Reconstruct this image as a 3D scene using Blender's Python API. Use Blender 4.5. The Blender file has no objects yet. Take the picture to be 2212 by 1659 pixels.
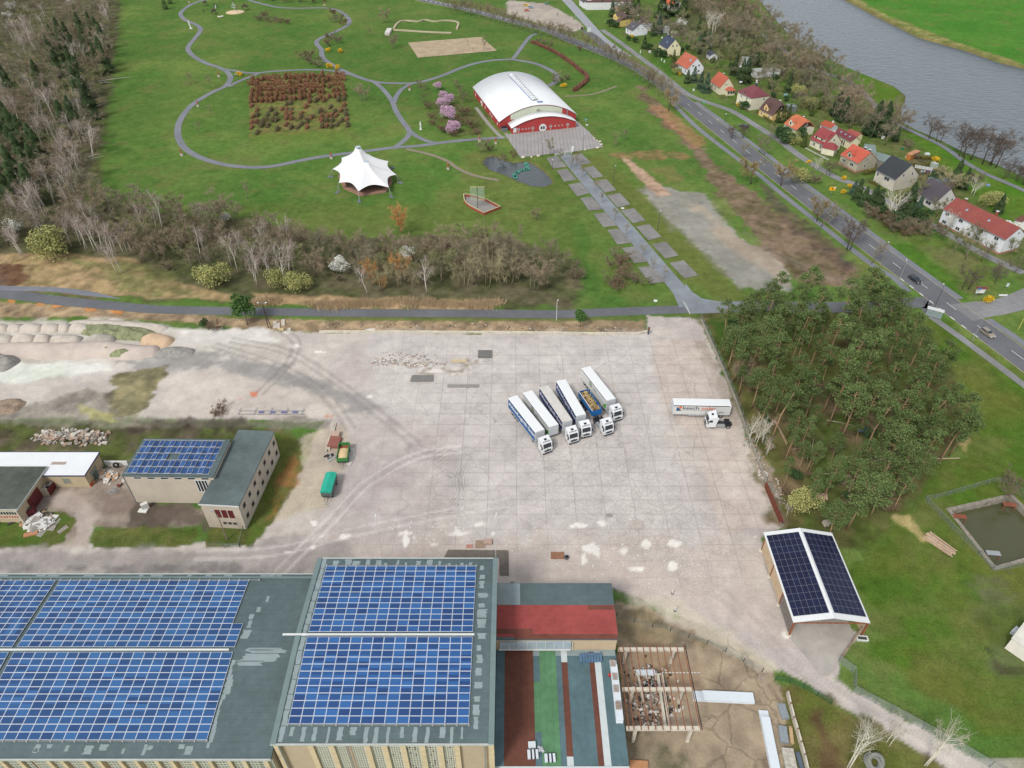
import bpy,math,random
import numpy as np
from mathutils import Vector,Matrix,noise as mnoise
C=bpy.context.scene
R=random.Random(7)
# ---------------- camera, sky, sun, exposure ----------------
PITCH=math.radians(39.4);FOC=1530.0;CAMH=115.0
SP,CP=math.sin(PITCH),math.cos(PITCH)
cam=bpy.data.objects.new('camera',bpy.data.cameras.new('camera'));C.collection.objects.link(cam)
cam.location=(0,0,CAMH);cam.rotation_euler=(math.pi/2-PITCH,0,0)
cam.data.sensor_width=36.0;cam.data.lens=FOC/2212*36.0
cam.data.clip_start=1.0;cam.data.clip_end=20000
C.camera=cam
w=bpy.data.worlds.new("World");C.world=w;w.use_nodes=True
nt=w.node_tree;bgn=nt.nodes['Background']
sky=nt.nodes.new('ShaderNodeTexSky');sky.sky_type='NISHITA';sky.sun_disc=False
SE,SR=math.radians(48),math.radians(215)
sky.sun_elevation=SE;sky.sun_rotation=SR
hs=nt.nodes.new('ShaderNodeHueSaturation');hs.inputs['Saturation'].default_value=0.24
nt.links.new(sky.outputs[0],hs.inputs['Color']);nt.links.new(hs.outputs[0],bgn.inputs['Color'])
bgn.inputs['Strength'].default_value=0.15
sd=bpy.data.lights.new('sun','SUN');sd.energy=1.7;sd.angle=math.radians(12);sd.color=(1,.96,.88)
so=bpy.data.objects.new('sun',sd);C.collection.objects.link(so)
so.rotation_euler=(math.pi/2-SE,0,math.pi-SR);so.location=(0,0,300)
C.view_settings.view_transform='Standard';C.view_settings.look='None'
C.view_settings.exposure=0.64;C.view_settings.gamma=1;C.view_settings.use_curve_mapping=False
# ---------------- helpers ----------------
def G(x,y,h=0.0):
 0
 u,v=x-1106,y-829.5
 t=(CAMH-h)/(FOC*SP+v*CP)
 return Vector((u*t,(FOC*CP-v*SP)*t,h))
def lin(r,g,b,k=1/1.38):
 f=lambda c:min(.82,((c/255/12.92)if c<=10 else((c/255+.055)/1.055)**2.4)*k)
 return(f(r),f(g),f(b),1)
def Z4(x,y):return(1313.3+x*.10416,11.5+y*.10416)
def Z5(x,y):return(1509.1+x*.10416,126.7+y*.10416)
def Z6(x,y):return(1670.4+x*.10416,218.9+y*.10416)
def Z7(x,y):return(1866.2+x*.15624,299.5+y*.15624)
def T(c,r,x,y):return(c*553+x*.25,r*414.72+y*.25)
_m={}
def mat(name,rgb,rough=.85,var=.18,scale=.8,metal=0,rand=0.0,spec=.3,detail=4,k=1/1.38,var2=0,scale2=.1,stretch=None):
 if name in _m:return _m[name]
 m=bpy.data.materials.new(name);m.use_nodes=True;n=m.node_tree;b=n.nodes['Principled BSDF']
 col=lin(*rgb,k)
 b.inputs['Roughness'].default_value=rough;b.inputs['Metallic'].default_value=metal
 b.inputs['Specular IOR Level'].default_value=spec
 tc=n.nodes.new('ShaderNodeTexCoord');src=tc.outputs['Object']
 if stretch:
  mp=n.nodes.new('ShaderNodeMapping');mp.inputs['Scale'].default_value=stretch
  n.links.new(src,mp.inputs['Vector']);src=mp.outputs[0]
 nz=n.nodes.new('ShaderNodeTexNoise');nz.inputs['Scale'].default_value=scale;nz.inputs['Detail'].default_value=detail
 nz.inputs['Roughness'].default_value=.65
 n.links.new(src,nz.inputs['Vector'])
 mr=n.nodes.new('ShaderNodeMapRange');mr.inputs['From Min'].default_value=.3;mr.inputs['From Max'].default_value=.7
 mr.inputs['To Min'].default_value=1-var;mr.inputs['To Max'].default_value=1+var
 n.links.new(nz.outputs['Fac'],mr.inputs['Value'])
 val=mr.outputs[0]
 if var2:
  n2=n.nodes.new('ShaderNodeTexNoise');n2.inputs['Scale'].default_value=scale2;n2.inputs['Detail'].default_value=3
  n.links.new(src,n2.inputs['Vector'])
  m2=n.nodes.new('ShaderNodeMapRange');m2.inputs['From Min'].default_value=.35;m2.inputs['From Max'].default_value=.65
  m2.inputs['To Min'].default_value=1-var2;m2.inputs['To Max'].default_value=1+var2
  n.links.new(n2.outputs['Fac'],m2.inputs['Value'])
  mu=n.nodes.new('ShaderNodeMath');mu.operation='MULTIPLY'
  n.links.new(val,mu.inputs[0]);n.links.new(m2.outputs[0],mu.inputs[1]);val=mu.outputs[0]
 if rand:
  oi=n.nodes.new('ShaderNodeObjectInfo')
  m3=n.nodes.new('ShaderNodeMapRange');m3.inputs['To Min'].default_value=1-rand;m3.inputs['To Max'].default_value=1+rand
  n.links.new(oi.outputs['Random'],m3.inputs['Value'])
  mu=n.nodes.new('ShaderNodeMath');mu.operation='MULTIPLY'
  n.links.new(val,mu.inputs[0]);n.links.new(m3.outputs[0],mu.inputs[1]);val=mu.outputs[0]
 vm=n.nodes.new('ShaderNodeVectorMath');vm.operation='SCALE';vm.inputs[0].default_value=col[:3]
 n.links.new(val,vm.inputs['Scale']);n.links.new(vm.outputs[0],b.inputs['Base Color'])
 _m[name]=m
 return m
def addstripes(m,axis,period,width,dark,src='Object'):
 0
 n=m.node_tree;b=n.nodes['Principled BSDF'];l=b.inputs['Base Color'].links[0];col=l.from_socket
 tc=n.nodes.new('ShaderNodeTexCoord');sp=n.nodes.new('ShaderNodeSeparateXYZ')
 n.links.new(tc.outputs[src],sp.inputs[0])
 a=n.nodes.new('ShaderNodeMath');a.operation='DIVIDE';a.inputs[1].default_value=period
 n.links.new(sp.outputs[axis],a.inputs[0])
 f=n.nodes.new('ShaderNodeMath');f.operation='FRACT';n.links.new(a.outputs[0],f.inputs[0])
 c=n.nodes.new('ShaderNodeMath');c.operation='LESS_THAN';c.inputs[1].default_value=width/period
 n.links.new(f.outputs[0],c.inputs[0])
 mr=n.nodes.new('ShaderNodeMapRange');mr.inputs['To Min'].default_value=1;mr.inputs['To Max'].default_value=dark
 n.links.new(c.outputs[0],mr.inputs['Value'])
 vm=n.nodes.new('ShaderNodeVectorMath');vm.operation='SCALE'
 n.links.new(col,vm.inputs[0]);n.links.new(mr.outputs[0],vm.inputs['Scale']);n.links.new(vm.outputs[0],b.inputs['Base Color'])
 return m
class MB:
 def __init__(s):s.v=[];s.f=[];s.mi=[];s.M=None;s.cur=0
 def pt(s,p):
  p=Vector(p)
  if s.M is not None:p=s.M@p
  s.v.append(tuple(p));return len(s.v)-1
 def face(s,*pts):
  s.f.append(tuple(s.pt(p)for p in pts));s.mi.append(s.cur);return s
 def idx(s,f):s.f.append(tuple(f));s.mi.append(s.cur)
 def box(s,x0,x1,y0,y1,z0,z1):
  i=[s.pt(p)for p in((x0,y0,z0),(x1,y0,z0),(x1,y1,z0),(x0,y1,z0),(x0,y0,z1),(x1,y0,z1),(x1,y1,z1),(x0,y1,z1))]
  for q in((3,2,1,0),(4,5,6,7),(0,1,5,4),(1,2,6,5),(2,3,7,6),(3,0,4,7)):s.idx([i[k]for k in q])
  return s
 def prism(s,poly,z0,z1,cap=True):
  n=len(poly);a=[s.pt((p[0],p[1],z0))for p in poly];b=[s.pt((p[0],p[1],z1))for p in poly]
  for k in range(n):s.idx((a[k],a[(k+1)%n],b[(k+1)%n],b[k]))
  if cap:s.idx(b);s.idx(a[::-1])
  return s
 def extr(s,prof,y0,y1):
  0
  n=len(prof);a=[s.pt((p[0],y0,p[1]))for p in prof];b=[s.pt((p[0],y1,p[1]))for p in prof]
  for k in range(n):s.idx((a[k],a[(k+1)%n],b[(k+1)%n],b[k]))
  s.idx(b);s.idx(a[::-1]);return s
 def loft(s,secs,cap=True,close=True):
  rows=[[s.pt(p)for p in sec]for sec in secs];n=len(rows[0])
  for i in range(len(rows)-1):
   for k in range(n if close else n-1):
    s.idx((rows[i][k],rows[i][(k+1)%n],rows[i+1][(k+1)%n],rows[i+1][k]))
  if cap:s.idx(rows[0][::-1]);s.idx(rows[-1])
  return s
 def tube(s,pts,rad,n=6,cap=True):
  pts=[Vector(p)for p in pts]
  if not hasattr(rad,'__len__'):rad=[rad]*len(pts)
  secs=[]
  for i,p in enumerate(pts):
   d=(pts[min(i+1,len(pts)-1)]-pts[max(i-1,0)]).normalized()
   a=d.orthogonal().normalized();b=d.cross(a)
   secs.append([p+(a*math.cos(t)+b*math.sin(t))*rad[i]for t in[2*math.pi*k/n for k in range(n)]])
  return s.loft(secs,cap)
 def cyl(s,c,r,h,n=12,r2=None):
  c=Vector(c);return s.tube([c,c+Vector((0,0,h))],[r,r if r2 is None else r2],n)
 def ball(s,c,r,n=8,m=5,sq=(1,1,1),jit=0,rr=None):
  c=Vector(c);rr=rr or R;rows=[]
  for i in range(m+1):
   th=math.pi*i/m;k=1 if i in(0,m)else n;row=[]
   for j in range(k):
    ph=2*math.pi*j/n;q=r*(1+jit*(rr.random()-.5))
    row.append(s.pt(c+Vector((q*sq[0]*math.sin(th)*math.cos(ph),q*sq[1]*math.sin(th)*math.sin(ph),q*sq[2]*math.cos(th)))))
   rows.append(row)
  for i in range(m):
   a,b=rows[i],rows[i+1]
   for j in range(n):
    if len(a)==1:s.idx((a[0],b[j],b[(j+1)%n]))
    elif len(b)==1:s.idx((a[j],b[0],a[(j+1)%n]))
    else:s.idx((a[j],b[j],b[(j+1)%n],a[(j+1)%n]))
  return s
 def mesh(s,name,mats,smooth=False):
  me=bpy.data.meshes.new(name);me.from_pydata(s.v,[],s.f)
  if not isinstance(mats,(list,tuple)):mats=[mats]
  for m in mats:me.materials.append(m)
  if len(mats)>1:me.polygons.foreach_set('material_index',s.mi)
  if smooth:me.polygons.foreach_set('use_smooth',[True]*len(me.polygons))
  me.update();return me
 def build(s,name,mats,parent=None,smooth=False,**kw):
  o=bpy.data.objects.new(name,s.mesh(name,mats,smooth));C.collection.objects.link(o)
  if parent:o.parent=parent
  tag(o,**kw);return o
def tag(o,label=None,cat=None,group=None,kind=None):
 if label:o['label']=label
 if cat:o['category']=cat
 if group:o['group']=group
 if kind:o['kind']=kind
 return o
def thing(name,label,cat,loc=(0,0,0),rz=0,group=None,scale=1):
 o=bpy.data.objects.new(name,None);C.collection.objects.link(o);o.empty_display_size=.5
 o.location=loc;o.rotation_euler=(0,0,rz)
 if scale!=1:o.scale=(scale,)*3
 return tag(o,label,cat,group)
def place_copy(root,loc,rz,label=None,group=None,scale=1):
 r=root.copy();C.collection.objects.link(r);r.location=loc;r.rotation_euler=(0,0,rz);r.scale=(scale,)*3
 if label:r['label']=label
 if group:r['group']=group
 for ch in root.children:
  c=ch.copy();C.collection.objects.link(c);c.parent=r
  for g in ch.children:
   d=g.copy();C.collection.objects.link(d);d.parent=c
 return r
def inpoly(x,y,poly):
 c=False;j=len(poly)-1
 for i in range(len(poly)):
  xi,yi=poly[i];xj,yj=poly[j]
  if(yi>y)!=(yj>y)and x<(xj-xi)*(y-yi)/(yj-yi)+xi:c=not c
  j=i
 return c
def W(poly,h=0):return[tuple(G(x,y,h)[:2])for x,y in poly]
def smoothline(pts,n=6):
 P=[Vector(p[:2])for p in pts];P=[2*P[0]-P[1]]+P+[2*P[-1]-P[-2]];out=[]
 for i in range(1,len(P)-2):
  for k in range(n):
   t=k/n;a,b,c,d=P[i-1:i+3]
   out.append(.5*((2*b)+(c-a)*t+(2*a-5*b+4*c-d)*t*t+(3*b-a-3*c+d)*t**3))
 out.append(P[-2]);return out
def ribbon(mb,line,w,z,off=0.0,z0=None):
 n=len(line);L=[];
 for i,p in enumerate(line):
  d=(line[min(i+1,n-1)]-line[max(i-1,0)]).normalized();nn=Vector((-d.y,d.x))
  ww=w if not callable(w)else w(i/(n-1))
  L.append((p+nn*(off+ww/2),p+nn*(off-ww/2)))
 if z0 is None:
  rows=[(mb.pt((a.x,a.y,z)),mb.pt((b.x,b.y,z)))for a,b in L]
  for i in range(n-1):mb.idx((rows[i][1],rows[i+1][1],rows[i+1][0],rows[i][0]))
 else:
  mb.loft([[(a.x,a.y,z0),(a.x,a.y,z),(b.x,b.y,z),(b.x,b.y,z0)]for a,b in L])
 return mb
def flat(mb,poly,z):
 mb.face(*[(p[0],p[1],z)for p in poly]);return mb
# ---------------- ground ----------------
def vnoise(x,y,seed=0):
 xi=np.floor(x).astype(np.int64);yi=np.floor(y).astype(np.int64);xf=x-xi;yf=y-yi
 def h(a,b):
  n=(a*374761393+b*668265263+seed*974711)&0xffffffff
  n=((n^(n>>13))*1274126177)&0xffffffff
  return((n^(n>>16))&0xffff)/65535.0
 u=xf*xf*(3-2*xf);v=yf*yf*(3-2*yf)
 return(h(xi,yi)*(1-u)+h(xi+1,yi)*u)*(1-v)+(h(xi,yi+1)*(1-u)+h(xi+1,yi+1)*u)*v
def fbm(x,y,s,seed=0,o=4):
 r=0;a=.5;t=0
 for i in range(o):
  r=r+a*vnoise(x/s,y/s,seed+i*17);t+=a;a*=.55;s*=.5
 return r/t-.5
def sdf(px,py,poly):
 d=np.full(px.shape,1e18);inside=np.zeros(px.shape,bool);n=len(poly)
 for i in range(n):
  ax,ay=poly[i];bx,by=poly[(i+1)%n]
  ex,ey=bx-ax,by-ay;wx,wy=px-ax,py-ay
  t=np.clip((wx*ex+wy*ey)/(ex*ex+ey*ey+1e-9),0,1)
  d=np.minimum(d,(wx-ex*t)**2+(wy-ey*t)**2)
  c=((ay>py)!=(by>py))&(px<(bx-ax)*(py-ay)/(by-ay+1e-12)+ax)
  inside^=c
 d=np.sqrt(d);return np.where(inside,-d,d)
ys=[18.0]
while ys[-1]<720:ys.append(ys[-1]+.42+(ys[-1]/600)**2*2.6)
ys=[-6000,-1500,-400,-80,0]+ys+[800,1000,1500,3000,9000]
ys=np.array(ys);NX=660
ss=np.concatenate([[-40,-8,-3,-1.6,-1.2],np.linspace(-1,1,NX),[1.2,1.6,3,8,40]])
span=np.clip(ys,18,3000)*.80+34
XX=ss[None,:]*span[:,None];YY=np.repeat(ys[:,None],len(ss),1)
X=XX.ravel();Y=YY.ravel();ny,nx=XX.shape
col=np.zeros((len(X),3));att=np.zeros((len(X),3))
zz=np.zeros(len(X))
n1=fbm(X,Y,18,3);n2=fbm(X,Y,5,9);n3=fbm(X,Y,60,21,3);n4=fbm(X,Y,1.8,31,3)
edge=fbm(X,Y,6,51,5)
def L3(rgb):return np.array(lin(*rgb)[:3])
g0,g1,g2=L3((92,127,59)),L3((118,138,72)),L3((76,112,52))
f=np.clip(.5+n1*2.2+n2*.6,0,1)[:,None];h_=np.clip(.5+n3*3-n2*.8,0,1)[:,None]
col[:]=(g0*(1-f)+g1*f)*(1-h_*.55)+g2*h_*.55
att[:,2]=1
big=np.zeros(len(X))
def paint(rgb,poly,soft=1.0,amp=2.0,k=1.0,a=None,rgb2=None,ns=None,raw=False):
 P=poly if raw else W(poly)
 soft*=.5;xs=[p[0]for p in P];yy=[p[1]for p in P];m=soft+amp+2
 sel=np.nonzero((X>min(xs)-m)&(X<max(xs)+m)&(Y>min(yy)-m)&(Y<max(yy)+m))[0]
 if not len(sel):return
 d=sdf(X[sel],Y[sel],P)+edge[sel]*amp*2.2+(n4[sel]*2.0+n2[sel]*1.5)*min(1,amp)
 t=np.clip(.5-d/(soft+1e-6),0,1);t=t*t*(3-2*t)*k
 c=L3(rgb)[None,:]
 if rgb2 is not None:
  q=np.clip(.5+(n2[sel]*1.6+n1[sel]*1.6 if ns is None else fbm(X[sel],Y[sel],ns,77)*3.2),0,1)[:,None]
  c=c*(1-q)+L3(rgb2)[None,:]*q
 col[sel]=col[sel]*(1-t[:,None])+c*t[:,None]
 if a is not None:
  att[sel]=att[sel]*(1-t[:,None])+np.array(a)[None,:]*t[:,None]
GR=(0,0,1);SO=(0,0,.35);CO=(1,.4,0);DU=(0,0,0)
paint((98,116,58),[(1020,660),(1240,610),(1260,330),(1000,330),(980,440),(700,440),(260,440),(250,490),(560,540),(900,540),(1100,540)],14,4,.75,GR,(118,132,70))
paint((104,128,62),[(1300,640),(1600,660),(1560,480),(1400,330),(1230,340),(1240,400)],8,3,.6,GR,(120,132,74))
paint((104,98,76),[(-900,-60),(262,-60),(258,60),(240,190),(222,330),(205,420),(240,440),(330,455),(480,470),(640,490),(760,520),(900,505),(1080,510),(1240,560),(1262,620),(1240,668),(0,640),(-900,640)],8,3.5,1,SO,(84,88,58),7)
paint((64,74,44),[(-200,180),(190,180),(150,460),(-200,440)],10,4,.5,SO)
paint((112,112,74),[(215,330),(232,330),(205,450),(170,440)],5,3,.8,SO,(98,118,60))
paint((150,132,96),[(-300,560),(120,545),(300,560),(330,600),(540,645),(700,640),(760,645),(1060,650),(1065,676),(0,628),(-300,620)],4,2,1,SO,(176,150,116))
paint((186,156,122),[(540,632),(700,640),(760,648),(940,655),(1060,655),(1062,671),(700,664),(560,655)],2,1,.7,SO,(150,128,96),2)
paint((100,66,52),[(-60,565),(45,570),(60,600),(30,625),(-60,620)],4,3,.8,SO,(74,58,60))
paint((96,112,64),[(150,560),(330,570),(420,640),(300,640)],6,3,.7,SO,(128,118,80))
paint((138,120,98),[(-400,650),(0,650),(300,668),(560,688),(1395,690),(1398,720),(690,720),(520,712),(300,690),(0,686),(-400,690)],3,1.6,1,SO,(168,146,116),3)
paint((112,122,70),[(690,684),(1390,682),(1390,692),(1000,694),(690,694)],2,1.2,.8,GR)
paint((94,100,58),[(0,695),(50,690),(60,745),(0,760)],4,2,.6,SO)
paint((186,178,170),[(-400,868),(0,880),(200,850),(345,800),(380,740),(470,712),(690,717),(1396,719),(1397,681),(1512,690),(1518,702),(1562,800),(1612,935),(1654,1045),(1692,1140),(1650,1160),(1700,1330),(1870,1370),(1815,1425),(1800,1470),(1841,1492),(1934,1544),(2059,1609),(2160,1672),(2300,1760),(2140,1720),(2009,1641),(1934,1596),(1866,1558),(1771,1508),(1745,1478),(1640,1420),(1500,1345),(1400,1292),(1330,1276),(1080,1262),(1080,1300),(540,1300),(-500,1260),(-500,1172),(520,1172),(600,1110),(700,910),(360,905),(250,850),(120,880),(-400,900)],1.2,.8,1,DU,(176,166,161),14)
paint((190,184,179),[(800,718),(1400,719),(1440,900),(1560,1240),(1000,1240),(960,1100),(980,930),(800,880)],12,5,.75,DU,(182,176,172),9)
paint((178,166,157),[(700,1150),(1650,1170),(1700,1360),(1400,1300),(1080,1250),(700,1200)],12,6,.7,DU,(188,174,164),8)
paint((184,170,160),[(1412,735),(1525,735),(1560,800),(1650,1040),(1680,1140),(1560,1140),(1500,950),(1430,870)],3,2,.8,DU,(192,180,170),6)
paint((140,128,118),[(1525,735),(1565,800),(1612,935),(1590,935),(1540,830),(1505,735)],4,3,.55,DU)
paint((176,168,164),[(700,1000),(960,930),(1000,1100),(900,1180),(700,1150)],14,8,.6,DU,(158,148,146),6)
paint((168,155,140),[(640,950),(740,910),(760,960),(700,1090),(600,1120),(640,1000)],4,2,.8,DU,(186,174,152),6)
def mask(ch,poly,soft,amp,v):
 P=W(poly);d=sdf(X,Y,P)+edge*amp*2;t=np.clip(.5-d/soft,0,1);att[:,ch]=att[:,ch]*(1-t)+v*t
mask(0,[(900,725),(1398,722),(1512,712),(1600,900),(1690,1170),(1640,1240),(1300,1180),(1100,1180),(880,1180),(860,1000),(840,860)],24,8,1)
mask(1,[(1130,960),(1240,900),(1420,880),(1560,1180),(1540,1260),(1300,1180),(1200,1130),(1110,1080)],18,7,1)
mask(1,[(1180,720),(1400,722),(1400,760),(1180,760)],10,5,.6)
paint((188,180,172),[(-400,690),(560,716),(720,800),(760,900),(500,905),(250,905),(0,905),(-400,905)],4,2,1,DU,(176,168,160),8)
paint((112,104,76),[(-400,905),(300,915),(600,925),(640,940),(600,1000),(500,1000),(290,1000),(260,1040),(-400,1040)],3,2,1,SO,(92,104,58),4)
paint((196,190,182),[(-400,700),(200,690),(430,705),(560,718),(640,730),(600,760),(420,770),(260,800),(180,815),(0,832),(-400,850)],6,3,.95,DU,(180,174,164),7)
paint((214,214,206),[(-300,792),(235,784),(240,800),(150,812),(0,826),(-300,840)],3,1.5,.9,DU,(204,208,196),8)
paint((216,212,206),[(390,712),(470,708),(560,716),(600,735),(480,738),(400,735)],5,3,.8,DU,(200,196,190),5)
paint((150,147,144),[(250,778),(400,760),(470,762),(620,790),(740,850),(820,880),(760,890),(640,850),(480,800),(300,806)],6,4,.75,DU,(128,126,124),5)
paint((194,184,174),[(440,800),(640,840),(740,880),(700,900),(380,905),(350,860),(370,810)],6,3,.85,DU,(186,175,166),8)
paint((120,116,90),[(245,812),(300,800),(355,795),(360,815),(330,870),(290,905),(240,900),(225,870)],3,2.5,1,SO,(146,138,104),3)
paint((146,140,126),[(-300,868),(0,880),(100,870),(190,835),(240,850),(250,900),(360,905),(560,905),(720,905),(715,925),(500,925),(0,935),(-300,935)],3,1.6,.7,SO,(118,112,102),4)
paint((176,172,110),[(180,880),(230,890),(250,912),(215,905)],3,3,.7,SO)
paint((100,90,76),[(-300,915),(0,918),(300,925),(560,925),(560,940),(520,960),(290,980),(230,975),(0,975),(-300,975)],3,2,1,SO,(84,92,52),4)
paint((74,66,60),[(300,912),(520,905),(560,925),(520,932),(300,930)],4,3,.6,SO)
paint((104,114,62),[(190,955),(290,985),(275,1000),(225,995)],4,2,.8,GR)
paint((150,138,126),[(-60,1050),(160,1040),(280,990),(320,1090),(470,1090),(430,1140),(200,1140),(195,1180),(-60,1190)],3,1.5,1,DU,(128,114,104),3)
paint((98,88,80),[(300,1085),(440,1085),(455,1140),(280,1140),(290,1110)],4,3,.9,DU,(80,72,64),4)
paint((164,150,140),[(100,1075),(150,1060),(200,1080),(212,1120),(190,1186),(130,1186),(160,1150),(160,1110),(120,1098)],2.5,1,.9,DU,(172,160,152),4)
paint((86,112,48),[(-60,1120),(60,1105),(130,1102),(158,1118),(160,1140),(140,1170),(110,1182),(-60,1184)],1.2,.6,1,GR,(104,112,60),3)
paint((90,108,52),[(205,1142),(430,1140),(412,1182),(200,1184),(194,1165)],1.2,.6,1,GR,(112,116,66),3)
paint((90,108,52),[(452,1142),(560,1135),(545,1180),(444,1184)],1.2,.8,1,GR,(112,116,66),3)
paint((92,112,50),[(588,935),(635,938),(656,965),(650,1010),(610,1090),(560,1160),(535,1180),(520,1150),(560,1050)],2,1.2,1,GR,(108,112,60),4)
paint((176,120,82),[(628,975),(652,980),(640,1040),(590,1110),(600,1060),(622,1010)],3,2.2,.65,SO,(122,118,70),2)
paint((158,150,146),[(-400,1186),(530,1186),(640,1150),(760,1170),(760,1240),(-400,1240)],4,2,.85,DU,(142,136,132),5)
paint((112,110,108),[(-400,1214),(530,1220),(530,1234),(-400,1236)],2,2,.6,DU,(150,148,146),2)
paint((96,92,60),[(1514,682),(1600,672),(1900,646),(2010,690),(2110,900),(2060,980),(1970,1110),(1880,1190),(1700,1150),(1600,900),(1560,790)],6,4,1,SO,(80,92,46),6)
paint((128,108,84),[(1560,760),(1640,790),(1700,880),(1760,1000),(1720,1120),(1690,1130),(1600,900)],8,5,.8,SO,(96,98,56),5)
paint((70,100,40),[(1540,690),(1600,684),(1640,700),(1600,740),(1550,730)],5,2,.8,GR)
paint((120,104,82),[(1740,880),(1900,850),(1960,960),(1850,1060),(1750,1020)],9,7,.8,SO,(80,96,48),5)
paint((170,158,144),[(1608,940),(1630,945),(1690,1085),(1690,1140),(1672,1100)],2.5,1.5,.9,SO,(140,124,100),2)
paint((86,116,44),[(1880,1180),(1960,1110),(2060,980),(2110,905),(2060,790),(1990,690),(2040,690),(2300,880),(2600,1900),(2212,1640),(1870,1415),(1890,1370),(1840,1230)],5,3,1,GR,(108,116,56),12)
paint((122,122,72),[(1980,1130),(2040,1110),(2060,1000),(2160,1010),(2180,960),(2100,930),(2040,1040)],8,4,.5,GR)
paint((196,172,120),[(2074,960),(2084,930),(2100,990),(2104,1000),(2076,990)],3,2.5,.8,SO)
paint((200,178,128),[(1935,1118),(1955,1120),(2005,1165),(1992,1170),(1960,1140)],2.5,2,.75,SO)
paint((118,112,92),[(2070,1250),(2212,1270),(2300,1500),(2200,1560),(2150,1420),(2090,1330)],8,6,.6,SO,(96,108,60),5)
paint((70,64,52),[(2120,1390),(2135,1400),(2180,1460),(2235,1570),(2222,1572),(2165,1460)],1.6,.8,.7,SO)
paint((80,128,34),[(1920,1420),(1975,1410),(1985,1450),(1930,1455)],6,4,.7,GR)
paint((162,146,124),[(1330,1300),(1500,1345),(1650,1430),(1700,1500),(1740,1760),(1330,1760)],1.5,1,1,DU,(136,122,104),4)
paint((112,102,84),[(1330,1310),(1400,1330),(1520,1385),(1520,1400),(1340,1400)],3,2,.9,SO,(148,134,106),3)
paint((196,186,168),[(1405,1295),(1455,1292),(1560,1360),(1680,1445),(1660,1450),(1500,1365),(1440,1340)],2,1.5,.7,DU,(184,176,158),3)
paint((120,112,70),[(1690,1480),(1740,1478),(1830,1530),(1900,1565),(2080,1690),(2080,1800),(1730,1800),(1700,1560)],2.5,1.2,1,GR,(104,112,54),5)
paint((98,74,58),[(1752,1530),(1775,1535),(1810,1640),(1830,1720),(1780,1720),(1765,1620)],3,2,.75,SO)
paint((176,150,120),[(1370,1380),(1400,1375),(1500,1390),(1520,1500),(1400,1560),(1360,1500)],4,3,.5,DU,(160,130,104),3)
paint((96,88,78),[(1385,1450),(1430,1450),(1445,1570),(1395,1570)],4,3,.7,DU,(166,150,132),1.5)
paint((62,60,50),[(1380,1440),(1440,1440),(1420,1490),(1395,1500)],3,3,.6,SO)
paint((84,84,60),[(1345,1590),(1420,1620),(1500,1650),(1500,1760),(1340,1760)],5,4,.7,SO,(140,128,108),3)
paint((128,110,92),[(1370,180),(1395,190),(1432,235),(1490,300),(1550,352),(1632,422),(1752,508),(1840,566),(1870,598),(1850,625),(1720,612),(1660,570),(1580,450),(1530,400),(1500,330),(1430,268),(1380,205)],4,4.5,1,SO,(110,100,76),6)
paint((160,122,92),[(1400,225),(1440,232),(1530,310),(1500,320),(1440,270)],3,2.5,.7,SO)
paint((84,76,72),[(1650,400),(1700,440),(1780,510),(1850,570),(1830,590),(1740,520),(1660,450)],5,3,.8,SO,(110,92,78),5)
paint((146,143,136),[(1383,408),(1420,402),(1480,415),(1520,412),(1560,460),(1580,490),(1640,540),(1720,590),(1700,625),(1590,632),(1540,570),(1440,480)],4,4,.95,DU,(134,131,124),8)
paint((166,152,134),[(1490,440),(1530,445),(1570,490),(1640,540),(1720,590),(1700,610),(1600,560),(1540,500)],8,5,.8,DU,(150,136,120),8)
paint((112,122,70),[(1530,430),(1570,430),(1590,470),(1560,480)],6,3,.8,SO)
paint((178,150,128),[(1336,334),(1356,340),(1400,378),(1446,420),(1420,424),(1380,385)],2,1,.95,SO)
paint((150,116,88),[(1305,330),(1430,326),(1480,330),(1500,340),(1440,345),(1330,342)],3,2.5,.8,SO,(110,110,66),2)
paint((140,122,84),[(1410,365),(1440,362),(1480,385),(1440,395)],7,5,.5,SO)
paint((112,118,62),[(1236,340),(1300,338),(1620,640),(1590,648),(1530,640),(1480,600),(1330,440)],4,2,.6,GR)
paint((122,104,84),[(1240,20),(1290,40),(1180,60),(1000,22),(1080,10)],4,3,.0,SO)
paint((118,104,80),[(1010,5),(1100,20),(1170,42),(1110,48),(1030,24),(960,8)],4,2,.8,SO,(96,110,60),4)
paint((170,160,148),[(1095,0),(1180,8),(1215,25),(1255,50),(1262,62),(1235,70),(1190,60),(1130,40),(1095,30)],2,1,1,DU,(156,146,138),6)
paint((104,104,68),[(1310,40),(1400,-10),(1600,-10),(1640,60),(1760,170),(1900,250),(1960,300),(2060,345),(2212,430),(2300,480),(2300,620),(2212,600),(2000,470),(1860,400),(1700,290),(1560,215),(1420,130)],6,4,.9,SO,(84,108,50),8)
paint((88,78,66),[(1960,330),(2040,360),(2080,400),(2020,420),(1960,370)],3,2,.8,SO,(120,108,80),3)
paint((92,84,70),[(1420,60),(1560,90),(1700,180),(1760,200),(1800,150),(1640,40),(1560,0)],10,6,.7,SO,(84,96,56),6)
paint((80,118,48),[(1400,112),(1440,118),(1470,150),(1450,165),(1400,125)],3,1,.9,GR)
paint((94,120,44),[(1840,150),(1955,200),(1956,222),(1940,250),(1880,250),(1790,205)],3,2,.9,GR,(86,128,40),6)
paint((84,128,40),[(1940,270),(2000,300),(2212,400),(2300,440),(2300,560),(2160,470),(2040,360)],4,2,.9,GR,(100,128,50),8)
paint((82,122,42),[(1870,535),(1980,520),(2000,560),(2080,600),(2090,650),(2020,620),(1930,580)],4,3,.8,GR)
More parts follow.
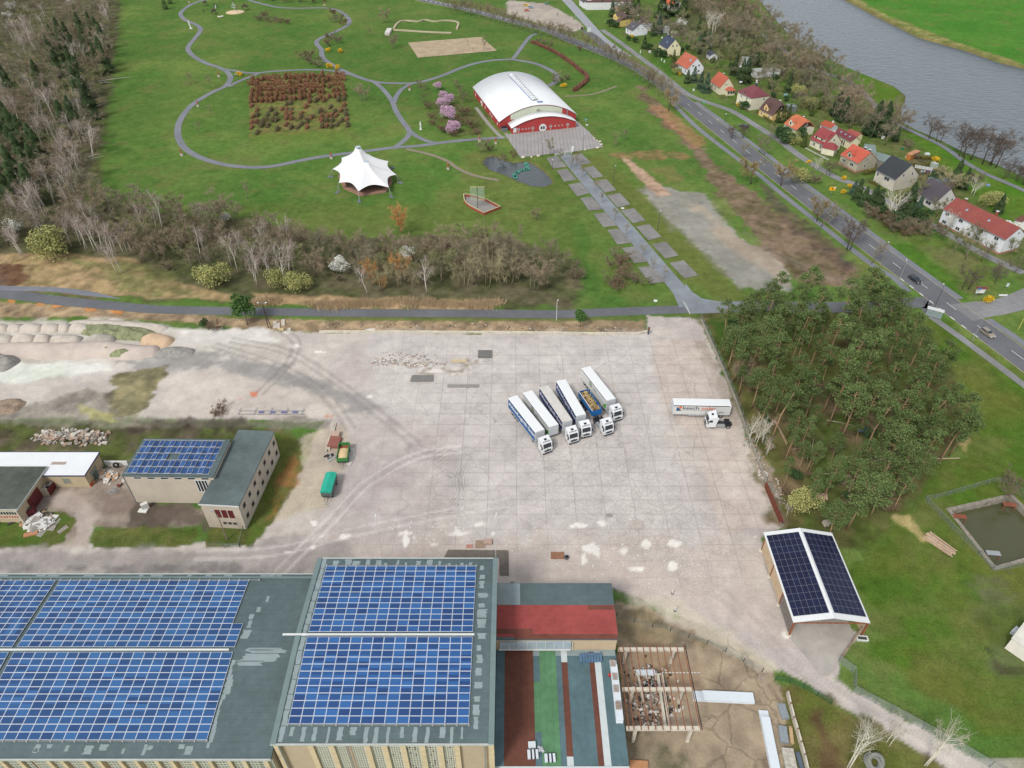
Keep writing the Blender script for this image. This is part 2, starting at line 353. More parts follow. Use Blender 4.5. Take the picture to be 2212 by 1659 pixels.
paint((116,108,78),[(1900,450),(2040,520),(2140,570),(2140,640),(2080,625),(2000,540),(1900,500)],8,5,.7,SO,(96,112,54),5)
paint((122,112,70),[(541,168),(738,155),(752,230),(756,284),(640,292),(536,300)],2,1,1,SO,(104,118,62),3)
paint((110,132,62),[(540,290),(760,280),(760,300),(540,312)],4,1.5,.6,GR)
paint((92,86,60),[(905,180),(940,200),(1000,190),(1060,240),(1050,290),(980,296),(930,270)],5,3,.7,SO,(88,110,54),4)
paint((78,134,50),[(1800,-40),(1900,34),(2034,94),(2160,134),(2212,148),(2700,260),(3000,-80)],4,1,1,GR,(92,140,56),30)
paint((150,138,92),[(1800,-30),(1832,-20),(1900,25),(2050,85),(2212,138),(2600,230),(2600,255),(2212,152),(2160,138),(2034,98),(1984,84),(1934,59),(1884,34),(1824,2)],3,2.5,.9,SO,(110,122,66),5)
sp=random.Random(3)
for(x,y,rx,ry)in[(742,1158,19,7),(878,1163,5,16),(873,1152,14,5),(676,1130,8,5),(675,1182,9,4),(625,1192,12,3),(1270,1185,16,6),(1262,1205,8,14),(1285,1190,14,16),(1396,1176,9,9),(1456,1175,13,7),(1453,1223,9,6),(1250,1135,18,5),(1300,1132,7,4),(1234,1137,5,4),(1360,1122,4,2),(1030,1133,22,4),(1050,1137,6,5),(1066,1153,10,6),(1014,1153,14,2.5),(975,1153,18,3),(985,1146,4,8),(935,1176,10,6),(860,1137,9,4),(1377,1230,20,6),(1346,1190,10,7),(1630,1160,4,2.5),(1123,1085,3,2),(1455,1220,6,4),(920,1160,3,6),(895,1165,2,9),(1140,1166,10,3),(690,760,14,4),(640,748,16,4),(622,718,14,4),(800,712,10,3),(800,857,5,1.5),(920,790,14,3),(1700,1370,8,5)]:
 P=[]
 for k in range(11):
  a=k*2*math.pi/11;q=.55+.75*sp.random();P.append((x+rx*q*math.cos(a),y+ry*q*math.sin(a)))
 paint((222,218,210),P,.7,.5,.85,DU)
for(x,y,rx,ry)in[(960,800,60,10),(890,790,40,6),(1010,780,30,5)]:
 paint((222,214,204),[(x-rx,y-ry),(x+rx,y-ry),(x+rx,y+ry*.6),(x-rx,y+ry)],1.5,2.5,.5,DU,(120,104,84),1.2)
def dark(rgb,x,y,rx,ry,k=.7,amp=.6):
 paint(rgb,[(x+rx*math.cos(a*.785),y+ry*math.sin(a*.785))for a in range(8)],1.2,amp,k,DU)
dark((84,78,70),1315,1113,9,3);dark((196,110,72),548,850,12,5,.8,1.5);dark((196,110,72),525,860,6,2,.8,1);dark((200,120,76),710,900,10,3,.6,1.5)
for x,y in((24,648),(88,654),(125,657),(196,664),(250,670)):paint((208,140,78),[(x-11,y-4),(x+11,y-5),(x+9,y+6),(x-12,y+6)],1.5,1.2,.85,SO)
cx,cy=G(905,1045)[:2]
rr=np.hypot((X-cx),(Y-cy)*1.0);an=np.arctan2(Y-cy,X-cx)
ring=(rr<13)&(rr>3.5)
tt=np.clip(1-np.abs(rr-9.5)/4,0,1)*(.5+.5*np.sin(rr*9.0+n1*6))*(.55+.6*np.cos(an-.4))
tt=np.clip(tt,0,1)*.30
col*=(1-tt*ring)[:,None]
def track(pts,w,dk,rgb=None):
 line=smoothline([G(*p)for p in pts],5)
 for off in(-1.0,1.0):
  n=len(line);P=[];Q=[]
  for i,p in enumerate(line):
   d=(line[min(i+1,n-1)]-line[max(i-1,0)]).normalized();nn=Vector((-d.y,d.x))
   P.append(tuple(p+nn*(off+w/2)));Q.append(tuple(p+nn*(off-w/2)))
  paint(rgb or(130,124,120),P+Q[::-1],.5,.25,dk,DU,None,None,True)
track([(600,1240),(720,1120),(800,1040),(900,985),(1000,970)],.9,.35,(214,208,204))
track([(560,1230),(700,1150),(760,1080),(850,1000)],.8,.3,(150,144,142))
track([(420,1200),(600,1190),(760,1150),(960,1110),(1100,1085)],.8,.3,(214,208,204))
track([(500,735),(620,760),(720,820),(800,880),(900,960)],1.0,.35)
track([(460,745),(600,790),(700,850),(760,930)],1.0,.35)
track([(610,715),(640,740),(620,790),(560,850)],1.0,.4)
track([(1690,1370),(1760,1446),(1850,1512),(1960,1578),(2090,1652)],.9,.3,(206,196,188))
track([(1560,1280),(1650,1370),(1740,1455),(1840,1526),(1960,1592)],.7,.25,(150,142,136))
track([(1900,640),(1700,560),(1600,500)],1.0,.3)
P_=W([(1500,1345),(1600,1390),(1640,1440),(1700,1500),(1720,1740),(1500,1740),(1520,1500)]);d=sdf(X,Y,P_)+edge*2;big=np.clip(.5-d/2,0,1)
n5=fbm(X,Y,3.2,91,4)
mess=np.clip(1-np.abs(att[:,2]-.35)*3,0,1)
dirt=1+(n5*.26+n4*.14)*(1-att[:,2])+(n4*.26+n5*.30)*att[:,2]+mess*(n4*.7+n5*.4)
col*=dirt[:,None]
lm=np.clip(1-att[:,2]*1.6,0,1)
col*=(1+.22*lm-.10*att[:,2]**2)[:,None]
pat=np.clip(fbm(X,Y,9,131,5)*4-.25,0,1)*(att[:,2]>.8)*.55
col=col*(1-pat[:,None])+L3((118,118,72))*pat[:,None]
pat=np.clip(-fbm(X,Y,5,151,4)*4-.5,0,1)*(att[:,2]>.8)*.35
col=col*(1-pat[:,None])+L3((66,100,44))*pat[:,None]
col=np.clip(col,0,.8)
RIV=[(1600,-60),(1640,0),(1690,60),(1734,100),(1789,127),(1834,150),(1884,170),(1934,190),(1955,207),(1954,220),(1946,232),(1944,265),(1984,285),(2034,307),(2084,332),(2134,350),(2212,385),(2350,450),(2800,700),(3600,400),(2800,300),(2400,195),(2212,149),(2159,136),(2084,110),(2034,96),(1984,82),(1934,57),(1884,32),(1824,0),(1760,-40),(1700,-90)]
POND=[(1043,352),(1050,342),(1062,338),(1078,341),(1090,348),(1110,353),(1135,350),(1150,355),(1175,372),(1190,387),(1192,397),(1175,404),(1150,403),(1120,392),(1090,378),(1060,368)]
RZ,PZ,BZ=-1.3,-.35,-1.3
BAS=[(2049,1101),(2185,1070),(2300,1185),(2149,1228)]
def sink(P,depth,soft):
 d=sdf(X,Y,P);t=np.clip(-d/soft+.35,0,1);t=t*t*(3-2*t);zz[:]=np.minimum(zz,-depth*t)
sink(W(RIV,RZ),4,7);sink(W(POND,PZ),1.2,1.4);sink(W(BAS),2.6,.25)
for P,m in((W(RIV,RZ),3.5),(W(POND,PZ),1.6)):
 d=sdf(X,Y,P)+edge*2;t=np.clip(1-np.abs(d)/m,0,1)*.7
 col=col*(1-t[:,None])+L3((112,96,70))*t[:,None]
me=bpy.data.meshes.new('ground')
me.vertices.add(len(X));me.vertices.foreach_set('co',np.stack([X,Y,zz],1).ravel().astype(np.float32))
ii=np.arange(ny*nx).reshape(ny,nx)
q=np.stack([ii[:-1,:-1],ii[:-1,1:],ii[1:,1:],ii[1:,:-1]],-1).reshape(-1,4)
me.loops.add(q.size);me.loops.foreach_set('vertex_index',q.ravel().astype(np.int32))
me.polygons.add(len(q));me.polygons.foreach_set('loop_start',np.arange(0,q.size,4,dtype=np.int32))
me.update(calc_edges=True)
a1=me.color_attributes.new('tint','FLOAT_COLOR','POINT');a1.data.foreach_set('color',np.concatenate([col,np.ones((len(X),1))],1).ravel().astype(np.float32))
a2=me.color_attributes.new('kindmask','FLOAT_COLOR','POINT');a2.data.foreach_set('color',np.concatenate([att,big[:,None]],1).ravel().astype(np.float32))
me.polygons.foreach_set('use_smooth',[True]*len(me.polygons))
gm=bpy.data.materials.new('ground');gm.use_nodes=True;n=gm.node_tree;b=n.nodes['Principled BSDF']
b.inputs['Roughness'].default_value=.95;b.inputs['Specular IOR Level'].default_value=.02
def N(t,**kw):
 x=n.nodes.new(t)
 for k,v in kw.items():
  if k=='op':x.operation=v
  else:x.inputs[k.replace('_',' ')].default_value=v
 return x
def math2(op,a,b_=None,c=None):
 x=n.nodes.new('ShaderNodeMath');x.operation=op
 for i,s_ in enumerate((a,b_,c)):
  if s_ is None:continue
  if isinstance(s_,(int,float)):x.inputs[i].default_value=s_
  else:n.links.new(s_,x.inputs[i])
 return x.outputs[0]
va=n.nodes.new('ShaderNodeVertexColor');va.layer_name='tint'
vb=n.nodes.new('ShaderNodeVertexColor');vb.layer_name='kindmask'
sp3=n.nodes.new('ShaderNodeSeparateColor');n.links.new(vb.outputs[0],sp3.inputs[0])
geo=n.nodes.new('ShaderNodeNewGeometry');sx=n.nodes.new('ShaderNodeSeparateXYZ');n.links.new(geo.outputs['Position'],sx.inputs[0])
fine=N('ShaderNodeTexNoise',Scale=2.6,Detail=5,Roughness=.75);n.links.new(geo.outputs['Position'],fine.inputs['Vector'])
med=N('ShaderNodeTexNoise',Scale=.45,Detail=5,Roughness=.7);n.links.new(geo.outputs['Position'],med.inputs['Vector'])
fa=math2('MULTIPLY_ADD',math2('SUBTRACT',fine.outputs[0],.5),math2('MULTIPLY_ADD',sp3.outputs[2],.9,.75),1)
fb=math2('MULTIPLY_ADD',math2('SUBTRACT',med.outputs[0],.5),math2('MULTIPLY_ADD',sp3.outputs[2],.55,.50),1)
tone=math2('MULTIPLY',fa,fb)
def joint(axis,period,phase,wd):
 wob=math2('MULTIPLY_ADD',math2('SUBTRACT',med.outputs[0],.5),.25,sx.outputs[axis])
 f_=math2('FRACT',math2('DIVIDE',math2('ADD',wob,1000*period+phase),period))
 return math2('LESS_THAN',math2('MULTIPLY',f_,period),wd)
jx=joint(0,6.2,-.9,.17);jy=joint(1,3.93,1.2,.17)
jj=math2('MULTIPLY',math2('MAXIMUM',jx,jy),sp3.outputs[0])
vor=n.nodes.new('ShaderNodeTexVoronoi');vor.feature='DISTANCE_TO_EDGE';vor.inputs['Scale'].default_value=.85
dv=n.nodes.new('ShaderNodeVectorMath');dv.operation='ADD'
nv=N('ShaderNodeTexNoise',Scale=.8,Detail=2);n.links.new(geo.outputs['Position'],nv.inputs['Vector'])
n.links.new(geo.outputs['Position'],dv.inputs[0]);n.links.new(nv.outputs['Color'],dv.inputs[1]);n.links.new(dv.outputs[0],vor.inputs['Vector'])
cr=math2('MULTIPLY',math2('LESS_THAN',vor.outputs['Distance'],.04),math2('MULTIPLY',sp3.outputs[1],.75))
vor2=n.nodes.new('ShaderNodeTexVoronoi');vor2.feature='DISTANCE_TO_EDGE';vor2.inputs['Scale'].default_value=.16
n.links.new(dv.outputs[0],vor2.inputs['Vector'])
cr2=math2('MULTIPLY',math2('LESS_THAN',vor2.outputs['Distance'],.012),math2('MULTIPLY',sp3.outputs[0],.7))
wn=n.nodes.new('ShaderNodeTexWhiteNoise');wn.noise_dimensions='2D';cv=n.nodes.new('ShaderNodeCombineXYZ')
n.links.new(math2('FLOOR',math2('DIVIDE',math2('ADD',sx.outputs[0],6200-.9),6.2)),cv.inputs[0])
n.links.new(math2('FLOOR',math2('DIVIDE',math2('ADD',sx.outputs[1],3930+1.2),3.93)),cv.inputs[1])
n.links.new(cv.outputs[0],wn.inputs['Vector'])
slab=math2('MULTIPLY_ADD',math2('MULTIPLY',math2('SUBTRACT',wn.outputs['Value'],.5),sp3.outputs[0]),.10,1)
cr3=math2('MULTIPLY',math2('LESS_THAN',vor2.outputs['Distance'],.022),math2('MULTIPLY',vb.outputs['Alpha'],.9))
dk=math2('SUBTRACT',1,math2('MULTIPLY',math2('MAXIMUM',math2('MAXIMUM',math2('MAXIMUM',jj,cr),cr2),cr3),.26))
tot=math2('MULTIPLY',math2('MULTIPLY',tone,dk),slab)
vs=n.nodes.new('ShaderNodeVectorMath');vs.operation='SCALE';n.links.new(va.outputs[0],vs.inputs[0]);n.links.new(tot,vs.inputs['Scale'])
n.links.new(vs.outputs[0],b.inputs['Base Color'])
me.materials.append(gm)
go=bpy.data.objects.new('ground',me);C.collection.objects.link(go);tag(go,kind='structure')
def water(name,poly,z,rgb,rough,bump,sc,stretch=(1,1,1)):
 m=mat(name,rgb,rough,.06,.05,spec=.5);nn=m.node_tree;bb=nn.nodes['Principled BSDF']
 tc=nn.nodes.new('ShaderNodeTexCoord');mp=nn.nodes.new('ShaderNodeMapping');mp.inputs['Scale'].default_value=stretch;mp.inputs['Rotation'].default_value=(0,0,.5)
 nz=nn.nodes.new('ShaderNodeTexNoise');nz.inputs['Scale'].default_value=sc;nz.inputs['Detail'].default_value=7;nz.inputs['Roughness'].default_value=.62;nz.inputs['Distortion'].default_value=.6
 bp=nn.nodes.new('ShaderNodeBump');bp.inputs['Strength'].default_value=bump;bp.inputs['Distance'].default_value=1.5
 nn.links.new(tc.outputs['Object'],mp.inputs[0]);nn.links.new(mp.outputs[0],nz.inputs['Vector']);nn.links.new(nz.outputs[0],bp.inputs['Height']);nn.links.new(bp.outputs[0],bb.inputs['Normal'])
 o=MB();flat(o,[tuple(p)for p in poly],z);return o.build(name,m,kind='structure')
riv2=W([(1500,-60),(1640,60),(1780,160),(1900,215),(1900,300),(2120,400),(2400,560),(3000,900),(4200,500),(3000,200),(2300,110),(2000,50),(1860,-20),(1780,-60)],RZ)
water('river',riv2,RZ,(78,92,102),.28,1.0,.2,(1,2.2,1))
water('pond',[(p[0]*1,p[1])for p in W([(1030,330),(1205,330),(1205,412),(1030,412)],PZ)],PZ,(58,68,70),.08,.12,.8)
water('basin_water',W([(2046,1096),(2187,1062),(2310,1183),(2149,1236)],BZ),BZ,(84,86,58),.1,.08,.5)
# ---------------- roads and paths ----------------
asph=mat('asphalt',(108,110,114),.9,.10,.5,var2=.12,scale2=.06)
asph2=mat('asphalt_old',(138,138,139),.9,.12,.6,var2=.14,scale2=.08)
pathm=mat('path_asphalt',(128,130,138),.9,.10,.6,var2=.08,scale2=.1)
avem=mat('avenue_asphalt',(136,142,148),.85,.14,.3,var2=.14,scale2=.05)
kerbm=mat('kerb_stone',(168,160,140),.9,.15,.6)
whitep=mat('road_paint',(225,226,224),.7,.12,2)
MR=[(840,-18),(880,-9),(918,1),(1010,20),(1100,44),(1181,64),(1236,88),(1300,112),(1368,142),(1420,174),(1471,214),(1567,290),(1640,348),(1711,402.5),(1803,473),(1910,554),(1993,616),(2039,650.5),(2086,686),(2194,765),(2330,866),(2500,992)]
mrl=smoothline([G(*p)for p in MR],6)
def arcs(line):
 d=[0]
 for i in range(1,len(line)):d.append(d[-1]+(line[i]-line[i-1]).length)
 return d
zc=[.012]
def road(name,line,w,m,dz=.004,**kw):
 zc[0]+=dz;return ribbon(MB(),line,w,zc[0],**kw).build(name,m,kind='structure')
road('main_road',mrl,8.4,asph)
kb=MB();ribbon(kb,mrl,.16,.11,4.28,z0=-.1);ribbon(kb,mrl,.16,.11,-4.28,z0=-.1);kb.build('kerb',kerbm,kind='structure')
road('footpath',smoothline([G(*p)for p in[(1503,220),(1560,262),(1610,300),(1659,336),(1720,384),(1818,456),(1925,537),(2010,600),(2075,646)]],4),2.4,pathm)
road('footpath',smoothline([G(*p)for p in[(2135,690),(2212,742),(2350,845)]],4),2.4,pathm)
road('cycle_path',smoothline([G(*p)for p in[(1448,216),(1500,270),(1560,318),(1640,378),(1690,420),(1781,492),(1876,566),(1930,600),(1962,630)]],4),2.3,pathm)
road('cycle_path',smoothline([G(*p)for p in[(2010,683),(2080,733),(2150,785),(2212,832),(2350,935)]],4),2.3,asph2)
road('side_road',smoothline([G(*p)for p in[(1215,-10),(1235,12),(1262,42),(1295,78),(1325,102),(1356,122)]],5),lambda t:7.5-2.5*t,mat('side_asphalt',(160,162,168),.85,.1,.3))
road('side_road',smoothline([G(*p)for p in[(1300,64),(1340,92),(1380,122),(1420,152),(1456,182),(1490,206),(1531,222),(1581,240),(1631,270),(1659,288),(1684,303),(1721,332),(1759,357),(1809,385),(1846,398),(1900,425),(1960,462),(2014,487),(2059,512),(2109,541),(2159,566),(2212,590)]],4),3.6,asph2)
road('side_road',smoothline([G(*p)for p in[(1262,66),(1284,80),(1318,112),(1340,128)]],4),6,asph)
road('side_road',smoothline([G(*p)for p in[(2076,676),(2120,668),(2165,662),(2230,640),(2330,590)]],4),lambda t:7+4*abs(t-.5),asph2)
road('farm_road',smoothline([G(*p)for p in[(-200,622),(-60,628),(0,634),(60,641),(140,651),(250,661),(330,668),(440,671),(560,673),(760,676),(1000,677),(1200,679),(1300,675),(1480,668),(1520,666)]],5),lambda t:4.2 if t>.4 else 5.2-t*2.5,asph)
ap=smoothline([G(*p)for p in[(-200,612),(0,622),(60,624),(120,626),(190,634),(260,646)]],5)
road('lay_by',ap,lambda t:2.6 if t<.8 else 2.6-(t-.8)*12,pathm)
road('forest_road',smoothline([G(*p)for p in[(1490,664),(1560,662),(1640,662),(1760,664),(1880,662),(1960,655),(2005,655),(2030,672)]],5),lambda t:5.6+5*max(0,t-.8)/.2,asph)
AV=[(1219.5,334),(1287,415),(1360,500),(1432,585),(1462,620),(1496,660)]
ave=smoothline([G(*p)for p in AV],6)
road('avenue',ave,lambda t:5.2 if t<.85 else 5.2+(t-.85)*22,avem)
zc[0]+=.004;fl=MB();flat(fl,W([(1481,612),(1494,630),(1516,645),(1556,652),(1600,653),(1600,675),(1490,678),(1470,655)]),zc[0]);fl.build('junction',avem,kind='structure')
PP=[[(0,0,x,y)for x,y in((1760,-12),(1740,5),(1650,40),(1580,90),(1560,125),(1590,165),(1650,195),(1705,220),(1735,255),(1705,305),(1660,360),(1625,410),(1640,455),(1700,505),(1790,550),(1880,580),(1950,612),(1988,655),(1985,700),(1940,750),(1850,790),(1760,840),(1680,890),(1615,955),(1565,1025),(1540,1090),(1538,1170),(1565,1240),(1610,1293),(1690,1343),(1800,1388),(1950,1425),(2100,1443),(2212,1447))]+[(1,0,x,y)for x,y in((150,1436),(400,1385),(600,1350),(800,1325),(1000,1300),(1200,1275),(1400,1262),(1600,1235),(1800,1212),(2000,1198),(2150,1188))],[(0,0,1740,5),(0,0,1830,-6),(0,0,2000,-14),(0,0,2130,-4)]+[(1,0,x,y)for x,y in((0,20),(100,45),(200,65),(350,72),(500,69),(620,71),(700,88),(765,125),(805,170),(800,210),(750,243),(650,290),(560,330),(522,362),(540,400),(567,430),(570,480),(605,525),(680,575),(800,632),(900,672),(1000,702),(1100,716),(1200,720),(1350,719),(1500,690),(1650,638),(1800,577),(1950,536),(2100,518),(2212,516))]+[(2,0,x,y)for x,y in((100,530),(200,550),(300,590),(380,640),(395,680),(360,720),(310,745))],[(0,0,x,y)for x,y in((1950,600),(2030,612),(2100,625))]+[(1,0,x,y)for x,y in((0,632),(150,617),(400,604),(600,608),(700,620),(790,648))],[(0,0,x,y)for x,y in((1975,750),(2060,705),(2150,670))]+[(1,0,20,636)],[(1,0,x,y)for x,y in((1010,700),(1080,755),(1130,810),(1178,880),(1210,960),(1260,1040),(1315,1115),(1325,1160),(1280,1215),(1200,1275))],[(1,0,x,y)for x,y in((1320,1130),(1400,1185),(1480,1220),(1580,1242))],[(1,0,x,y)for x,y in((1350,720),(1262,770),(1215,830),(1190,890))],[(2,0,x,y)for x,y in((0,520),(40,470),(100,385),(160,315),(215,290))],]
for k,p in enumerate(PP):
 road('park_path',smoothline([G(*T(*q))for q in p],5),(2.9 if k<2 else 2.5),pathm)
grav=mat('gravel',(140,132,110),.95,.2,.8)
road('gravel_path',smoothline([G(*T(1,0,x,y))for x,y in((1300,1290),(1500,1335),(1650,1392),(1750,1460),(1900,1522),(2100,1560))],5),2.0,grav)
road('gravel_path',smoothline([G(*T(2,0,x,y))for x,y in((450,836),(700,815),(905,746))],5),1.6,grav)
road('gravel_path',smoothline([G(*T(1,0,x,y))for x,y in((1900,930),(2000,1060),(2100,1170),(2140,1195))],5),1.8,mat('slab_path',(158,155,148),.9,.1,.8))
road('river_path',smoothline([G(*p)for p in[(1640,70),(1740,140),(1834,177),(1880,216),(1900,245),(1945,272),(2034,315),(2084,350),(2134,378),(2212,412),(2350,480)]],5),2.6,pathm)
def pads(name,poly,m,dz=.004):
 zc[0]+=dz;o=MB();flat(o,W(poly),zc[0]);return o.build(name,m,kind='structure')
plm=mat('paving',(166,162,160),.9,.10,.8,var2=.08,scale2=.12)
addstripes(plm,0,1.6,.35,.8);addstripes(plm,1,1.1,.25,.86)
pads('plaza',[(1088,287),(1100,290),(1112,288),(1238,270),(1246,262),(1270,283),(1303,318),(1240,328),(1123,340)],plm)
padm=mat('parking_slab',(136,134,131),.92,.16,.5,var2=.16,scale2=.09)
def TZ(c,r,l):return[T(c,r,x,y)for x,y in l]
for q in(TZ(2,0,[(300,1370),(390,1348),(472,1443),(355,1458)]),TZ(2,0,[(385,1472),(480,1463),(558,1555),(450,1572)]),TZ(2,0,[(485,1598),(590,1578),(668,1672),(565,1700)]),TZ(2,1,[(590,55),(685,42),(788,152),(665,165)]),TZ(2,1,[(705,192),(808,178),(905,292),(790,306)]),TZ(2,1,[(825,330),(935,320),(1035,440),(910,456)]),TZ(2,1,[(950,488),(1062,470),(1178,604),(1055,616)]),TZ(2,1,[(1088,655),(1213,637),(1333,778),(1195,794)]),TZ(2,0,[(505,1345),(600,1326),(686,1412),(585,1430)]),TZ(2,0,[(610,1452),(705,1436),(790,1527),(700,1542)]),TZ(2,0,[(712,1567),(815,1550),(902,1645),(800,1668)]),TZ(2,1,[(820,32),(930,10),(1025,110),(915,136)]),TZ(2,1,[(940,162),(1052,142),(1155,250),(1045,272)]),TZ(2,1,[(1070,302),(1187,280),(1290,390),(1180,420)]),TZ(2,1,[(1210,456),(1328,430),(1440,550),(1325,577)]),TZ(2,1,[(1360,616),(1482,592),(1610,722),(1490,750)])):
 pads('parking_pad',q,padm,.0002)
zc[0]+=.01
pads('sand_court',TZ(1,0,[(1312,370),(1945,320),(2082,440),(1400,500)]),mat('court_sand',(178,160,132),.95,.14,.4,var2=.12,scale2=.15))
earth=mat('pale_earth',(186,172,146),.95,.2,.8)
bt=MB()
ribbon(bt,smoothline([G(*T(1,0,x,y))for x,y in((1190,262),(1300,268),(1450,278),(1600,285),(1690,287))],4),2.4,.5,z0=-.1)
ribbon(bt,smoothline([G(*T(1,0,x,y))for x,y in((1190,250),(1230,200),(1290,182),(1400,190),(1460,175),(1540,190),(1620,182),(1700,185),(1748,205),(1735,255))],4),1.3,.7,z0=-.1)
bt.build('bike_track',earth,label='pale earth bike track loop with low bumps in the park lawn',cat='bike track')
rp=MB();ax=G(*T(1,0,1145,285));rp.box(ax.x-1.5,ax.x+1.5,ax.y-6,ax.y+6,0,1.6);rp.build('start_ramp',mat('ramp_concrete',(215,212,205),.9,.1,1),label='pale start ramp at the left end of the bike track',cat='ramp')
mk=MB();D=arcs(mrl);tot=D[-1];zm=zc[0]+.02
def at_len(s):
 for i in range(1,len(D)):
  if D[i]>=s:
   t=(s-D[i-1])/(D[i]-D[i-1]);p=mrl[i-1].lerp(mrl[i],t);d=(mrl[i]-mrl[i-1]).normalized();return p,d
 return mrl[-1],(mrl[-1]-mrl[-2]).normalized()
def dash(s0,s1,off,w=.16):
 p,d=at_len(s0);q_,d2=at_len(s1);n1_=Vector((-d.y,d.x));n2_=Vector((-d2.y,d2.x))
 mk.face((*(p+n1_*(off-w/2)),zm),(*(q_+n2_*(off-w/2)),zm),(*(q_+n2_*(off+w/2)),zm),(*(p+n1_*(off+w/2)),zm))
s=0
while s<tot-6:
 dash(s,s+4.2,0,.2);s+=12.3
def near_s(x,y):
 g=G(x,y)[:2];g=Vector(g);return min(range(len(mrl)),key=lambda i:(mrl[i]-g).length)
sA,sB=D[near_s(1955,600)],D[near_s(2110,720)]
s=min(sA,sB)
while s<max(sA,sB):dash(s,s+1.8,-4.15 if G(2000,640).x<1e9 else 4,.34);s+=4.4
sA,sB=D[near_s(920,3)],D[near_s(1098,43)];s=min(sA,sB)
while s<max(sA,sB):
 p,d=at_len(s);nn=Vector((-d.y,d.x));a=p+nn*.9;b_=p-nn*.9+d*2.2
 mk.face((a.x,a.y,zm),(a.x+d.x*.9,a.y+d.y*.9,zm),(b_.x+d.x*.9,b_.y+d.y*.9,zm),(b_.x,b_.y,zm));s+=5
dash(min(sA,sB),max(sA,sB),2.9,.15)
mk.build('road_marking',whitep,kind='structure')
# ---------------- the works halls ----------------
bit=mat('bitumen_roof',(92,108,110),.75,.12,.9,var2=.10,scale2=.12)
addstripes(bit,1,1.0,.035,.72)
bitl=mat('bitumen_pale',(146,160,162),.65,.10,.7)
fascia=mat('roof_edge_metal',(120,138,138),.5,.08,.6)
tanw=mat('tan_brick',(196,176,150),.9,.06,.6)
creamw=mat('cream_render',(214,200,178),.9,.07,.5,var2=.06,scale2=.15)
pil=mat('pilaster',(220,200,164),.9,.12,1.2)
gblk=mat('glass_block',(138,146,138),.35,.12,1.5,spec=.5)
gdark=mat('window_glass',(52,58,66),.18,.3,.5,spec=.6,rand=.3)
whitef=mat('white_frame',(226,228,226),.6,.04,1)
metw=mat('galvanised',(176,180,182),.45,.1,1,metal=.3)
def panelmat(name,ox,px,oy,py,c1,c2):
 m=mat(name,c1,.35,.05,3,spec=.3);n=m.node_tree;b=n.nodes['Principled BSDF']
 g=n.nodes.new('ShaderNodeNewGeometry');sp_=n.nodes.new('ShaderNodeSeparateXYZ');n.links.new(g.outputs['Position'],sp_.inputs[0])
 def mm(op,a,v):
  x=n.nodes.new('ShaderNodeMath');x.operation=op;n.links.new(a,x.inputs[0])
  if v is not None:x.inputs[1].default_value=v
  return x.outputs[0]
 cvv=n.nodes.new('ShaderNodeCombineXYZ')
 n.links.new(mm('FLOOR',mm('DIVIDE',mm('SUBTRACT',sp_.outputs[0],ox),px),None),cvv.inputs[0])
 n.links.new(mm('FLOOR',mm('DIVIDE',mm('SUBTRACT',sp_.outputs[1],oy),py),None),cvv.inputs[1])
 wn=n.nodes.new('ShaderNodeTexWhiteNoise');wn.noise_dimensions='2D';n.links.new(cvv.outputs[0],wn.inputs['Vector'])
 mx=n.nodes.new('ShaderNodeMix');mx.data_type='RGBA';mx.inputs['A'].default_value=lin(*c1);mx.inputs['B'].default_value=lin(*c2)
 pw=mm('POWER',wn.outputs['Value'],1.3);n.links.new(pw,mx.inputs['Factor'])
 n.links.new(mx.outputs['Result'],b.inputs['Base Color']);return m
pframe=mat('panel_frame',(222,228,236),.5,.03,2)
pframed=mat('panel_frame_dark',(120,124,138),.5,.05,2)
def panel_mesh(pw,ph,m,fr=.045,name='solar_panel',t=.05,pf=None):
 o=MB();o.box(0,pw,0,ph,0,t);o.cur=1;o.face((fr,fr,t+.004),(pw-fr,fr,t+.004),(pw-fr,ph-fr,t+.004),(fr,ph-fr,t+.004))
 return o.mesh(name,[pf or pframe,m])
def panel_rows(parent,M0,cols,rows,pw,ph,m,gap=.02,used=None,limit=100,skip=None,fr=.045,pf=None):
 0
 me=panel_mesh(pw,ph,m,fr,'solar_panel',.05,pf);rest=MB();used=used if used is not None else[0];todo=[(i,j)for j in range(rows)for i in range(cols)if not(skip and skip(i,j))]
 for i,j in todo:
  Mx=M0@Matrix.Translation((i*(pw+gap),j*(ph+gap),0))
  if used[0]<limit:
   o=bpy.data.objects.new('solar_panel',me);C.collection.objects.link(o);o.parent=parent;o.matrix_local=Mx;used[0]+=1
  else:
   rest.M=Mx;rest.cur=0;rest.box(0,pw,0,ph,0,.05);rest.cur=1
   rest.face((fr,fr,.054),(pw-fr,fr,.054),(pw-fr,ph-fr,.054),(fr,ph-fr,.054))
 return rest
def gable_roof_x(parent,x0,x1,y0,y1,he,rise,ridge_y,m,th=.35,name='roof',over=.0):
 zr=he+rise
 for(ya,za,yb,zb)in((y0,he,ridge_y,zr),(y1,he,ridge_y,zr)):
  o=MB();o.loft([[(x0,ya,za-th),(x0,ya,za),(x0,yb,zb),(x0,yb,zb-th)],[(x1,ya,za-th),(x1,ya,za),(x1,yb,zb),(x1,yb,zb-th)]])
  o.build(name,m,parent)
def streaks(parent,rects,name='dry_patch'):
 0
 rr_=random.Random(5)
 for(x0,x1,y0,y1,zf)in rects:
  n=5;P=[];o=MB()
  for k in range(n+1):
   y=y0+(y1-y0)*k/n;P.append((x0+(x1-x0)*.22*rr_.random(),y))
  for k in range(n,-1,-1):
   y=y0+(y1-y0)*k/n;P.append((x1-(x1-x0)*.22*rr_.random(),y))
  o.face(*[(x,y,zf(y))for x,y in P]);o.build(name,bitl,parent)
cy0,cy1,ch=G(0,1608,14.5).y,G(0,1206,14.5).y,14.5
cx0,cx1=-33.4,-2.5
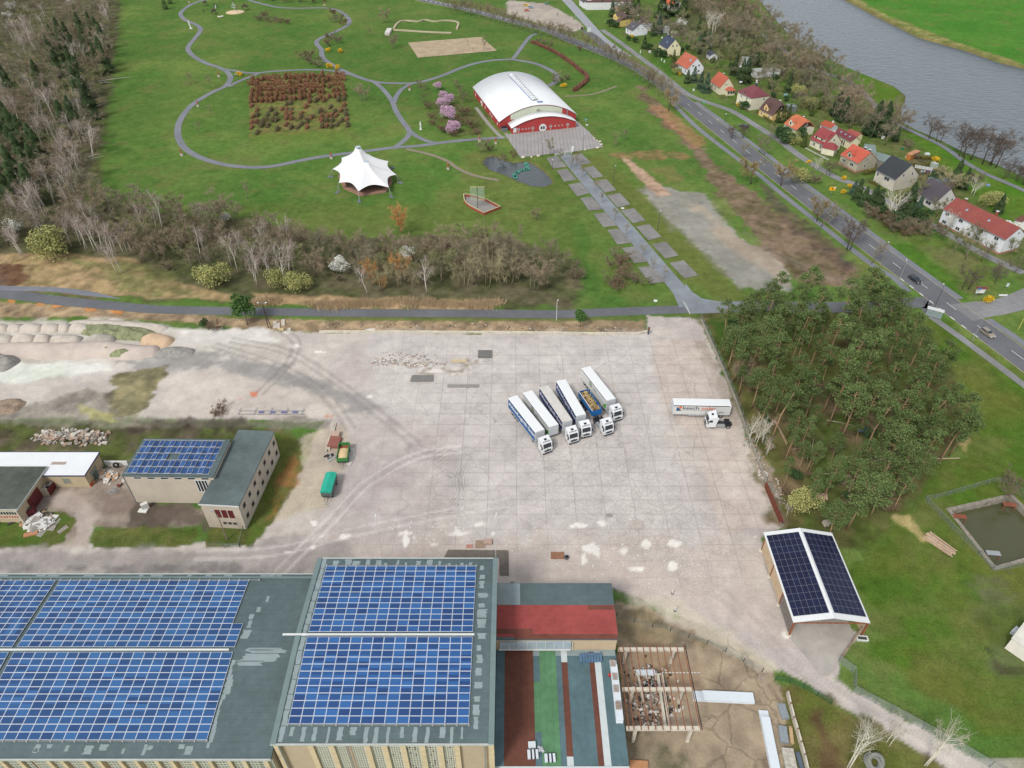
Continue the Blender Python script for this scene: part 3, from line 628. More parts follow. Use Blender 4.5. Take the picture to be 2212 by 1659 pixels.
t=thing('factory_hall','tall square works hall with a blue solar roof split by a white ridge line','factory hall',((cx0+cx1)/2,(cy0+cy1)/2,0))
ox,oy=t.location.x,t.location.y
def LX(x):return x-ox
def LY(y):return y-oy
MB().box(LX(cx0+.5),LX(cx1-.5),LY(cy0+.4),LY(cy1-.4),0,ch-.3).build('wall',tanw,t)
rz=1.15;ry=G(0,1371,ch+rz).y
gable_roof_x(t,LX(cx0),LX(cx1),LY(cy0),LY(cy1),ch,rz,LY(ry),bit)
def zc_(y):
 y+=oy
 return ch+rz*((y-cy0)/(ry-cy0)if y<ry else(cy1-y)/(cy1-ry))+.02
for x in(LX(cx0)-.02,LX(cx1)-.75):o=MB();o.loft([[(x,LY(cy0)-.05,ch-.3),(x,LY(cy0)-.05,ch+.12),(x+.8,LY(cy0)-.05,ch+.12),(x+.8,LY(cy0)-.05,ch-.3)],[(x,LY(ry),ch+rz-.3),(x,LY(ry),ch+rz+.12),(x+.8,LY(ry),ch+rz+.12),(x+.8,LY(ry),ch+rz-.3)],[(x,LY(cy1)+.05,ch-.3),(x,LY(cy1)+.05,ch+.12),(x+.8,LY(cy1)+.05,ch+.12),(x+.8,LY(cy1)+.05,ch-.3)]]);o.build('roof_edge',fascia,t)
for yy_ in(cy0-.08,cy1-.1):MB().box(LX(cx0),LX(cx1),LY(yy_),LY(yy_)+.16,ch-.3,ch+.1).build('roof_edge',mat('eave_white',(196,200,196),.6,.1,1),t)
MB().box(LX(cx0-2.0),LX(cx1-3.3),LY(ry)-.14,LY(ry)+.14,ch+rz,ch+rz+.16).build('ridge_cap',whitef,t)
pm=panelmat('cells_blue',-31.45,1.697,ry-.35,1.0,(42,72,122),(58,108,168))
sl0=math.atan(rz/(ry-cy0));sl1=math.atan(rz/(cy1-ry))
used=[0]
M0=Matrix.Translation((LX(-31.5),LY(ry)-.42-12*1.078*math.cos(sl0),zc_(LY(ry)-.42-12*1.078*math.cos(sl0))+.14))@Matrix.Rotation(sl0,4,'X')
r1=panel_rows(t,M0,15,12,1.675,1.055,pm,.022,used)
M1=Matrix.Translation((LX(-31.5),LY(ry)+.42,zc_(LY(ry)+.42)+.14))@Matrix.Rotation(-sl1,4,'X')
r2=panel_rows(t,M1,15,12,1.675,1.055,pm,.022,used)
for r_ in(r1,r2):
 if r_.v:r_.build('solar_panel_field',[pframe,pm],t,kind='stuff')
for y in(LY(ry)-.42-12*1.078-.1,LY(ry)+.42+12*1.078+.1):
 o=MB();o.box(LX(-31.5),LX(-6.0),y-.04,y+.04,zc_(y)+.1,zc_(y)+.18)
 for i in range(16):x=LX(-31.5+i*1.697);o.box(x-.12,x+.12,y-.14,y+.14,zc_(y),zc_(y)+.25)
 o.build('mounting_rail',metw,t)
rr=random.Random(11);st=[]
for k in range(15):
 x=LX(-31.4+k*1.72+rr.random()*.5);wd=.35+rr.random()*.75
 st.append((x,x+wd,LY(cy0)+.12+(rr.random()**3*1.2),LY(cy0)+2.3,zc_))
for k in range(14):
 x=LX(-31+k*1.8+rr.random()*.6);wd=.4+rr.random()*1.1
 st.append((x,x+wd,LY(cy1)-1.9,LY(cy1)-.2-(rr.random()*.9),zc_))
for k in range(15):
 y=LY(cy0)+2+k*1.9;st.append((LX(-5.7)+rr.random()*.3,LX(-5.7)+.9+rr.random()*1.1,y,y+.7+rr.random()*1.0,zc_))
st.append((LX(cx0)+.9,LX(cx0)+1.8,LY(cy0)+.2,LY(cy1)-.3,lambda y:zc_(y)+.0))if False else None
for k in range(14):st.append((LX(cx0)+.85,LX(cx0)+1.75,LY(cy0)+.3+k*2.2,LY(cy0)+2.4+k*2.2,zc_))
streaks(t,st)
def wx(z_):return LX((553+z_/4-1106)*(CAMH-14)/(FOC*SP+(1611-829.5)*CP))
for z_ in(150,445,625,935,1085,1245,1412,1565,1712,2010):
 MB().box(wx(z_),wx(z_)+.75,LY(cy0)-.02,LY(cy0)+.5,0,ch-.32).build('pilaster',pil,t)
rr=random.Random(2)
for a,b_ in((500,615),(655,760),(815,925),(965,1078),(1130,1240),(1282,1405),(1440,1560),(1600,1705)):
 w0,w1=wx(a),wx(b_);f=MB().box(w0,w1,LY(cy0)+.3,LY(cy0)+.42,3,ch-.9).build('window',mat('window_concrete',(226,218,200),.9,.1,1),t)
 nc=5;o=MB();d_=MB()
 for i in range(nc):
  for j in range(17):
   x0=w0+.08+(w1-w0-.1)*i/nc;x1=x0+(w1-w0)/nc-.13;z0=3.1+j*.6
   tgt=d_ if(a>1100 and rr.random()<.13)else o
   tgt.face((x0,LY(cy0)+.29,z0),(x1,LY(cy0)+.29,z0),(x1,LY(cy0)+.29,z0+.44),(x0,LY(cy0)+.29,z0+.44))
 o.build('pane',gblk,f)
 if d_.v:d_.build('broken_pane',mat('dark_hole',(30,30,32),.9,.1,1),f)
for z_ in(195,790,1975):MB().cyl((wx(z_),LY(cy0)-.05,0),.1,ch-.3,8).build('downpipe',metw,t)
ly0,ly1,lh=G(0,1641,12).y,G(0,1240,12).y,12.0
lx0,lx1=-100.0,-33.6
t=thing('factory_hall','long low works hall at the lower left, its wide roof covered by blue solar panels','factory hall',((lx0+lx1)/2,(ly0+ly1)/2,0))
ox,oy=t.location.x,t.location.y
lrz=1.15;lry=G(0,1404,lh+lrz).y
MB().box(LX(lx0+.5),LX(lx1),LY(ly0+.6),LY(ly1-.4),0,lh-.3).build('wall',tanw,t)
gable_roof_x(t,LX(lx0),LX(lx1),LY(ly0),LY(ly1),lh,lrz,LY(lry),bit)
def zl_(y):
 y+=oy
 return lh+lrz*((y-ly0)/(lry-ly0)if y<lry else(ly1-y)/(ly1-lry))+.02
MB().box(LX(lx0),LX(-44),LY(lry)-.14,LY(lry)+.14,lh+lrz,lh+lrz+.16).build('ridge_cap',whitef,t)
for yy_ in(ly0-.08,ly1-.1):MB().box(LX(lx0),LX(lx1),LY(yy_),LY(yy_)+.16,lh-.3,lh+.1).build('roof_edge',mat('eave_white',(0,0,0)),t)
y_=G(0,1249,12).y;MB().box(LX(lx0),LX(lx1),LY(y_)-.12,LY(y_)+.12,zl_(LY(y_))-.1,zl_(LY(y_))+.25).build('roof_upstand',fascia,t)
pm2=panelmat('cells_blue_left',-43.2,1.697,lry-.35,1.0,(44,74,120),(60,108,162))
sl0=math.atan(lrz/(lry-ly0));sl1=math.atan(lrz/(ly1-lry));used=[0];fields=[]
for(ncol,xr,skipc)in((20,-43.2,True),(13,-77.9,False)):
 x0=xr-ncol*1.697
 M0=Matrix.Translation((LX(x0),LY(lry)-.42-12*1.078*math.cos(sl0),zl_(LY(lry)-.42-12*1.078*math.cos(sl0))+.14))@Matrix.Rotation(sl0,4,'X')
 fields.append(panel_rows(t,M0,ncol,12,1.675,1.055,pm2,.022,used))
 M1=Matrix.Translation((LX(x0),LY(lry)+.42,zl_(LY(lry)+.42)+.14))@Matrix.Rotation(-sl1,4,'X')
 fields.append(panel_rows(t,M1,ncol,12,1.675,1.055,pm2,.022,used,skip=(lambda i,j:i==19 and j>=4)if skipc else None))
big=MB()
for f_ in fields:
 n0=len(big.v);big.v+=f_.v;big.f+=[tuple(k+n0 for k in q)for q in f_.f];big.mi+=f_.mi
big.build('solar_panel_field',[pframe,pm2],t,kind='stuff')
for y in(LY(lry)-.42-12*1.078-.1,LY(lry)+.42+12*1.078+.1):
 o=MB();o.box(LX(-99),LX(-43.2),y-.04,y+.04,zl_(y)+.1,zl_(y)+.18)
 for i in range(34):x=LX(-43.2-i*1.697);o.box(x-.12,x+.12,y-.14,y+.14,zl_(y),zl_(y)+.25)
 o.build('mounting_rail',metw,t)
rr=random.Random(4);st=[]
for k in range(16):
 x=LX(-44-rr.random()*46);wd=.4+rr.random()*1.6;y=LY(ly0)+.3+rr.random()*1.2;st.append((x,x+wd,y,min(y+.5+rr.random()*1.2,LY(ly0)+2),zl_))
for k in range(14):
 x=LX(-40-rr.random()*55);st.append((x,x+.8+rr.random()*2,LY(ly1)-.75,LY(ly1)-.2,zl_))
for k in range(30):
 y=LY(ly0)+1.5+k*.75;e=1.0+.6*math.sin(k*.7)+.5*rr.random()
 if k<17:st.append((LX(-43.1),LX(-43.1)+e*(.4+k*.03),y,y+.74,zl_))
for(x0,x1,y0,y1)in((-42.6,-35,LY(lry)-1.9,LY(lry)-.6),(-42.6,-38,LY(lry)-2.5,LY(lry)-1.7),(-41.5,-34.5,LY(lry)-.5,LY(lry)+.4),(-43,-41.4,LY(lry)+2,LY(lry)+3.6),(-42.6,-41.8,LY(lry)+4,LY(lry)+5.4),(-42,-41.2,LY(lry)+7,LY(lry)+8),(-41,-40.4,LY(lry)+9,LY(lry)+10.2),(-42.8,-41.9,LY(lry)+5.6,LY(lry)+6.6)):st.append((LX(x0),LX(x1),y0,y1,zl_))
streaks(t,st)
def wx2(z_):return LX((z_/4-1106)*(CAMH-11.6)/(FOC*SP+(1643-829.5)*CP))
for z_ in(-500,-350,-190,-30,130,380,500,690,820,1000,1140,1320,1450,1640,1780,1950,2080,2270):
 MB().box(wx2(z_),wx2(z_)+.55,LY(ly0)+.1,LY(ly0)+.66,0,lh-.32).build('pilaster',pil,t)
for a in(-460,-310,-150,10,100,250,400,560,720,890,1040,1210,1360,1520,1660,1830,1970,2110,2220):
 w0,w1=wx2(a),wx2(a+115);f=MB().box(w0,w1,LY(ly0)+.42,LY(ly0)+.56,5,lh-.6).build('window',mat('window_concrete',(0,0,0)),t);o=MB()
 for i in range(4):
  for j in range(8):o.face(*[(w0+(w1-w0)*(i+p)/4,LY(ly0)+.41,5.1+(j+q)*.78)for p,q in((.12,.12),(.88,.12),(.88,.85),(.12,.85))])
 o.build('pane',gblk,f)
def flatroof(name,label,cat,corners,h,wallm,roofm,rise=0,th=.3,mats=None):
 P=[G(x,y,h)for x,y in corners];c=sum(P,Vector())/len(P);c.z=0
 t=thing(name,label,cat,c);L=[(p-c)for p in P]
 w_=MB();w_.prism([(p.x*.985,p.y*.985)for p in L],0,h-th);w_.build('wall',wallm,t)
 r_=MB();r_.prism([(p.x,p.y)for p in L],h-th,h);r_.build('roof',roofm,t)
 return t,c
x0,x1,ya,yb=-2.6,G(1336.5,1381,8.4).x,G(0,1381,8.4).y,G(0,1259.5,8.4).y
t=thing('workshop','workshop wing with a flat roof, blue-grey at the back and brick red in front','workshop',((x0+x1)/2,(ya+yb)/2,0));ox,oy=t.location.x,t.location.y
MB().box(LX(x0),LX(x1)-.2,LY(ya)+.2,LY(yb)-.2,0,8.1).build('wall',mat('tan_boards',(206,184,154),.9,.06,.8),t)
MB().box(LX(x0),LX(x1),LY(ya),LY(yb),8.1,8.4).build('roof',bit,t)
redr=mat('red_felt',(160,76,72),.8,.12,1,var2=.08,scale2=.3);addstripes(redr,1,1.0,.04,.8)
brr=mat('brown_felt',(112,70,56),.8,.14,1,var2=.1,scale2=.3);addstripes(brr,0,1.0,.04,.8)
grr=mat('green_felt',(94,140,100),.8,.14,1,var2=.1,scale2=.3);addstripes(grr,0,1.0,.05,.75)
slr=mat('slate_felt',(92,118,124),.8,.12,1,var2=.1,scale2=.3);addstripes(slr,0,1.0,.04,.8)
whr=mat('white_felt',(206,214,214),.7,.05,1)
def yy(y,h):return G(0,y,h).y
MB().box(LX(x0)+.05,LX(x1)-.03,LY(yy(1376,8.4)),LY(yy(1307,8.4)),8.404,8.415).build('roofing_strip',redr,t)
brr2=mat('brown_felt_far',(118,70,58),.8,.14,1,var2=.1,scale2=.3)
MB().box(LX(x0)+3,LX(x1)-.04,LY(ya)+.02,LY(yy(1370,8.4)),8.416,8.424).build('roofing_strip',brr2,t)
MB().box(LX(x0)+.06,LX(x0)+6,LY(yy(1369.6,8.4)),LY(yy(1358,8.4)),8.416,8.424).build('roofing_strip',brr2,t)
MB().box(LX(x1)-4.6,LX(x1)-.06,LY(yy(1317,8.4)),LY(yy(1308,8.4)),8.416,8.424).build('roofing_strip',brr2,t)
MB().box(LX(x0)+.05,LX(x0)+4,LY(yy(1306.5,8.4)),LY(yb)-.05,8.404,8.412).build('dry_patch',bitl,t)
MB().box(LX(-2),LX(9.8),LY(ya)-.12,LY(ya)+.22,5.6,7.6).build('window_band',mat('pale_glass',(176,190,200),.3,.1,1),t)
o=MB();[o.box(LX(-2+k*1.5),LX(-2+k*1.5)+.1,LY(ya)-.2,LY(ya)-.1,5.5,7.7)for k in range(9)];o.box(LX(-2.2),LX(9.8),LY(ya)-.22,LY(ya)-.1,5.3,5.55);o.build('window_bar',whitef,t)
h2=4.8;ya2,yb2=G(0,1656,h2).y,G(0,1402,h2).y;x1b=G(1329,1406,h2).x
t=thing('workshop','flat workshop roof patched in lengthways stripes of brown, green, slate and white','workshop',((x0+x1b)/2,(ya2+yb2)/2,0));ox,oy=t.location.x,t.location.y
MB().box(LX(x0),LX(x1b)-.2,LY(ya2)+.2,LY(yb2),0,h2-.3).build('wall',tanw,t)
MB().box(LX(x0),LX(x1b),LY(ya2),LY(yb2),h2-.3,h2).build('roof',slr,t)
MB().box(LX(x0),LX(x1b),LY(ya2)-.25,LY(ya2)-.003,h2-.3,h2+.12).build('roof_edge',whr,t)
def sx_(z_):return LX((z_/4)*(CAMH-h2)/(FOC*SP+(1415-829.5)*CP))
Yt,Yb=LY(yb2)-.05,LY(ya2)+.02
def ys_(z_):return LY(G(0,1244.16+z_/4,h2).y)
for a,b_,m_,z0_,z1_ in((-62,182,brr,625,9999),(235,377,grr,648,9999),(182,234,grr,912,1350),(423,474,whr,645,745),(423,474,brr,746,1560),(423,474,whr,1561,9999),(662,708,brr,655,9999),(708,762,whr,655,9999)):
 MB().box(sx_(a),sx_(b_),max(ys_(z1_),Yb)if z1_<9000 else Yb,min(ys_(z0_),Yt),h2+.003,h2+.014).build('roofing_strip',m_,t)
MB().box(sx_(-62),LX(x1b)-.1,ys_(690),Yt,h2+.001,h2+.0022).build('dry_patch',bitl,t)
def wpt(c,r,x,y,h):return G(*T(c,r,x,y),h)
def pallet(p,rz,label,z,n=2,grp=None):
 q=thing('pallet',label,'pallet',(p[0],p[1],z),rz,grp);wm=mat('pallet_wood',(176,160,148),.9,.2,2)
 for k in range(n):
  o=MB()
  for i in range(5):o.box(-.6,.6,-.4+i*.18,-.4+i*.18+.1,k*.15+.1,k*.15+.13)
  for x in(-.55,0,.45):o.box(x,x+.1,-.4,.42,k*.15,k*.15+.1)
  o.build('deck',wm,q)
ssm=mat('sandwich_panel',(222,230,236),.5,.03,1)
pp=wpt(2,4,925,1000,0)
def stack(name,label,p0,p1,w_,h,z,cat,m_=None,n=3,lip=True):
 a=Vector(p0[:2]);b_=Vector(p1[:2]);d=b_-a;L=d.length
 q=thing(name,label,cat,(a.x,a.y,z),math.atan2(d.y,d.x));rr=random.Random(int(abs(a.x*7)))
 for k in range(n):
  s0=rr.random()*.25*L*(k/n);MB().box(s0,L-(rr.random()*.06*L if k else 0),-w_/2+rr.random()*.1,w_/2-rr.random()*.1,k*h/n,(k+1)*h/n-.01).build('panel',m_ or ssm,q)
 return q
stack('insulation_stack','long white stack of insulation boards along the right edge of the striped roof',wpt(2,3,872,725,h2+.4),wpt(2,3,932,1265,h2+.4),1.15,.7,h2+.02,'board stack')
for k,(x,y)in enumerate(((870,750),(890,865),(900,970),(918,1120))):
 pallet(wpt(2,3,x,y,h2+.9),1.55,['grey pallet at the far end of the white board stack on the striped roof','second grey pallet along the white board stack, beside the red bucket','pale slatted pallet in the middle of the white board stack','lowest stacked pallet on the white board stack near the roof edge'][k],h2+.74,3 if k==3 else 1)
q=wpt(2,3,845,855,h2+.3);b_=thing('bucket','red bucket beside the white board stack on the striped roof','bucket',(q.x,q.y,h2+.02));MB().cyl((0,0,0),.2,.4,12,.27).build('body',mat('red_plastic',(200,40,40),.4,.05,1),b_);MB().tube([(-.25,0,.4),(-.15,0,.62),(.15,0,.62),(.25,0,.4)],.02,5).build('handle',metw,b_)
q=wpt(2,3,683,703,h2+.4);b_=thing('sheet_stack','stack of blue-grey corrugated sheets lying across the brown and white strips','sheet stack',(q.x,q.y,h2+.02),0)
bs=mat('blue_sheet',(104,134,164),.45,.15,1.2,metal=.2)
for k in range(8):MB().box(-1.9+k*.47,-1.5+k*.47,-.8+.02*k,.75+.02*k,0,.38+.05*(k%2)).build('sheet',bs,b_)
for(x,y,w_,d_,lab)in((172,1460,1.1,.9,'small white box at the lower edge of the brown roof strip'),(180,1540,1.6,1.2,'white roofing pack with two dark stripes on the brown strip'),(328,1572,1.6,1.1,'white roofing pack with dark stripes on the green strip')):
 q=wpt(2,3,x,y,h2+.3);b_=thing('roofing_pack',lab,'pack',(q.x,q.y,h2+.02),.05);MB().box(-w_/2,w_/2,-d_/2,d_/2,0,.5).build('body',ssm,b_)
 if d_>1:
  for k in(-.35,.2):MB().box(k,k+.22,-d_/2-.02,d_/2+.02,-.0,.53).build('strap',mat('dark_strap',(40,42,56),.7,.1,1),b_)
q=wpt(2,3,262,1490,h2+.2);o=MB();rr=random.Random(9);[o.ball((rr.uniform(-.5,.5),rr.uniform(-.4,.4),.15),.25,7,4,(1,1,.6),.6,rr)for k in range(7)];b_=o.build('plastic_sheet',mat('crumpled_plastic',(190,194,196),.5,.3,3),label='crumpled grey plastic sheet between the two roofing packs',cat='plastic sheet');b_.location=(q.x,q.y,h2+.01)
# ---------------- concrete frame with rusty purlins ----------------
def Q5(x,y,h=0):return G(1290.2+x*.125,1370.9+y*.125,h)
fz=4.5;conc=mat('concrete',(212,203,186),.9,.16,1.2,var2=.1,scale2=.4);rust=mat('rust',(150,92,66),.9,.35,2.5);
c0=Q5(1000,935,fz);t=thing('roofless_frame','roofless concrete frame with eleven rusty roof purlins above rubble','building frame',(c0.x,c0.y,0));ox,oy=c0.x,c0.y
bl=[(360,1500,245),(430,1640,935),(500,1780,1610)]
for a,b_,y in bl:
 p0,p1=Q5(a,y,fz),Q5(b_,y,fz)
 o=MB();o.box(LX(p0.x),LX(p1.x),LY(p0.y)-.28,LY(p0.y)+.28,fz-.5,fz);o.build('beam',conc,t)
for(x,y,h_)in((455,515,0),(1265,515,0),(560,1170,0),(1400,1190,0),(620,1900,0),(1560,1900,0)):
 p=Q5(x,y);j=0 if y<600 else(1 if y<1500 else 2);by=Q5(0,bl[j][2],fz).y
 MB().box(LX(p.x)-.25,LX(p.x)+.25,LY(by)-.25,LY(by)+.25,0,fz-.501).build('post',conc,t)
tops=[370,450,565,680,795,908,1030,1145,1262,1380,1500]
for k,xa in enumerate(tops):
 X0=LX(Q5(xa,245,fz).x);Y0,Y1=LY(Q5(0,1650,fz).y),LY(Q5(0,180,fz).y)
 MB().box(X0-.05,X0+.05,Y0,Y1,fz+.002,fz+.17).build('purlin',rust,t)
MB().box(LX(Q5(1520,245,fz).x),LX(Q5(1520,245,fz).x)+.09,LY(Q5(0,1650,fz).y),LY(Q5(0,180,fz).y),fz+.002,fz+.3).build('edge_rail',mat('dark_steel',(58,52,56),.6,.2,2),t)
for(x,w_)in((1080,.45),(1150,.4),(735,.35)):
 a,b_=Q5(x-40,690,.5),Q5(x+90 if x>1000 else x+60,1580 if x>1000 else 1150,.5)
 MB().loft([[(LX(p.x)-w_/2,LY(p.y),0),(LX(p.x)-w_/2,LY(p.y),.9),(LX(p.x)+w_/2,LY(p.y),.9),(LX(p.x)+w_/2,LY(p.y),0)]for p in(a,b_)]).build('low_wall',conc,t)
pm_=Q5(840,650,.8);MB().box(LX(pm_.x)-1.6,LX(pm_.x)+1.6,LY(pm_.y)-.5,LY(pm_.y)+.5,.7,.8).build('cover_sheet',ssm,t)
a,b_=Q5(660,685,.6),Q5(1100,680,.6);MB().box(LX(a.x),LX(b_.x),LY(a.y)-.15,LY(a.y)+.15,0,.72).build('low_wall',mat('white_sill',(218,214,204),.9,.1,1),t)
for k in range(11):
 p=Q5(1110+k*62,660);MB().box(LX(p.x),LX(p.x)+.42,LY(p.y)-.07,LY(p.y)+.07,.02,.1).build('white_block',whitef,t)if k<11 else None
# ---------------- carport with solar roof ----------------
def Q3(x,y,h=0):return G(1624.3+x*.16667,1117.4+y*.16667,h)
he,hr=4.3,5.7
FL,FR,NL,NR=Q3(150,190,he),Q3(1040,205,he),Q3(535,1355,he),Q3(1540,1375,he)
c0=(FL+FR+NL+NR)/4;d=((FL-NL)+(FR-NR)).normalized();ang=math.atan2(d.y,d.x)-math.pi/2
Wd=((FR-FL).length+(NR-NL).length)/2;Ln=((FL-NL).length+(FR-NR).length)/2
t=thing('open_shed','open shed with rusty posts under a white-edged roof of dark solar panels','shed',(c0.x,c0.y,0),ang)
wm_=mat('white_sheet_metal',(230,232,232),.45,.03,1)
for s in(-1,1):
 o=MB();o.loft([[(s*Wd/2,y,he-.18),(s*Wd/2,y,he),(0,y,hr),(0,y,hr-.18)]for y in(-Ln/2,Ln/2)]);o.build('roof',wm_,t)
pmd=panelmat('cells_dark',0,1.2,0,1.6,(28,32,58),(32,38,68))
sl=math.atan((hr-he)/(Wd/2));sw=math.hypot(hr-he,Wd/2);used=[0]
pw_=(sw-.75)/6;ph_=(Ln-2.0)/12
pfr=pframe
for s in(-1,1):
 if s<0:M0=Matrix.Translation((-Wd/2,-Ln/2+1.1,he))@Matrix.Rotation(-sl,4,'Y')@Matrix.Translation((.3,0,.03))
 else:M0=Matrix.Translation((0,-Ln/2+1.1,hr))@Matrix.Rotation(sl,4,'Y')@Matrix.Translation((.4,0,.03))
 r_=panel_rows(t,M0,6,12,pw_-.02,ph_-.02,pmd,.02,used,fr=.02,pf=pframed)
 if r_.v:r_.build('solar_panel_field',[pframed,pmd],t,kind='stuff')
MB().loft([[(-.32,y,hr-.06),(0,y,hr+.06),(.32,y,hr-.06)]for y in(-Ln/2,Ln/2)]).build('ridge_cap',wm_,t)
px_=[Q3(x,y)for x,y in((90,430),(205,770),(320,1130),(470,1530))]
inv=(Matrix.Translation((c0.x,c0.y,0))@Matrix.Rotation(ang,4,'Z')).inverted()
ysl=[]
for p in px_:
 l=inv@Vector((p.x,p.y,0));ysl.append(l.y);f=MB();f.box(-Wd/2+.15,-Wd/2+.42,l.y-.15,l.y+.15,0,he-.2);f.build('post',rust,t)
 MB().cyl((-Wd/2+.28,l.y,0),.55,.3,9,.45).build('footing',conc,t)
 MB().box(Wd/2-.4,Wd/2-.15,l.y-.15,l.y+.15,0,he-.2).build('post',rust,t)
 MB().box(-Wd/2+.3,Wd/2-.3,l.y-.08,l.y+.08,he-.35,he-.19).build('cross_beam',rust,t)
tpan=mat('shed_panel',(206,182,150),.9,.14,1.2)
for k in range(2):MB().box(-Wd/2+.2,-Wd/2+.33,ysl[k+1]+.2,ysl[k]-.2,.3,he-.3).build('wall_panel',tpan,t)
gp=mat('grey_planks',(138,130,122),.9,.3,2);addstripes(gp,2,.5,.1,.4)
MB().box(-Wd/2+.2,-Wd/2+.3,ysl[3]+.2,ysl[2]-.2,.4,he-.3).build('wall_panel',gp,t)
MB().box(Wd/2-.3,Wd/2-.2,-Ln/2+.5,Ln/2-.5,.2,he-.3).build('wall_panel',tpan,t)
MB().box(-Wd/2+.4,Wd/2-.4,Ln/2-.6,Ln/2-.45,.2,he-.2).build('wall_panel',tpan,t)
zc[0]+=.004;fl=MB();flat(fl,[tuple(Q3(x,y)[:2])for x,y in((150,600),(480,1560),(900,2050),(1000,2050),(1330,1560),(1150,1100),(1000,500))],zc[0]);fl.build('shed_floor',mat('floor_concrete',(178,172,164),.9,.12,.5,var2=.12,scale2=.12),kind='structure')
def wall_line(name,label,cat,pts,w_,h,m_,z=0,group=None,posts=0,pm_=None):
 P=[Vector(p[:2])for p in pts];t=thing(name,label,cat,(P[0].x,P[0].y,z),0,group);o=MB()
 L=[p-P[0]for p in P];ribbon(o,L,w_,h,z0=-.15);o.build('wall' if not posts else 'mesh_panel',m_,t)
 return t
a,b_=G(*T(3,3,838,412),2.0),G(*T(3,3,622,720),.7)
MB().tube([a,b_],.18,6).build('timber_beam',mat('weathered_timber',(150,130,110),.9,.3,2),label='long weathered beam running down from the solar shed to the fence corner',cat='beam')
q=G(*T(3,3,808,550));b_=thing('bathtub','white bathtub with a dark inside in the grass beside the solar shed','bathtub',(q.x,q.y,0),-.1)
MB().loft([[(-.85,-.4,.0),(.85,-.4,.0),(.85,.4,0),(-.85,.4,0)],[(-1.0,-.5,.55),(1.0,-.5,.55),(1.0,.5,.55),(-1.0,.5,.55)],[(-.8,-.33,.56),(.8,-.33,.56),(.8,.33,.56),(-.8,.33,.56)],[(-.7,-.25,.25),(.7,-.25,.25),(.7,.25,.25),(-.7,.25,.25)]]).build('tub',whitef,b_)
MB().face((-.78,-.31,.5),(.78,-.31,.5),(.78,.31,.5),(-.78,.31,.5)).build('inside',mat('dark_inside',(70,72,64),.8,.2,2),b_)
# ---------------- office block and low sheds on the left ----------------
def boxb(name,label,cat,fl,fr,nl,nr,h,wallm,roofm,th=.25,inset=.2):
 P=[G(*p,h)for p in(nl,nr,fr,fl)];c=sum(P,Vector())/4
 d=((P[1]-P[0])+(P[2]-P[3]));ang=math.atan2(d.y,d.x)
 w_=((P[1]-P[0]).length+(P[2]-P[3]).length)/2;l_=((P[3]-P[0]).length+(P[2]-P[1]).length)/2
 t=thing(name,label,cat,(c.x,c.y,0),ang)
 MB().box(-w_/2+inset,w_/2-inset,-l_/2+inset,l_/2-inset,0,h-th).build('wall',wallm,t)
 MB().box(-w_/2,w_/2,-l_/2,l_/2,h-th,h).build('roof',roofm,t)
 return t,w_,l_
def win(t,side,W_,L_,u,z,w_,h_,fm=None,gm_=None,frame=.09,bars=1,depth=.05):
 0
 o=MB();g=MB();f=frame
 if side=='f':X_=lambda a,d,zz_:(u+a,-L_/2-d,z+zz_)
 elif side=='r':X_=lambda a,d,zz_:(W_/2+d,u+a,z+zz_)
 for(a0,a1,z0,z1)in((-w_/2,w_/2,0,f),(-w_/2,w_/2,h_-f,h_),(-w_/2,-w_/2+f,f,h_-f),(w_/2-f,w_/2,f,h_-f))+tuple((-w_/2+w_*k/bars-f/2,-w_/2+w_*k/bars+f/2,f,h_-f)for k in range(1,bars)):
  p=[X_(a,d,zz_)for d in(0,depth)for a,zz_ in((a0,z0),(a1,z0),(a1,z1),(a0,z1))]
  o.loft([p[:4],p[4:]])
 fo=o.build('window',fm or whitef,t)
 g.face(X_(-w_/2+f*.5,depth*.4,f*.5),X_(w_/2-f*.5,depth*.4,f*.5),X_(w_/2-f*.5,depth*.4,h_-f*.5),X_(-w_/2+f*.5,depth*.4,h_-f*.5))
 g.build('pane',gm_ or gdark,fo);return fo
bitd=mat('office_roof_felt',(96,108,108),.8,.14,.5,var2=.18,scale2=.15);addstripes(bitd,1,1.0,.05,.85)
ow=mat('office_wall',(204,192,176),.9,.06,.4,var2=.06,scale2=.12)
t,w_,l_=boxb('workshop_block','windowless beige block with a grid of blue solar panels on its green-grey roof','building',T(0,2,1222,472),T(0,2,1978,478),T(0,2,1068,790),T(0,2,1858,805),8.4,ow,bit)
pmo=panelmat('cells_office',0,1.0,0,1.6,(40,68,118),(54,96,152))
gx,gy=(w_-2.0)/15,(l_-1.2)/5
me_=panel_mesh(gx-.09,gy-.22,pmo,.03)
for i in range(15):
 for j in range(5):
  if j==2 and i in(6,7):continue
  o=bpy.data.objects.new('solar_panel',me_);C.collection.objects.link(o);o.parent=t
  o.matrix_local=Matrix.Translation((-w_/2+.8+i*gx+(.04 if i%2 else-.04),-l_/2+.6+j*gy,8.5+(.12 if i%2 else 0)))@Matrix.Rotation((.09 if i%2==0 else-.09),4,'Y')
for j in range(6):MB().box(-w_/2+.5,w_/2-.9,-l_/2+.42+j*gy,-l_/2+.54+j*gy,8.62,8.72).build('mounting_rail',metw,t)
for k in range(6):win(t,'f',w_-.4,l_-.4,-w_/2+3+k*2.8,7.3,1.6,.6,frame=.06)
wf=win(t,'f',w_-.4,l_-.4,w_/2-3.0,3.6,2.6,3.6,bars=4,frame=.16)
MB().cyl((-w_/2+.15,-l_/2+.1,0),.08,8.1,6).build('downpipe',metw,t)
t,w_,l_=boxb('office_slab','long narrow two-storey beige block with a flat grey roof and a lamp post in front','building',T(0,2,2032,392),T(1,2,132,410),T(0,2,1745,1040),T(0,2,2092,1056),7.3,ow,bitd)
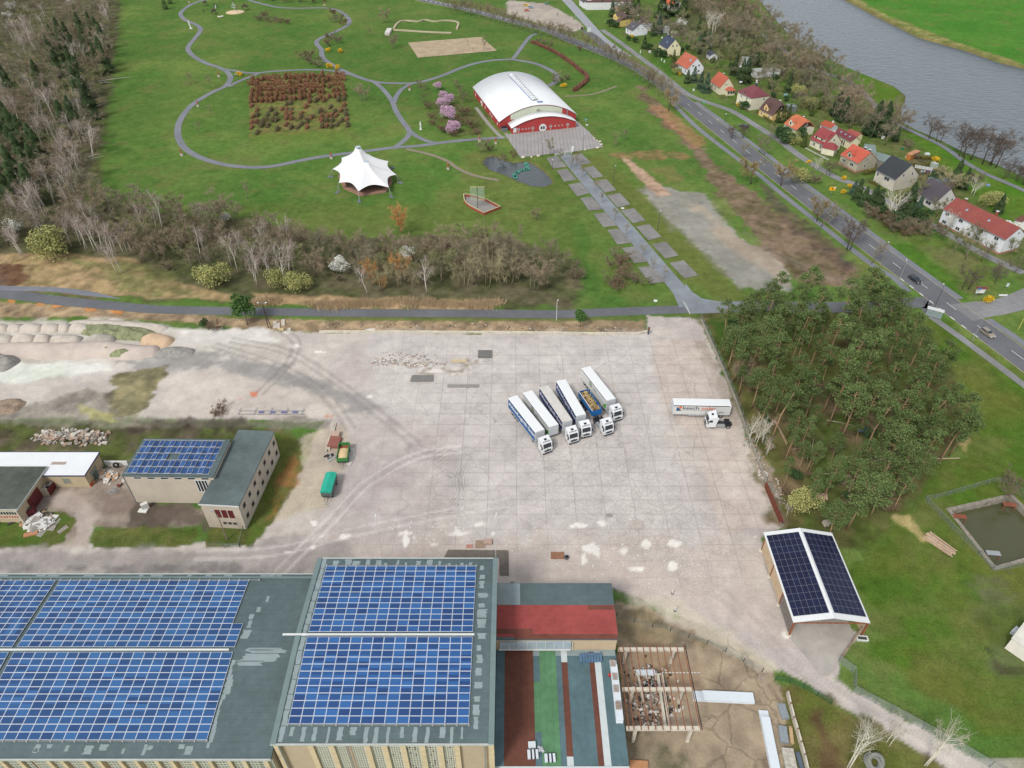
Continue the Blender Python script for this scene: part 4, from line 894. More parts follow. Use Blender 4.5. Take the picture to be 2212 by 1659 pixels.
MB().box(-w_/2-.04,w_/2+.04,-l_/2-.08,-l_/2-.003,7.0,7.34).build('roof_edge',whitef,t)
mar=mat('maroon_paint',(108,44,48),.6,.1,2)
for k in range(3):win(t,'f',w_-.4,l_-.4,-.9+k*1.35,3.3,1.05,2.3,mar,mar,.14)
for k in range(3):win(t,'f',w_-.4,l_-.4,-.2+k*1.05,1.2,.8,.8,mat('grey_frame',(150,146,140),.8,.1,1))
for k in range(7):
 for z in(1.4,4.4):win(t,'r',w_-.4,l_-.4,-l_/2+2.2+k*3.0,z,1.2,1.3,mat('grey_frame',(0,0,0)),None,.12)
MB().cyl((w_/2-.05,-l_/2+.3,0),.08,7.1,6).build('downpipe',metw,t)
wht=mat('white_membrane',(236,238,240),.6,.04,.3)
P=[G(*p,3.9)for p in(T(0,2,-700,790),T(0,2,722,790),T(0,2,862,590),T(0,2,-500,588))]
c=Vector((P[1].x-14,(P[1].y+P[2].y)/2,0));t=thing('white_roofed_shed','low tan shed with a bright white sheeted roof and a stained patch','shed',c)
L=[(p-c)for p in P];yn,yf,xr=L[1].y,L[2].y,(L[1].x+L[2].x)/2
MB().box(-20,xr-.2,yn+.2,yf-.2,0,3.6).build('wall',mat('shed_wall_tan',(196,178,148),.9,.1,.6),t)
MB().box(-20,xr,yn,yf,3.6,3.9).build('roof',wht,t)
MB().box(-20,xr+.05,yf+.003,yf+.25,3.5,3.86).build('roof_edge',mat('navy_trim',(70,72,110),.6,.1,1),t)
MB().box(-20,xr+.06,yn-.06,yn-.003,3.6,3.93).build('roof_edge',mat('navy_trim',(0,0,0)),t)
MB().box(xr+.003,xr+.07,yn-.06,yf,3.6,3.93).build('roof_edge',mat('navy_trim',(0,0,0)),t)
q=G(*T(0,2,508,684),3.9)-c;MB().box(q.x-1.6,q.x+1.6,q.y-.45,q.y+.4,3.903,3.912).build('stain',mat('stain_brown',(176,160,150),.8,.3,3),t)
o=MB();rr=random.Random(8)
for k in range(7):o.ball((-18+k*.7,yf-.9-rr.random(),3.9),.5,8,4,(1.6,.8,.35),.5,rr)
o.build('loose_sheet',wht,t)
win(t,'f',0,-2*(yn+.2),xr-4.6,1.1,1.7,1.7,mat('weathered_frame',(170,164,140),.9,.1,1),gblk,.15,2)
win(t,'r',2*(xr-.2),0,(yn+yf)/2-.4,1.4,2.6,1.4,mat('weathered_frame',(0,0,0)),gblk,.12,3)
MB().box(xr-10.4,xr-9.3,yn+.12,yn+.2,0,2.2).build('door',mat('green_door',(98,120,116),.7,.1,1),t)
P=[G(*p,4.3)for p in(T(0,2,0,1077),T(0,2,177,1080),T(0,2,378,716))]
t,w_,l_=boxb('dark_roofed_shed','low shed with a mossy dark roof, strip windows and a maroon double gate','shed',T(0,2,-330,716),T(0,2,380,716),T(0,2,-480,1077),T(0,2,178,1079),4.3,mat('shed_wall_tan',(0,0,0)),mat('mossy_felt',(84,90,82),.9,.25,.5,var2=.2,scale2=.2))
MB().box(-w_/2,w_/2+.06,-l_/2-.07,-l_/2-.003,4.0,4.34).build('roof_edge',mat('eave_white',(0,0,0)),t);MB().box(w_/2+.003,w_/2+.07,-l_/2,l_/2,4.0,4.34).build('roof_edge',mat('eave_white',(0,0,0)),t)
rp_=mat('red_pane',(190,110,96),.6,.3,3)
for u0 in(-6.2,-2.6,1.0):
 pass
for k in range(3):
 u=w_/2-3.0-k*5.2;win(t,'f',w_-.4,l_-.4,u,2.3,4.4,1.1,mat('concrete',(0,0,0)),gdark,.12,8);win(t,'f',w_-.4,l_-.4,u,1.25,4.4,.95,mat('concrete',(0,0,0)),rp_,.12,8)
for k in range(4):MB().box(w_/2-.7-k*5.2,w_/2-.35-k*5.2,-l_/2-.05,-l_/2+.3,0,3.99).build('pilaster',conc,t)
yd=-l_/2+l_*.42;MB().box(w_/2-.19,w_/2-.08,yd-1.9,yd+2.1,.05,3.2).build('gate',mar,t)
q=wpt(0,2,460,905,0);b_=thing('lean_to','small tan lean-to filled with scrap beside the maroon gate','lean-to',(q.x-1,q.y,0))
MB().box(-1.6,1.4,-2.0,-1.85,0,2.1).build('front_wall',ow,b_);MB().box(-1.6,-1.45,-1.85,1.6,0,2.1).build('side_wall',ow,b_);MB().box(1.4,1.55,-2.0,1.6,0,1.8).build('door_leaf',mar,b_)
o=MB();rr=random.Random(3)
for k in range(16):
 x,y=rr.uniform(-1.3,1.2),rr.uniform(-1.6,1.4);o.M=Matrix.Translation((x,y,1.2+rr.random()*.7))@Matrix.Rotation(rr.random()*3,4,'Z')@Matrix.Rotation(rr.random()*.5,4,'X');o.box(-.5,.5,-.18,.18,0,.12)
o.build('scrap',metw,b_)
q=wpt(0,2,275,1118,0);b_=thing('maroon_hut','small maroon bin cabin leaning at the corner of the mossy shed','cabin',(q.x,q.y,0),.5);MB().box(-.9,.9,-1,1,0,1.7).build('body',mar,b_);MB().box(-.5,.5,-.6,.6,1.701,1.76).build('lid',mat('dark_inside',(0,0,0)),b_)
# ---------------- the red sports hall ----------------
O=G(1080,280.8);E=G(1243.2,264.5);ang=math.atan2(E.y-O.y,E.x-O.x);Wd=(E-O).length;Ln=51.5
t=thing('sports_hall','red sports hall under a huge white barrel roof with round windows in its front wing','sports hall',(O.x,O.y,0),ang)
redw=mat('red_cladding',(176,66,64),.6,.07,.5,var2=.05,scale2=.1);addstripes(redw,0,.9,.08,.9)
def arc(wd,z0,z1,n=20):
 s=z1-z0;r=(wd*wd/4+s*s)/(2*s);a=math.asin(wd/2/r);return[(wd/2+r*math.sin(-a+2*a*k/n),z0+r*math.cos(-a+2*a*k/n)-r*math.cos(a))for k in range(n+1)]
he,hr=3.8,9.6;A=arc(Wd,he,hr)
MB().extr([(0,0)]+[(x,z-.1)for x,z in A]+[(Wd,0)],0,Ln).build('wall',redw,t)
B_=arc(Wd+.9,he,hr+.25);o=MB();o.extr([(x-.45,z+.0)for x,z in B_]+[(x-.45,z-.22)for x,z in B_[::-1]],-.4,Ln+.4);o.build('roof',wht,t,True)
pc=mat('polycarbonate',(206,212,190),.4,.05,.5,var2=.06,scale2=.2);addstripes(pc,0,1.2,.08,.9)
sub=[(x,z)for x,z in A if 4.5<x<Wd-5.5];MB().extr([(sub[0][0],4.2)]+[(x,z-.35)for x,z in sub]+[(sub[-1][0],4.2)],-.05,0.0-.003).build('glazing_band',pc,t)
MB().box(17.2,18.9,-.12,-.055,6.9,7.6).build('vent_grille',mat('grey_frame',(0,0,0)),t)
w2,sp2,aw0,aw1=30.1,6.4,2.8,6.5;x0=4.0
A2=[(x+x0,z)for x,z in arc(w2,aw0,aw1)]
wing=MB().extr([(x0,0)]+[(x,z-.12)for x,z in A2]+[(x0+w2,0)],-sp2,-.06).build('front_wing',redw,t)
B2=[(x+x0-.4,z)for x,z in arc(w2+.8,aw0,aw1+.22)]
MB().extr(B2+[(x,z-.2)for x,z in B2[::-1]],-sp2-.5,-.055).build('wing_roof',wht,t,True)
def disc(mb,x,y,z,r,n=20,t_=.06):
 mb.loft([[(x+r*math.cos(k*2*math.pi/n),yy_,z+r*math.sin(k*2*math.pi/n))for k in range(n)]for yy_ in(y,y-t_)])
dr=MB();disc(dr,x0+14.3,-sp2,1.45,1.75,24);do=dr.build('door',whitef,t)
MB().box(x0+13.3,x0+14.1,-sp2-.1,-sp2-.061,.9,2.1).build('pane',gdark,do);MB().box(x0+14.4,x0+15.2,-sp2-.1,-sp2-.061,.9,2.1).build('pane',gdark,do)
for x,r in((2.9,.62),(9.6,.62),(18.1,.62),(26.2,.62),(4.8,.34),(6.4,.34),(7.9,.34),(20.2,.34),(21.9,.34),(23.5,.34)):
 z=1.75;o=MB();disc(o,x0+x,-sp2,z,r);f=o.build('round_window',whitef,t)
 o=MB();disc(o,x0+x,-sp2-.061,z+(.0 if r>.5 else .08),r*(.82 if r>.5 else .6),16,.02);f2=o.build('pane',gdark,f)
 if r>.5:MB().box(x0+x-r,x0+x+r,-sp2-.12,-sp2-.085,z-.1,z+.1).build('bar',whitef,f)
 if r>.5:MB().box(x0+x-.4,x0+x+.4,-sp2-.2,-sp2-.003,0,z-r-.05).build('buttress',mat('pink_brick',(196,130,112),.9,.2,3),t)
MB().box(x0+.5,x0+1.9,-sp2-.06,-sp2-.003,.6,2.7).build('white_panel',whitef,t)
for y in(4,14,17.5,27,36,47):MB().box(-.08,-.003,y,y+.9,.8,2.0).build('window',whitef,t)
MB().box(-.09,-.003,33,35.4,0,2.2).build('door',whitef,t)
sk=MB();sk.extr([(Wd/2-1.2,hr+.1),(Wd/2-1.0,hr+.75),(Wd/2,hr+1.05),(Wd/2+1.0,hr+.75),(Wd/2+1.2,hr+.1)],5,Ln-6);so_=sk.build('skylight',wht,t)
MB().box(Wd/2-1.5,Wd/2-1.22,5,Ln-6,hr+.05,hr+.35).build('gutter_strip',mat('blue_trim',(104,128,176),.5,.1,1),t)  # raised blue trim strip along one side of the skylight
o=MB();[o.box(Wd/2-1.1,Wd/2+1.15,5+k*2.5,5.15+k*2.5,hr+.3,hr+1.12)for k in range(16)];o.build('skylight_rib',metw,t)
MB().box(Wd/2+.2,Wd/2+2.6,2.0,3.4,hr+.05,hr+.5).build('roof_hatch',mat('blue_trim',(0,0,0)),t)
MB().cyl((Wd-4.4,-.35,3.2),.18,3.6,8).build('flue',metw,t)
q=G(*T(1,0,2145,1128));b_=thing('container','small dark bin container between the hall corner and its front wing','container',(q.x,q.y,0),ang);MB().box(-1.4,1.4,-1.2,1.2,0,1.5).build('body',mat('bin_grey',(120,128,130),.6,.1,1),b_);MB().box(-1.45,1.45,-1.1,1.3,1.501,1.62).build('lid',mat('dark_strap',(0,0,0)),b_)
# ---------------- membrane stage ----------------
def QT(x,y,h=0):return G(691.2+x*.09375,299.5+y*.09375,h)
cor=[(290,700,3.2),(435,1020,3.2),(885,1215,3.4),(1585,1125,3.2),(1760,830,3.2),(1580,520,3.2),(1130,365,3.4),(495,440,3.2)]
CP_=[QT(*c_)for c_ in cor];P1,P2=QT(875,190,9.6),QT(1055,525,8.6)
c=(P1+P2)/2;c.z=0;t=thing('stage_tent','white two-peaked tension membrane roof over a round stage on the lawn','tent',c)
CP_=[p-c for p in CP_];P1-=c;P2-=c
mem=mat('membrane',(238,238,238),.55,.02,.3)
bd=[];NB=12
for i in range(8):
 a,b_=CP_[i],CP_[(i+1)%8]
 for k in range(NB):
  s=k/NB;p=a.lerp(b_,s);f=4*s*(1-s);mid=Vector((0,0,0));p=p+(mid-Vector((p.x,p.y,0)))*.15*f;p.z=a.z*(1-s)+b_.z*s+.5*f;bd.append(p)
NR_=14;secs=[]
for j in range(NR_+1):
 s=j/NR_;row=[]
 for p in bd:
  d_=Vector((P2.x-P1.x,P2.y-P1.y));L2=d_.length_squared;u=max(0,min(1,(Vector((p.x-P1.x,p.y-P1.y)).dot(d_))/L2))
  base=Vector((P1.x,P1.y))+d_*u;dirv=(Vector((p.x,p.y))-base)
  rim=base+dirv.normalized()*max(.015,1.0*abs(2*u-1)**6)
  sag=1-.34*(4*u*(1-u))**.6;pz=P1.z+(P2.z-P1.z)*u;zr=3.0+(pz-3.0)*sag
  q_=Vector((p.x,p.y)).lerp(rim,s);z=p.z+(zr-p.z)*(s*.62+s**5*.38)
  row.append((q_.x,q_.y,z))
 secs.append(row)
o=MB();o.loft(secs,False);o.idx(range(len(o.v)-len(bd),len(o.v)));o.build('membrane',mem,t,True)
for P_ in(P1,P2):
 MB().cyl((P_.x,P_.y,P_.z-.05),1.05,.16,20).build('top_disc',mat('disc_blue_grey',(186,200,210),.5,.03,1),t);MB().cyl((P_.x,P_.y,0),.2,P_.z-.1,8).build('mast',metw,t)
feet=[(225,880),(400,1215),(895,1440),(1660,1335),(1835,1010),(1675,680),(1250,360),(440,560)]
for k,(x,y)in enumerate(feet):
 p=QT(x,y)-c;q_=CP_[k];dv_=Vector((q_.x,q_.y,0)).normalized()
 base=Vector((q_.x,q_.y,0))+dv_*.6
 fo=MB().box(-1.1,1.1,-.6,.6,0,.12).build('anchor',mat('anchor_grey',(112,116,126),.7,.15,2),t);fo.location=base+dv_*.8;fo.rotation_euler=(0,0,math.atan2(dv_.y,dv_.x))
 MB().tube([base+Vector((0,0,.1)),(q_.x,q_.y,q_.z+.3)],.09,6).build('strut',metw,t)
 MB().tube([base+dv_*1.5+Vector((0,0,.1)),(q_.x,q_.y,q_.z+.2)],.05,5).build('guy_rod',metw,t)
pl=[(p.x*.86,p.y*.86)for p in CP_];brs=mat('stage_brick',(166,128,112),.9,.2,1);MB().prism(pl,0,.45).build('stage_floor',brs,t)
pin=[(x*.86,y*.86)for x,y in pl];o=MB()
for i in range(8):
 if i in(2,):continue
 a,b_=pin[i],pin[(i+1)%8];o.face((*a,.45),(*b_,.45),(*b_,3.1),(*a,3.1))
o.build('stage_screen',mat('dark_screen',(92,76,68),.9,.2,1),t)
def QB(x,y,h=0):return G(979.2+x*.0625,380.2+y*.0625,h)
c=QB(900,1000);t=thing('ball_court','boat-shaped grey ball pit in a red timber kerb with a tall net on a mast','ball court',c)
rim=[QB(x,y,1.0)-c for x,y in((355,620),(700,650),(1120,780),(1620,1045),(1060,1265),(850,1160),(600,1030),(450,920),(375,800))]
wd=mat('red_timber',(164,84,70),.85,.15,2);wdl=mat('pale_rail',(206,196,150),.8,.1,2)
o=MB();ribbon(o,[Vector(p[:2])for p in rim+rim[:1]],.25,1.0,z0=0);o.build('kerb_wall',wd,t)
o=MB();ribbon(o,[Vector(p[:2])for p in rim+rim[:1]],.34,1.08,z0=1.003);o.build('rail',wdl,t)
o=MB();flat(o,[(p.x,p.y)for p in rim],.05);o.build('court_floor',mat('court_grey',(150,146,142),.9,.08,1),t)
o=MB();up=[QB(x,y,2.2)-c for x,y in((380,575),(780,640),(1130,775),(1400,920))]
o.tube(up,.05,5);o.build('rail',mat('green_rail',(130,180,110),.6,.1,2),t)
m0=QB(845,1100)-c;o=MB();o.cyl((m0.x,m0.y,0),.12,8.2,8);o.build('mast',mat('green_steel',(84,104,84),.6,.1,2),t)
mesh_m=mat('net_mesh',(180,200,180),.8,.05,1)
def alpha(m_,a):
 n_=m_.node_tree;b__=n_.nodes['Principled BSDF'];b__.inputs['Alpha'].default_value=a;return m_
alpha(mesh_m,.25)
w_=2.6;MB().box(m0.x-w_,m0.x+w_,m0.y-.02,m0.y+.02,3.2,8.0).build('net',mesh_m,t);MB().box(m0.x-w_,m0.x+w_,m0.y-.06,m0.y+.06,8.0,8.18).build('top_bar',wdl,t);MB().box(m0.x-w_,m0.x+w_,m0.y-.05,m0.y+.05,3.05,3.2).build('bottom_bar',wdl,t)
# ---------------- houses ----------------
tiles={}
def rooftile(name,rgb,per=.34):
 if name not in tiles:
  m_=mat('roof_'+name,rgb,.8,.10,1.5,var2=.07,scale2=.25);addstripes(m_,1,per*2,.12,.82);tiles[name]=m_
 return tiles[name]
def house(label,A,B,Cc,he,Rr,wall,roof,Wm=None,hip=0,fw=(),gw=(),dorm=(),sdorm=None,chim=(),cat='house',over=.35,wallname=None,base=None,porch=None,skyl=(),hr=None):
 A,B,Cc=G(*A,he),G(*B,he),G(*Cc,he)
 d1=Vector((B.x-A.x,B.y-A.y));d2=Vector((Cc.x-B.x,Cc.y-B.y));a1=math.atan2(d1.y,d1.x);a2=math.atan2(d2.y,d2.x)-math.pi/2
 ang=(a1+a2)/2;L_=d1.length;W_=Wm or d2.length*math.cos((a1-a2)/2)
 ex=Vector((math.cos(ang),math.sin(ang)));ey=Vector((-ex.y,ex.x))
 if hr is None:
  mid=Vector((B.x,B.y))+ey*W_/2;best=min([(abs((G(*Rr,h)[0]-mid.x)*ex.x*0+(Vector(G(*Rr,h)[:2])-mid).dot(ey)),h)for h in[he+.5+.1*k for k in range(60)]]);hr=max(he+1.5,min(best[1],he+.62*W_))
 print('HOUSE',label[:30],'L%.1f W%.1f ang %.0f (%.0f %.0f) he%.1f hr%.1f'%(L_,W_,math.degrees(ang),math.degrees(a1),math.degrees(a2),he,hr))
 cc=Vector((B.x,B.y))-ex*L_/2+ey*W_/2
 t=thing('house',label,cat,(cc.x,cc.y,0),ang)
 wm=mat('wall_'+(wallname or str(wall)),wall,.85,.05,.5,var2=.05,scale2=.3);rm=rooftile(*roof)
 ww,ll=W_/2-over,L_/2-over*.6
 sl=(hr-he)/(W_/2);hw=he+sl*over-.12
 if not hip:o=MB();o.M=Matrix.Rotation(math.pi/2,4,'Z');zt_=hr-(hr-he)*.28;yt_=W_/2*.28;o.extr([(-ww,0),(ww,0),(ww,hw)]+([(yt_,zt_-.15),(-yt_,zt_-.15)]if hip==2 else[(0,hr-.15)])+[(-ww,hw)],-ll,ll)
 else:o=MB();o.box(-ll,ll,-ww,ww,0,hw)
 wo=o.build('wall',wm,t)
 if base:o=MB();o.box(-ll-.05,ll+.05,-ww-.05,ww+.05,0,.7);o.build('plinth',mat('plinth',(176,130,112),.9,.1,2),t)
 th=.14
 if hip==1:
  k=L_/2-W_/2*.75;o=MB();o.v=[];z0=he
  q=[(-L_/2,-W_/2,z0),(L_/2,-W_/2,z0),(L_/2,W_/2,z0),(-L_/2,W_/2,z0)];k=max(k,.4)
  r1,r2=(-k,0,hr),(k,0,hr);o.face(q[0],q[1],r2,r1);o.face(q[2],q[3],r1,r2);o.face(q[1],q[2],r2);o.face(q[3],q[0],r1);o.face(*[(x,y,z-.12)for x,y,z in q[::-1]])
  for i in range(4):a,b_=q[i],q[(i+1)%4];o.face((a[0],a[1],a[2]-.12),(b_[0],b_[1],b_[2]-.12),b_,a)
  ro=o.build('roof',rm,t)
 else:
  hh=.28 if hip==2 else 0
  yh=W_/2*hh;zh=hr-(hr-he)*hh;ro=None
  for s in(-1,1):
   o=MB();e=L_/2;k=e-yh*.9
   if hh:pts=[(-e,s*W_/2,he),(e,s*W_/2,he),(e,s*yh,zh),(k,0,hr),(-k,0,hr),(-e,s*yh,zh)]
   else:pts=[(-e,s*W_/2,he),(e,s*W_/2,he),(e,0,hr),(-e,0,hr)]
   if s>0:pts=pts[::-1]
   top=[o.pt(p)for p in pts];bot=[o.pt((p[0],p[1],p[2]-th))for p in pts];n_=len(pts)
   o.idx(top);o.idx(bot[::-1]);[o.idx((bot[i],bot[(i+1)%n_],top[(i+1)%n_],top[i]))for i in range(n_)]
   ro=o.build('roof',rm,t)
  if hh:
   for s in(-1,1):
    e=L_/2;k=e-yh*.9;o=MB();o.loft([[(s*e,-yh,zh),(s*e,yh,zh),(s*k,0,hr)],[(s*e,-yh,zh-.1),(s*e,yh,zh-.1),(s*k,0,hr-.1)]]);o.build('roof',rm,t)
 for s in(-1,1):MB().box(-L_/2,L_/2,s*(W_/2+.05)-.06,s*(W_/2+.05)+.06,he-.16,he-.04).build('gutter',mat('gutter',(150,152,154),.5,.1,1),t)
 F,Rt=2*ww,2*ll
 for(u,z,w_,h_)in fw:win(t,'f',0,2*ww,-ll+u*2*ll,z,w_,h_,bars=2 if w_>.9 else 1)
 for(u,z,w_,h_)in gw:win(t,'r',2*ll,0,-ww+u*2*ww,z,w_,h_,bars=2 if w_>.9 else 1)
 for(u,w_,dh)in dorm:
  x=-ll+u*2*ll;zt=he+dh;o=MB();y0=-W_/2+.5;yb_=-W_/2+(dh+w_*.45)/sl+.2
  o.extr([(x-w_/2,he-.3),(x+w_/2,he-.3),(x+w_/2,zt),(x,zt+w_*.45),(x-w_/2,zt)],y0,min(yb_,0));d_=o.build('dormer',wm,t)
  for s in(-1,1):
   o=MB();o.loft([[(x,y,zt+w_*.45+.15),(x,y,zt+w_*.45+.02),(x+s*(w_/2+.3),y,zt-.27),(x+s*(w_/2+.3),y,zt-.14)]for y in(y0-.3,min(yb_,0))]);o.build('roof',rm,d_)
  o=MB();o.box(x-.4,x+.4,y0-.05,y0-.003,he+dh*.35,he+dh*.35+1.1);o.build('window',gdark,d_)
 if sdorm:
  u0,u1,dh=sdorm;xa,xb=-ll+u0*2*ll,-ll+u1*2*ll;y0=-W_/2+1.0;o=MB();zt=he+dh
  o.M=None;o.loft([[(x,y0,he),(x,y0,zt),(x,-.2,hr-.35),(x,-.2,he)]for x in(xa,xb)]);d_=o.build('dormer',wm,t)
  o=MB();o.loft([[(x,y0-.35,zt-.06),(x,y0-.35,zt+.08),(x,0,hr+.06),(x,0,hr-.1)]for x in(xa-.3,xb+.3)]);o.build('roof',rm,d_)
  for u in(.18,.72):x=xa+(xb-xa)*u;o=MB();o.box(x-.55,x+.55,y0-.06,y0-.003,he+.8,he+2.0);f=o.build('window',whitef,d_);MB().box(x-.45,x+.45,y0-.075,y0-.062,he+.9,he+1.9).build('pane',gdark,f)
 for(u,v_,hh_,cm)in chim:
  x=-L_/2+u*L_;y=v_*W_/2;z=hr-abs(v_)*(hr-he);cmn=mat('chim_'+cm,{'brick':(150,84,66),'dark':(66,70,86),'white':(220,220,218)}[cm],.9,.1,2)
  ch_=MB().box(x-.35,x+.35,y-.3,y+.3,z-.5,z+hh_).build('chimney',cmn,t);MB().box(x-.42,x+.42,y-.37,y+.37,z+hh_+.003,z+hh_+.12).build('cap',whitef,ch_)
 for(u,v_,w_,h_)in skyl:
  a_=math.atan(sl);M0=Matrix.Translation((-L_/2+u*L_,-W_/2*(1-v_),he+(hr-he)*v_+.02))@Matrix.Rotation(a_,4,'X');o=MB();o.M=M0;o.box(-w_/2,w_/2,0,h_,0,.1);f=o.build('roof_window',metw,t);o=MB();o.M=M0;o.box(-w_/2+.08,w_/2-.08,.08,h_-.08,.101,.115);o.build('pane',mat('sky_glass',(140,164,184),.2,.1,1),f)
 return t,L_,W_,ex,ey
yel,crm,wal,gry=(234,206,128),(226,218,190),(232,234,238),(176,168,148)
house('yellow house with a brown half-hipped roof, the farthest along the lane',Z4(105,275),Z4(230,335),Z4(515,262),3.6,Z4(395,190),yel,('brown',(104,86,84)),hip=2,fw=((.3,1,1,1.2),(.75,1,1,1.2)),gw=((.42,4.2,.7,1.3),(.62,4.2,.7,1.3),(.5,1.1,.7,1.3)),dorm=((.42,3.6,2.6),),chim=((.5,.1,.8,'brick'),))
house('white house with a dark grey gable roof and a brick chimney beside the yellow one',Z4(370,455),Z4(510,530),Z4(830,495),3.2,Z4(690,378),wal,('darkgrey',(92,88,92)),gw=((.35,3.7,1,.6),(.65,3.7,1,.6)),fw=((.3,.9,.9,1.9),(.7,.9,1,1.3)),chim=((.6,.15,1,'brick'),),skyl=((.6,.35,.8,1.2),))
house('cream house with a navy blue gable roof',Z4(1015,800),Z4(1225,905),Z4(1540,890),4.2,Z4(1415,712),(236,228,188),('navy',(66,74,94)),gw=((.38,4.9,.9,1.3),(.68,4.9,.9,1.3)),fw=((.2,1.4,.9,1.4),(.5,1.4,.9,1.4),(.85,1.4,.9,1.4)),chim=((.35,.3,.9,'dark'),(.25,-.1,.9,'dark')),skyl=((.55,.4,.7,1.0),))
house('white house with a plain orange roof and a wide blue skylight',Z4(1435,1185),Z4(1645,1325),Z4(1985,1280),3.2,Z4(1855,1092),(236,238,244),('orange',(186,104,82)),gw=((.32,3.9,1,1.2),(.68,3.9,1,1.2),(.7,1,1.4,1.2)),fw=((.15,1,1,1.3),(.5,1,1,1.3),(.85,1,1,1.3)),skyl=((.75,.55,1.4,1.3),))
t_,L_,W_,ex,ey=house('cream house with an orange roof and a hipped bay window on its gable',Z5(215,465),Z5(440,605),Z5(750,590),3.5,Z5(635,402),(222,214,186),('orange2',(186,98,76)),gw=((.42,4.3,.7,.9),),fw=((.2,1,1.1,1.4),(.55,1,1.1,1.4)),chim=((.4,.12,.7,'dark'),))
bay=MB().box(L_/2-.2,L_/2+2.2,-.6,W_/2-.3,0,2.5).build('bay',mat('wall_(222, 214, 186)',(0,0,0)),t_);o=MB();o.loft([[(L_/2-.2,-.9,2.5),(L_/2+2.6,-.9,2.5),(L_/2+2.6,W_/2,2.5),(L_/2-.2,W_/2,2.5)],[(L_/2-.2,.6,3.6),(L_/2+.6,.8,3.6),(L_/2+.6,W_/2-1.6,3.6),(L_/2-.2,W_/2-1.4,3.6)]]);o.build('roof',tiles['orange2'],bay)
for k in range(3):MB().box(L_/2+2.201,L_/2+2.25,-.3+k*1.4,.7+k*1.4,.9,2.1).build('window',gdark,bay)
house('tall cream two-storey house with a maroon hipped roof and small white dormer',Z5(815,680),Z5(1095,825),Z5(1480,765),5.8,Z5(1215,480),(226,220,196),('maroon',(124,70,76)),hip=1,hr=9.6,fw=((.28,3.9,1,1.3),(.68,3.9,1,1.3),(.25,1.3,1,1.3)),gw=((.72,3.9,1,1.3),),dorm=((.42,1.6,.9),),chim=((.55,.0,1.4,'dark'),))
house('yellow-ochre house with a dark brown steep roof and front cross gable behind bare trees',Z5(1262,1040),Z5(1535,1185),Z5(1850,1130),2.8,Z5(1740,895),(232,198,138),('brown2',(94,72,68)),hip=2,gw=((.5,5.0,.6,.9),(.35,3.1,.8,1.2),(.66,3.1,.8,1.2)),fw=((.2,.8,1,1.1),(.75,.8,1,1.1)),dorm=((.42,3.0,2.4),),chim=((.7,.15,.8,'white'),))
house('cream house with a bright orange half-hipped roof and one gabled dormer',Z6(220,460),Z6(480,600),Z6(870,540),3.0,Z6(735,385),(226,220,196),('orange3',(196,112,80)),hip=2,gw=((.5,4.0,.8,1.2),),fw=((.25,.9,1.1,1.3),(.7,.9,1,1.2)),dorm=((.42,2.4,2.3),),chim=((.55,.15,.6,'brick'),))
house('small white outbuilding with a weathered orange roof behind the maroon-roofed houses',Z6(935,490),Z6(1190,562),Z6(1308,545),3.0,Z6(1270,475),(232,234,238),('oldorange',(172,84,60)),Wm=5.5,cat='outbuilding',chim=((.7,.1,.7,'white'),))
house('cream house with a red two-storey dormer front and hipped side extension',Z6(790,770),Z6(1060,920),Z6(1400,835),3.0,Z6(1310,658),(230,224,198),('red',(150,70,72)),gw=((.5,4.0,.8,1.2),),fw=((.3,.9,1.2,1.3),(.75,.9,.9,1.5)),sdorm=(.12,.86,2.0),chim=((.75,.2,.9,'white'),))
P=G(*Z6(1215,1000),2.6);b_=thing('extension','single-storey cream extension with a red hipped roof in front of the red-dormer house','extension',(P.x+.2,P.y+2.6,0),math.radians(-38));MB().box(-2.6,2.6,-2.3,2.3,0,2.6).build('wall',mat('wall_(230, 224, 198)',(0,0,0)),b_);o=MB();o.loft([[(-2.9,-2.6,2.6),(2.9,-2.6,2.6),(2.9,2.6,2.6),(-2.9,2.6,2.6)],[(-1.2,.8,4.1),(1.0,.8,4.1),(1.0,1.4,4.1),(-1.2,1.4,4.1)]]);o.build('roof',tiles['red'],b_)
house('cream coach house with three skylights in a maroon roof',Z6(1325,640),Z6(1605,842),Z6(1745,812),3.4,Z6(1728,735),(232,224,188),('maroon2',(122,62,68)),Wm=5.0,fw=((.3,.4,.9,2.0),(.55,.4,.9,2.0),(.66,.4,.9,2.0)),skyl=((.25,.45,.7,.8),(.5,.45,.7,.8),(.75,.45,.7,.8)),cat='coach house')
house('yellow rear wing with a plain red roof behind the coach house',Z6(1560,640),Z6(1730,740),Z6(1815,690),3.6,Z6(1815,700),(232,220,170),('red2',(160,82,76)),Wm=4.4,hr=4.9,cat='wing')
house('grey rendered house with an orange roof, two dark chimneys and a pink plinth',Z6(1415,1100),Z6(1760,1290),Z6(2150,1200),4.0,Z6(2010,1045),(184,176,156),('orange4',(192,94,74)),gw=((.42,4.3,.8,1.3),(.4,1.7,.8,1.3)),fw=((.22,1.7,1.7,1.3),(.68,1.7,1.9,1.3)),dorm=((.42,2.4,1.9),),chim=((.62,.1,.9,'dark'),(.86,.12,.9,'dark')),base=1)
house('beige two-storey house with a steep black roof',Z7(175,430),Z7(435,570),Z7(755,495),4.6,Z7(645,345),(206,198,184),('black',(58,62,66)),gw=((.3,5.1,.9,1.2),(.68,5.1,.9,1.2)),fw=((.12,2.6,1,1.5),(.6,2.6,2.6,1.4),(.1,.5,.6,.6),(.35,.5,.6,.6)))
house('white house with a charcoal tiled roof and a dark wide front window',Z7(740,730),Z7(985,890),Z7(1268,828),2.9,Z7(1213,690),(216,212,206),('charcoal',(86,80,86)),gw=((.5,3.4,.8,1.1),(.78,2.6,.8,1.1)),fw=((.7,.9,2.6,1.3),),base=None)
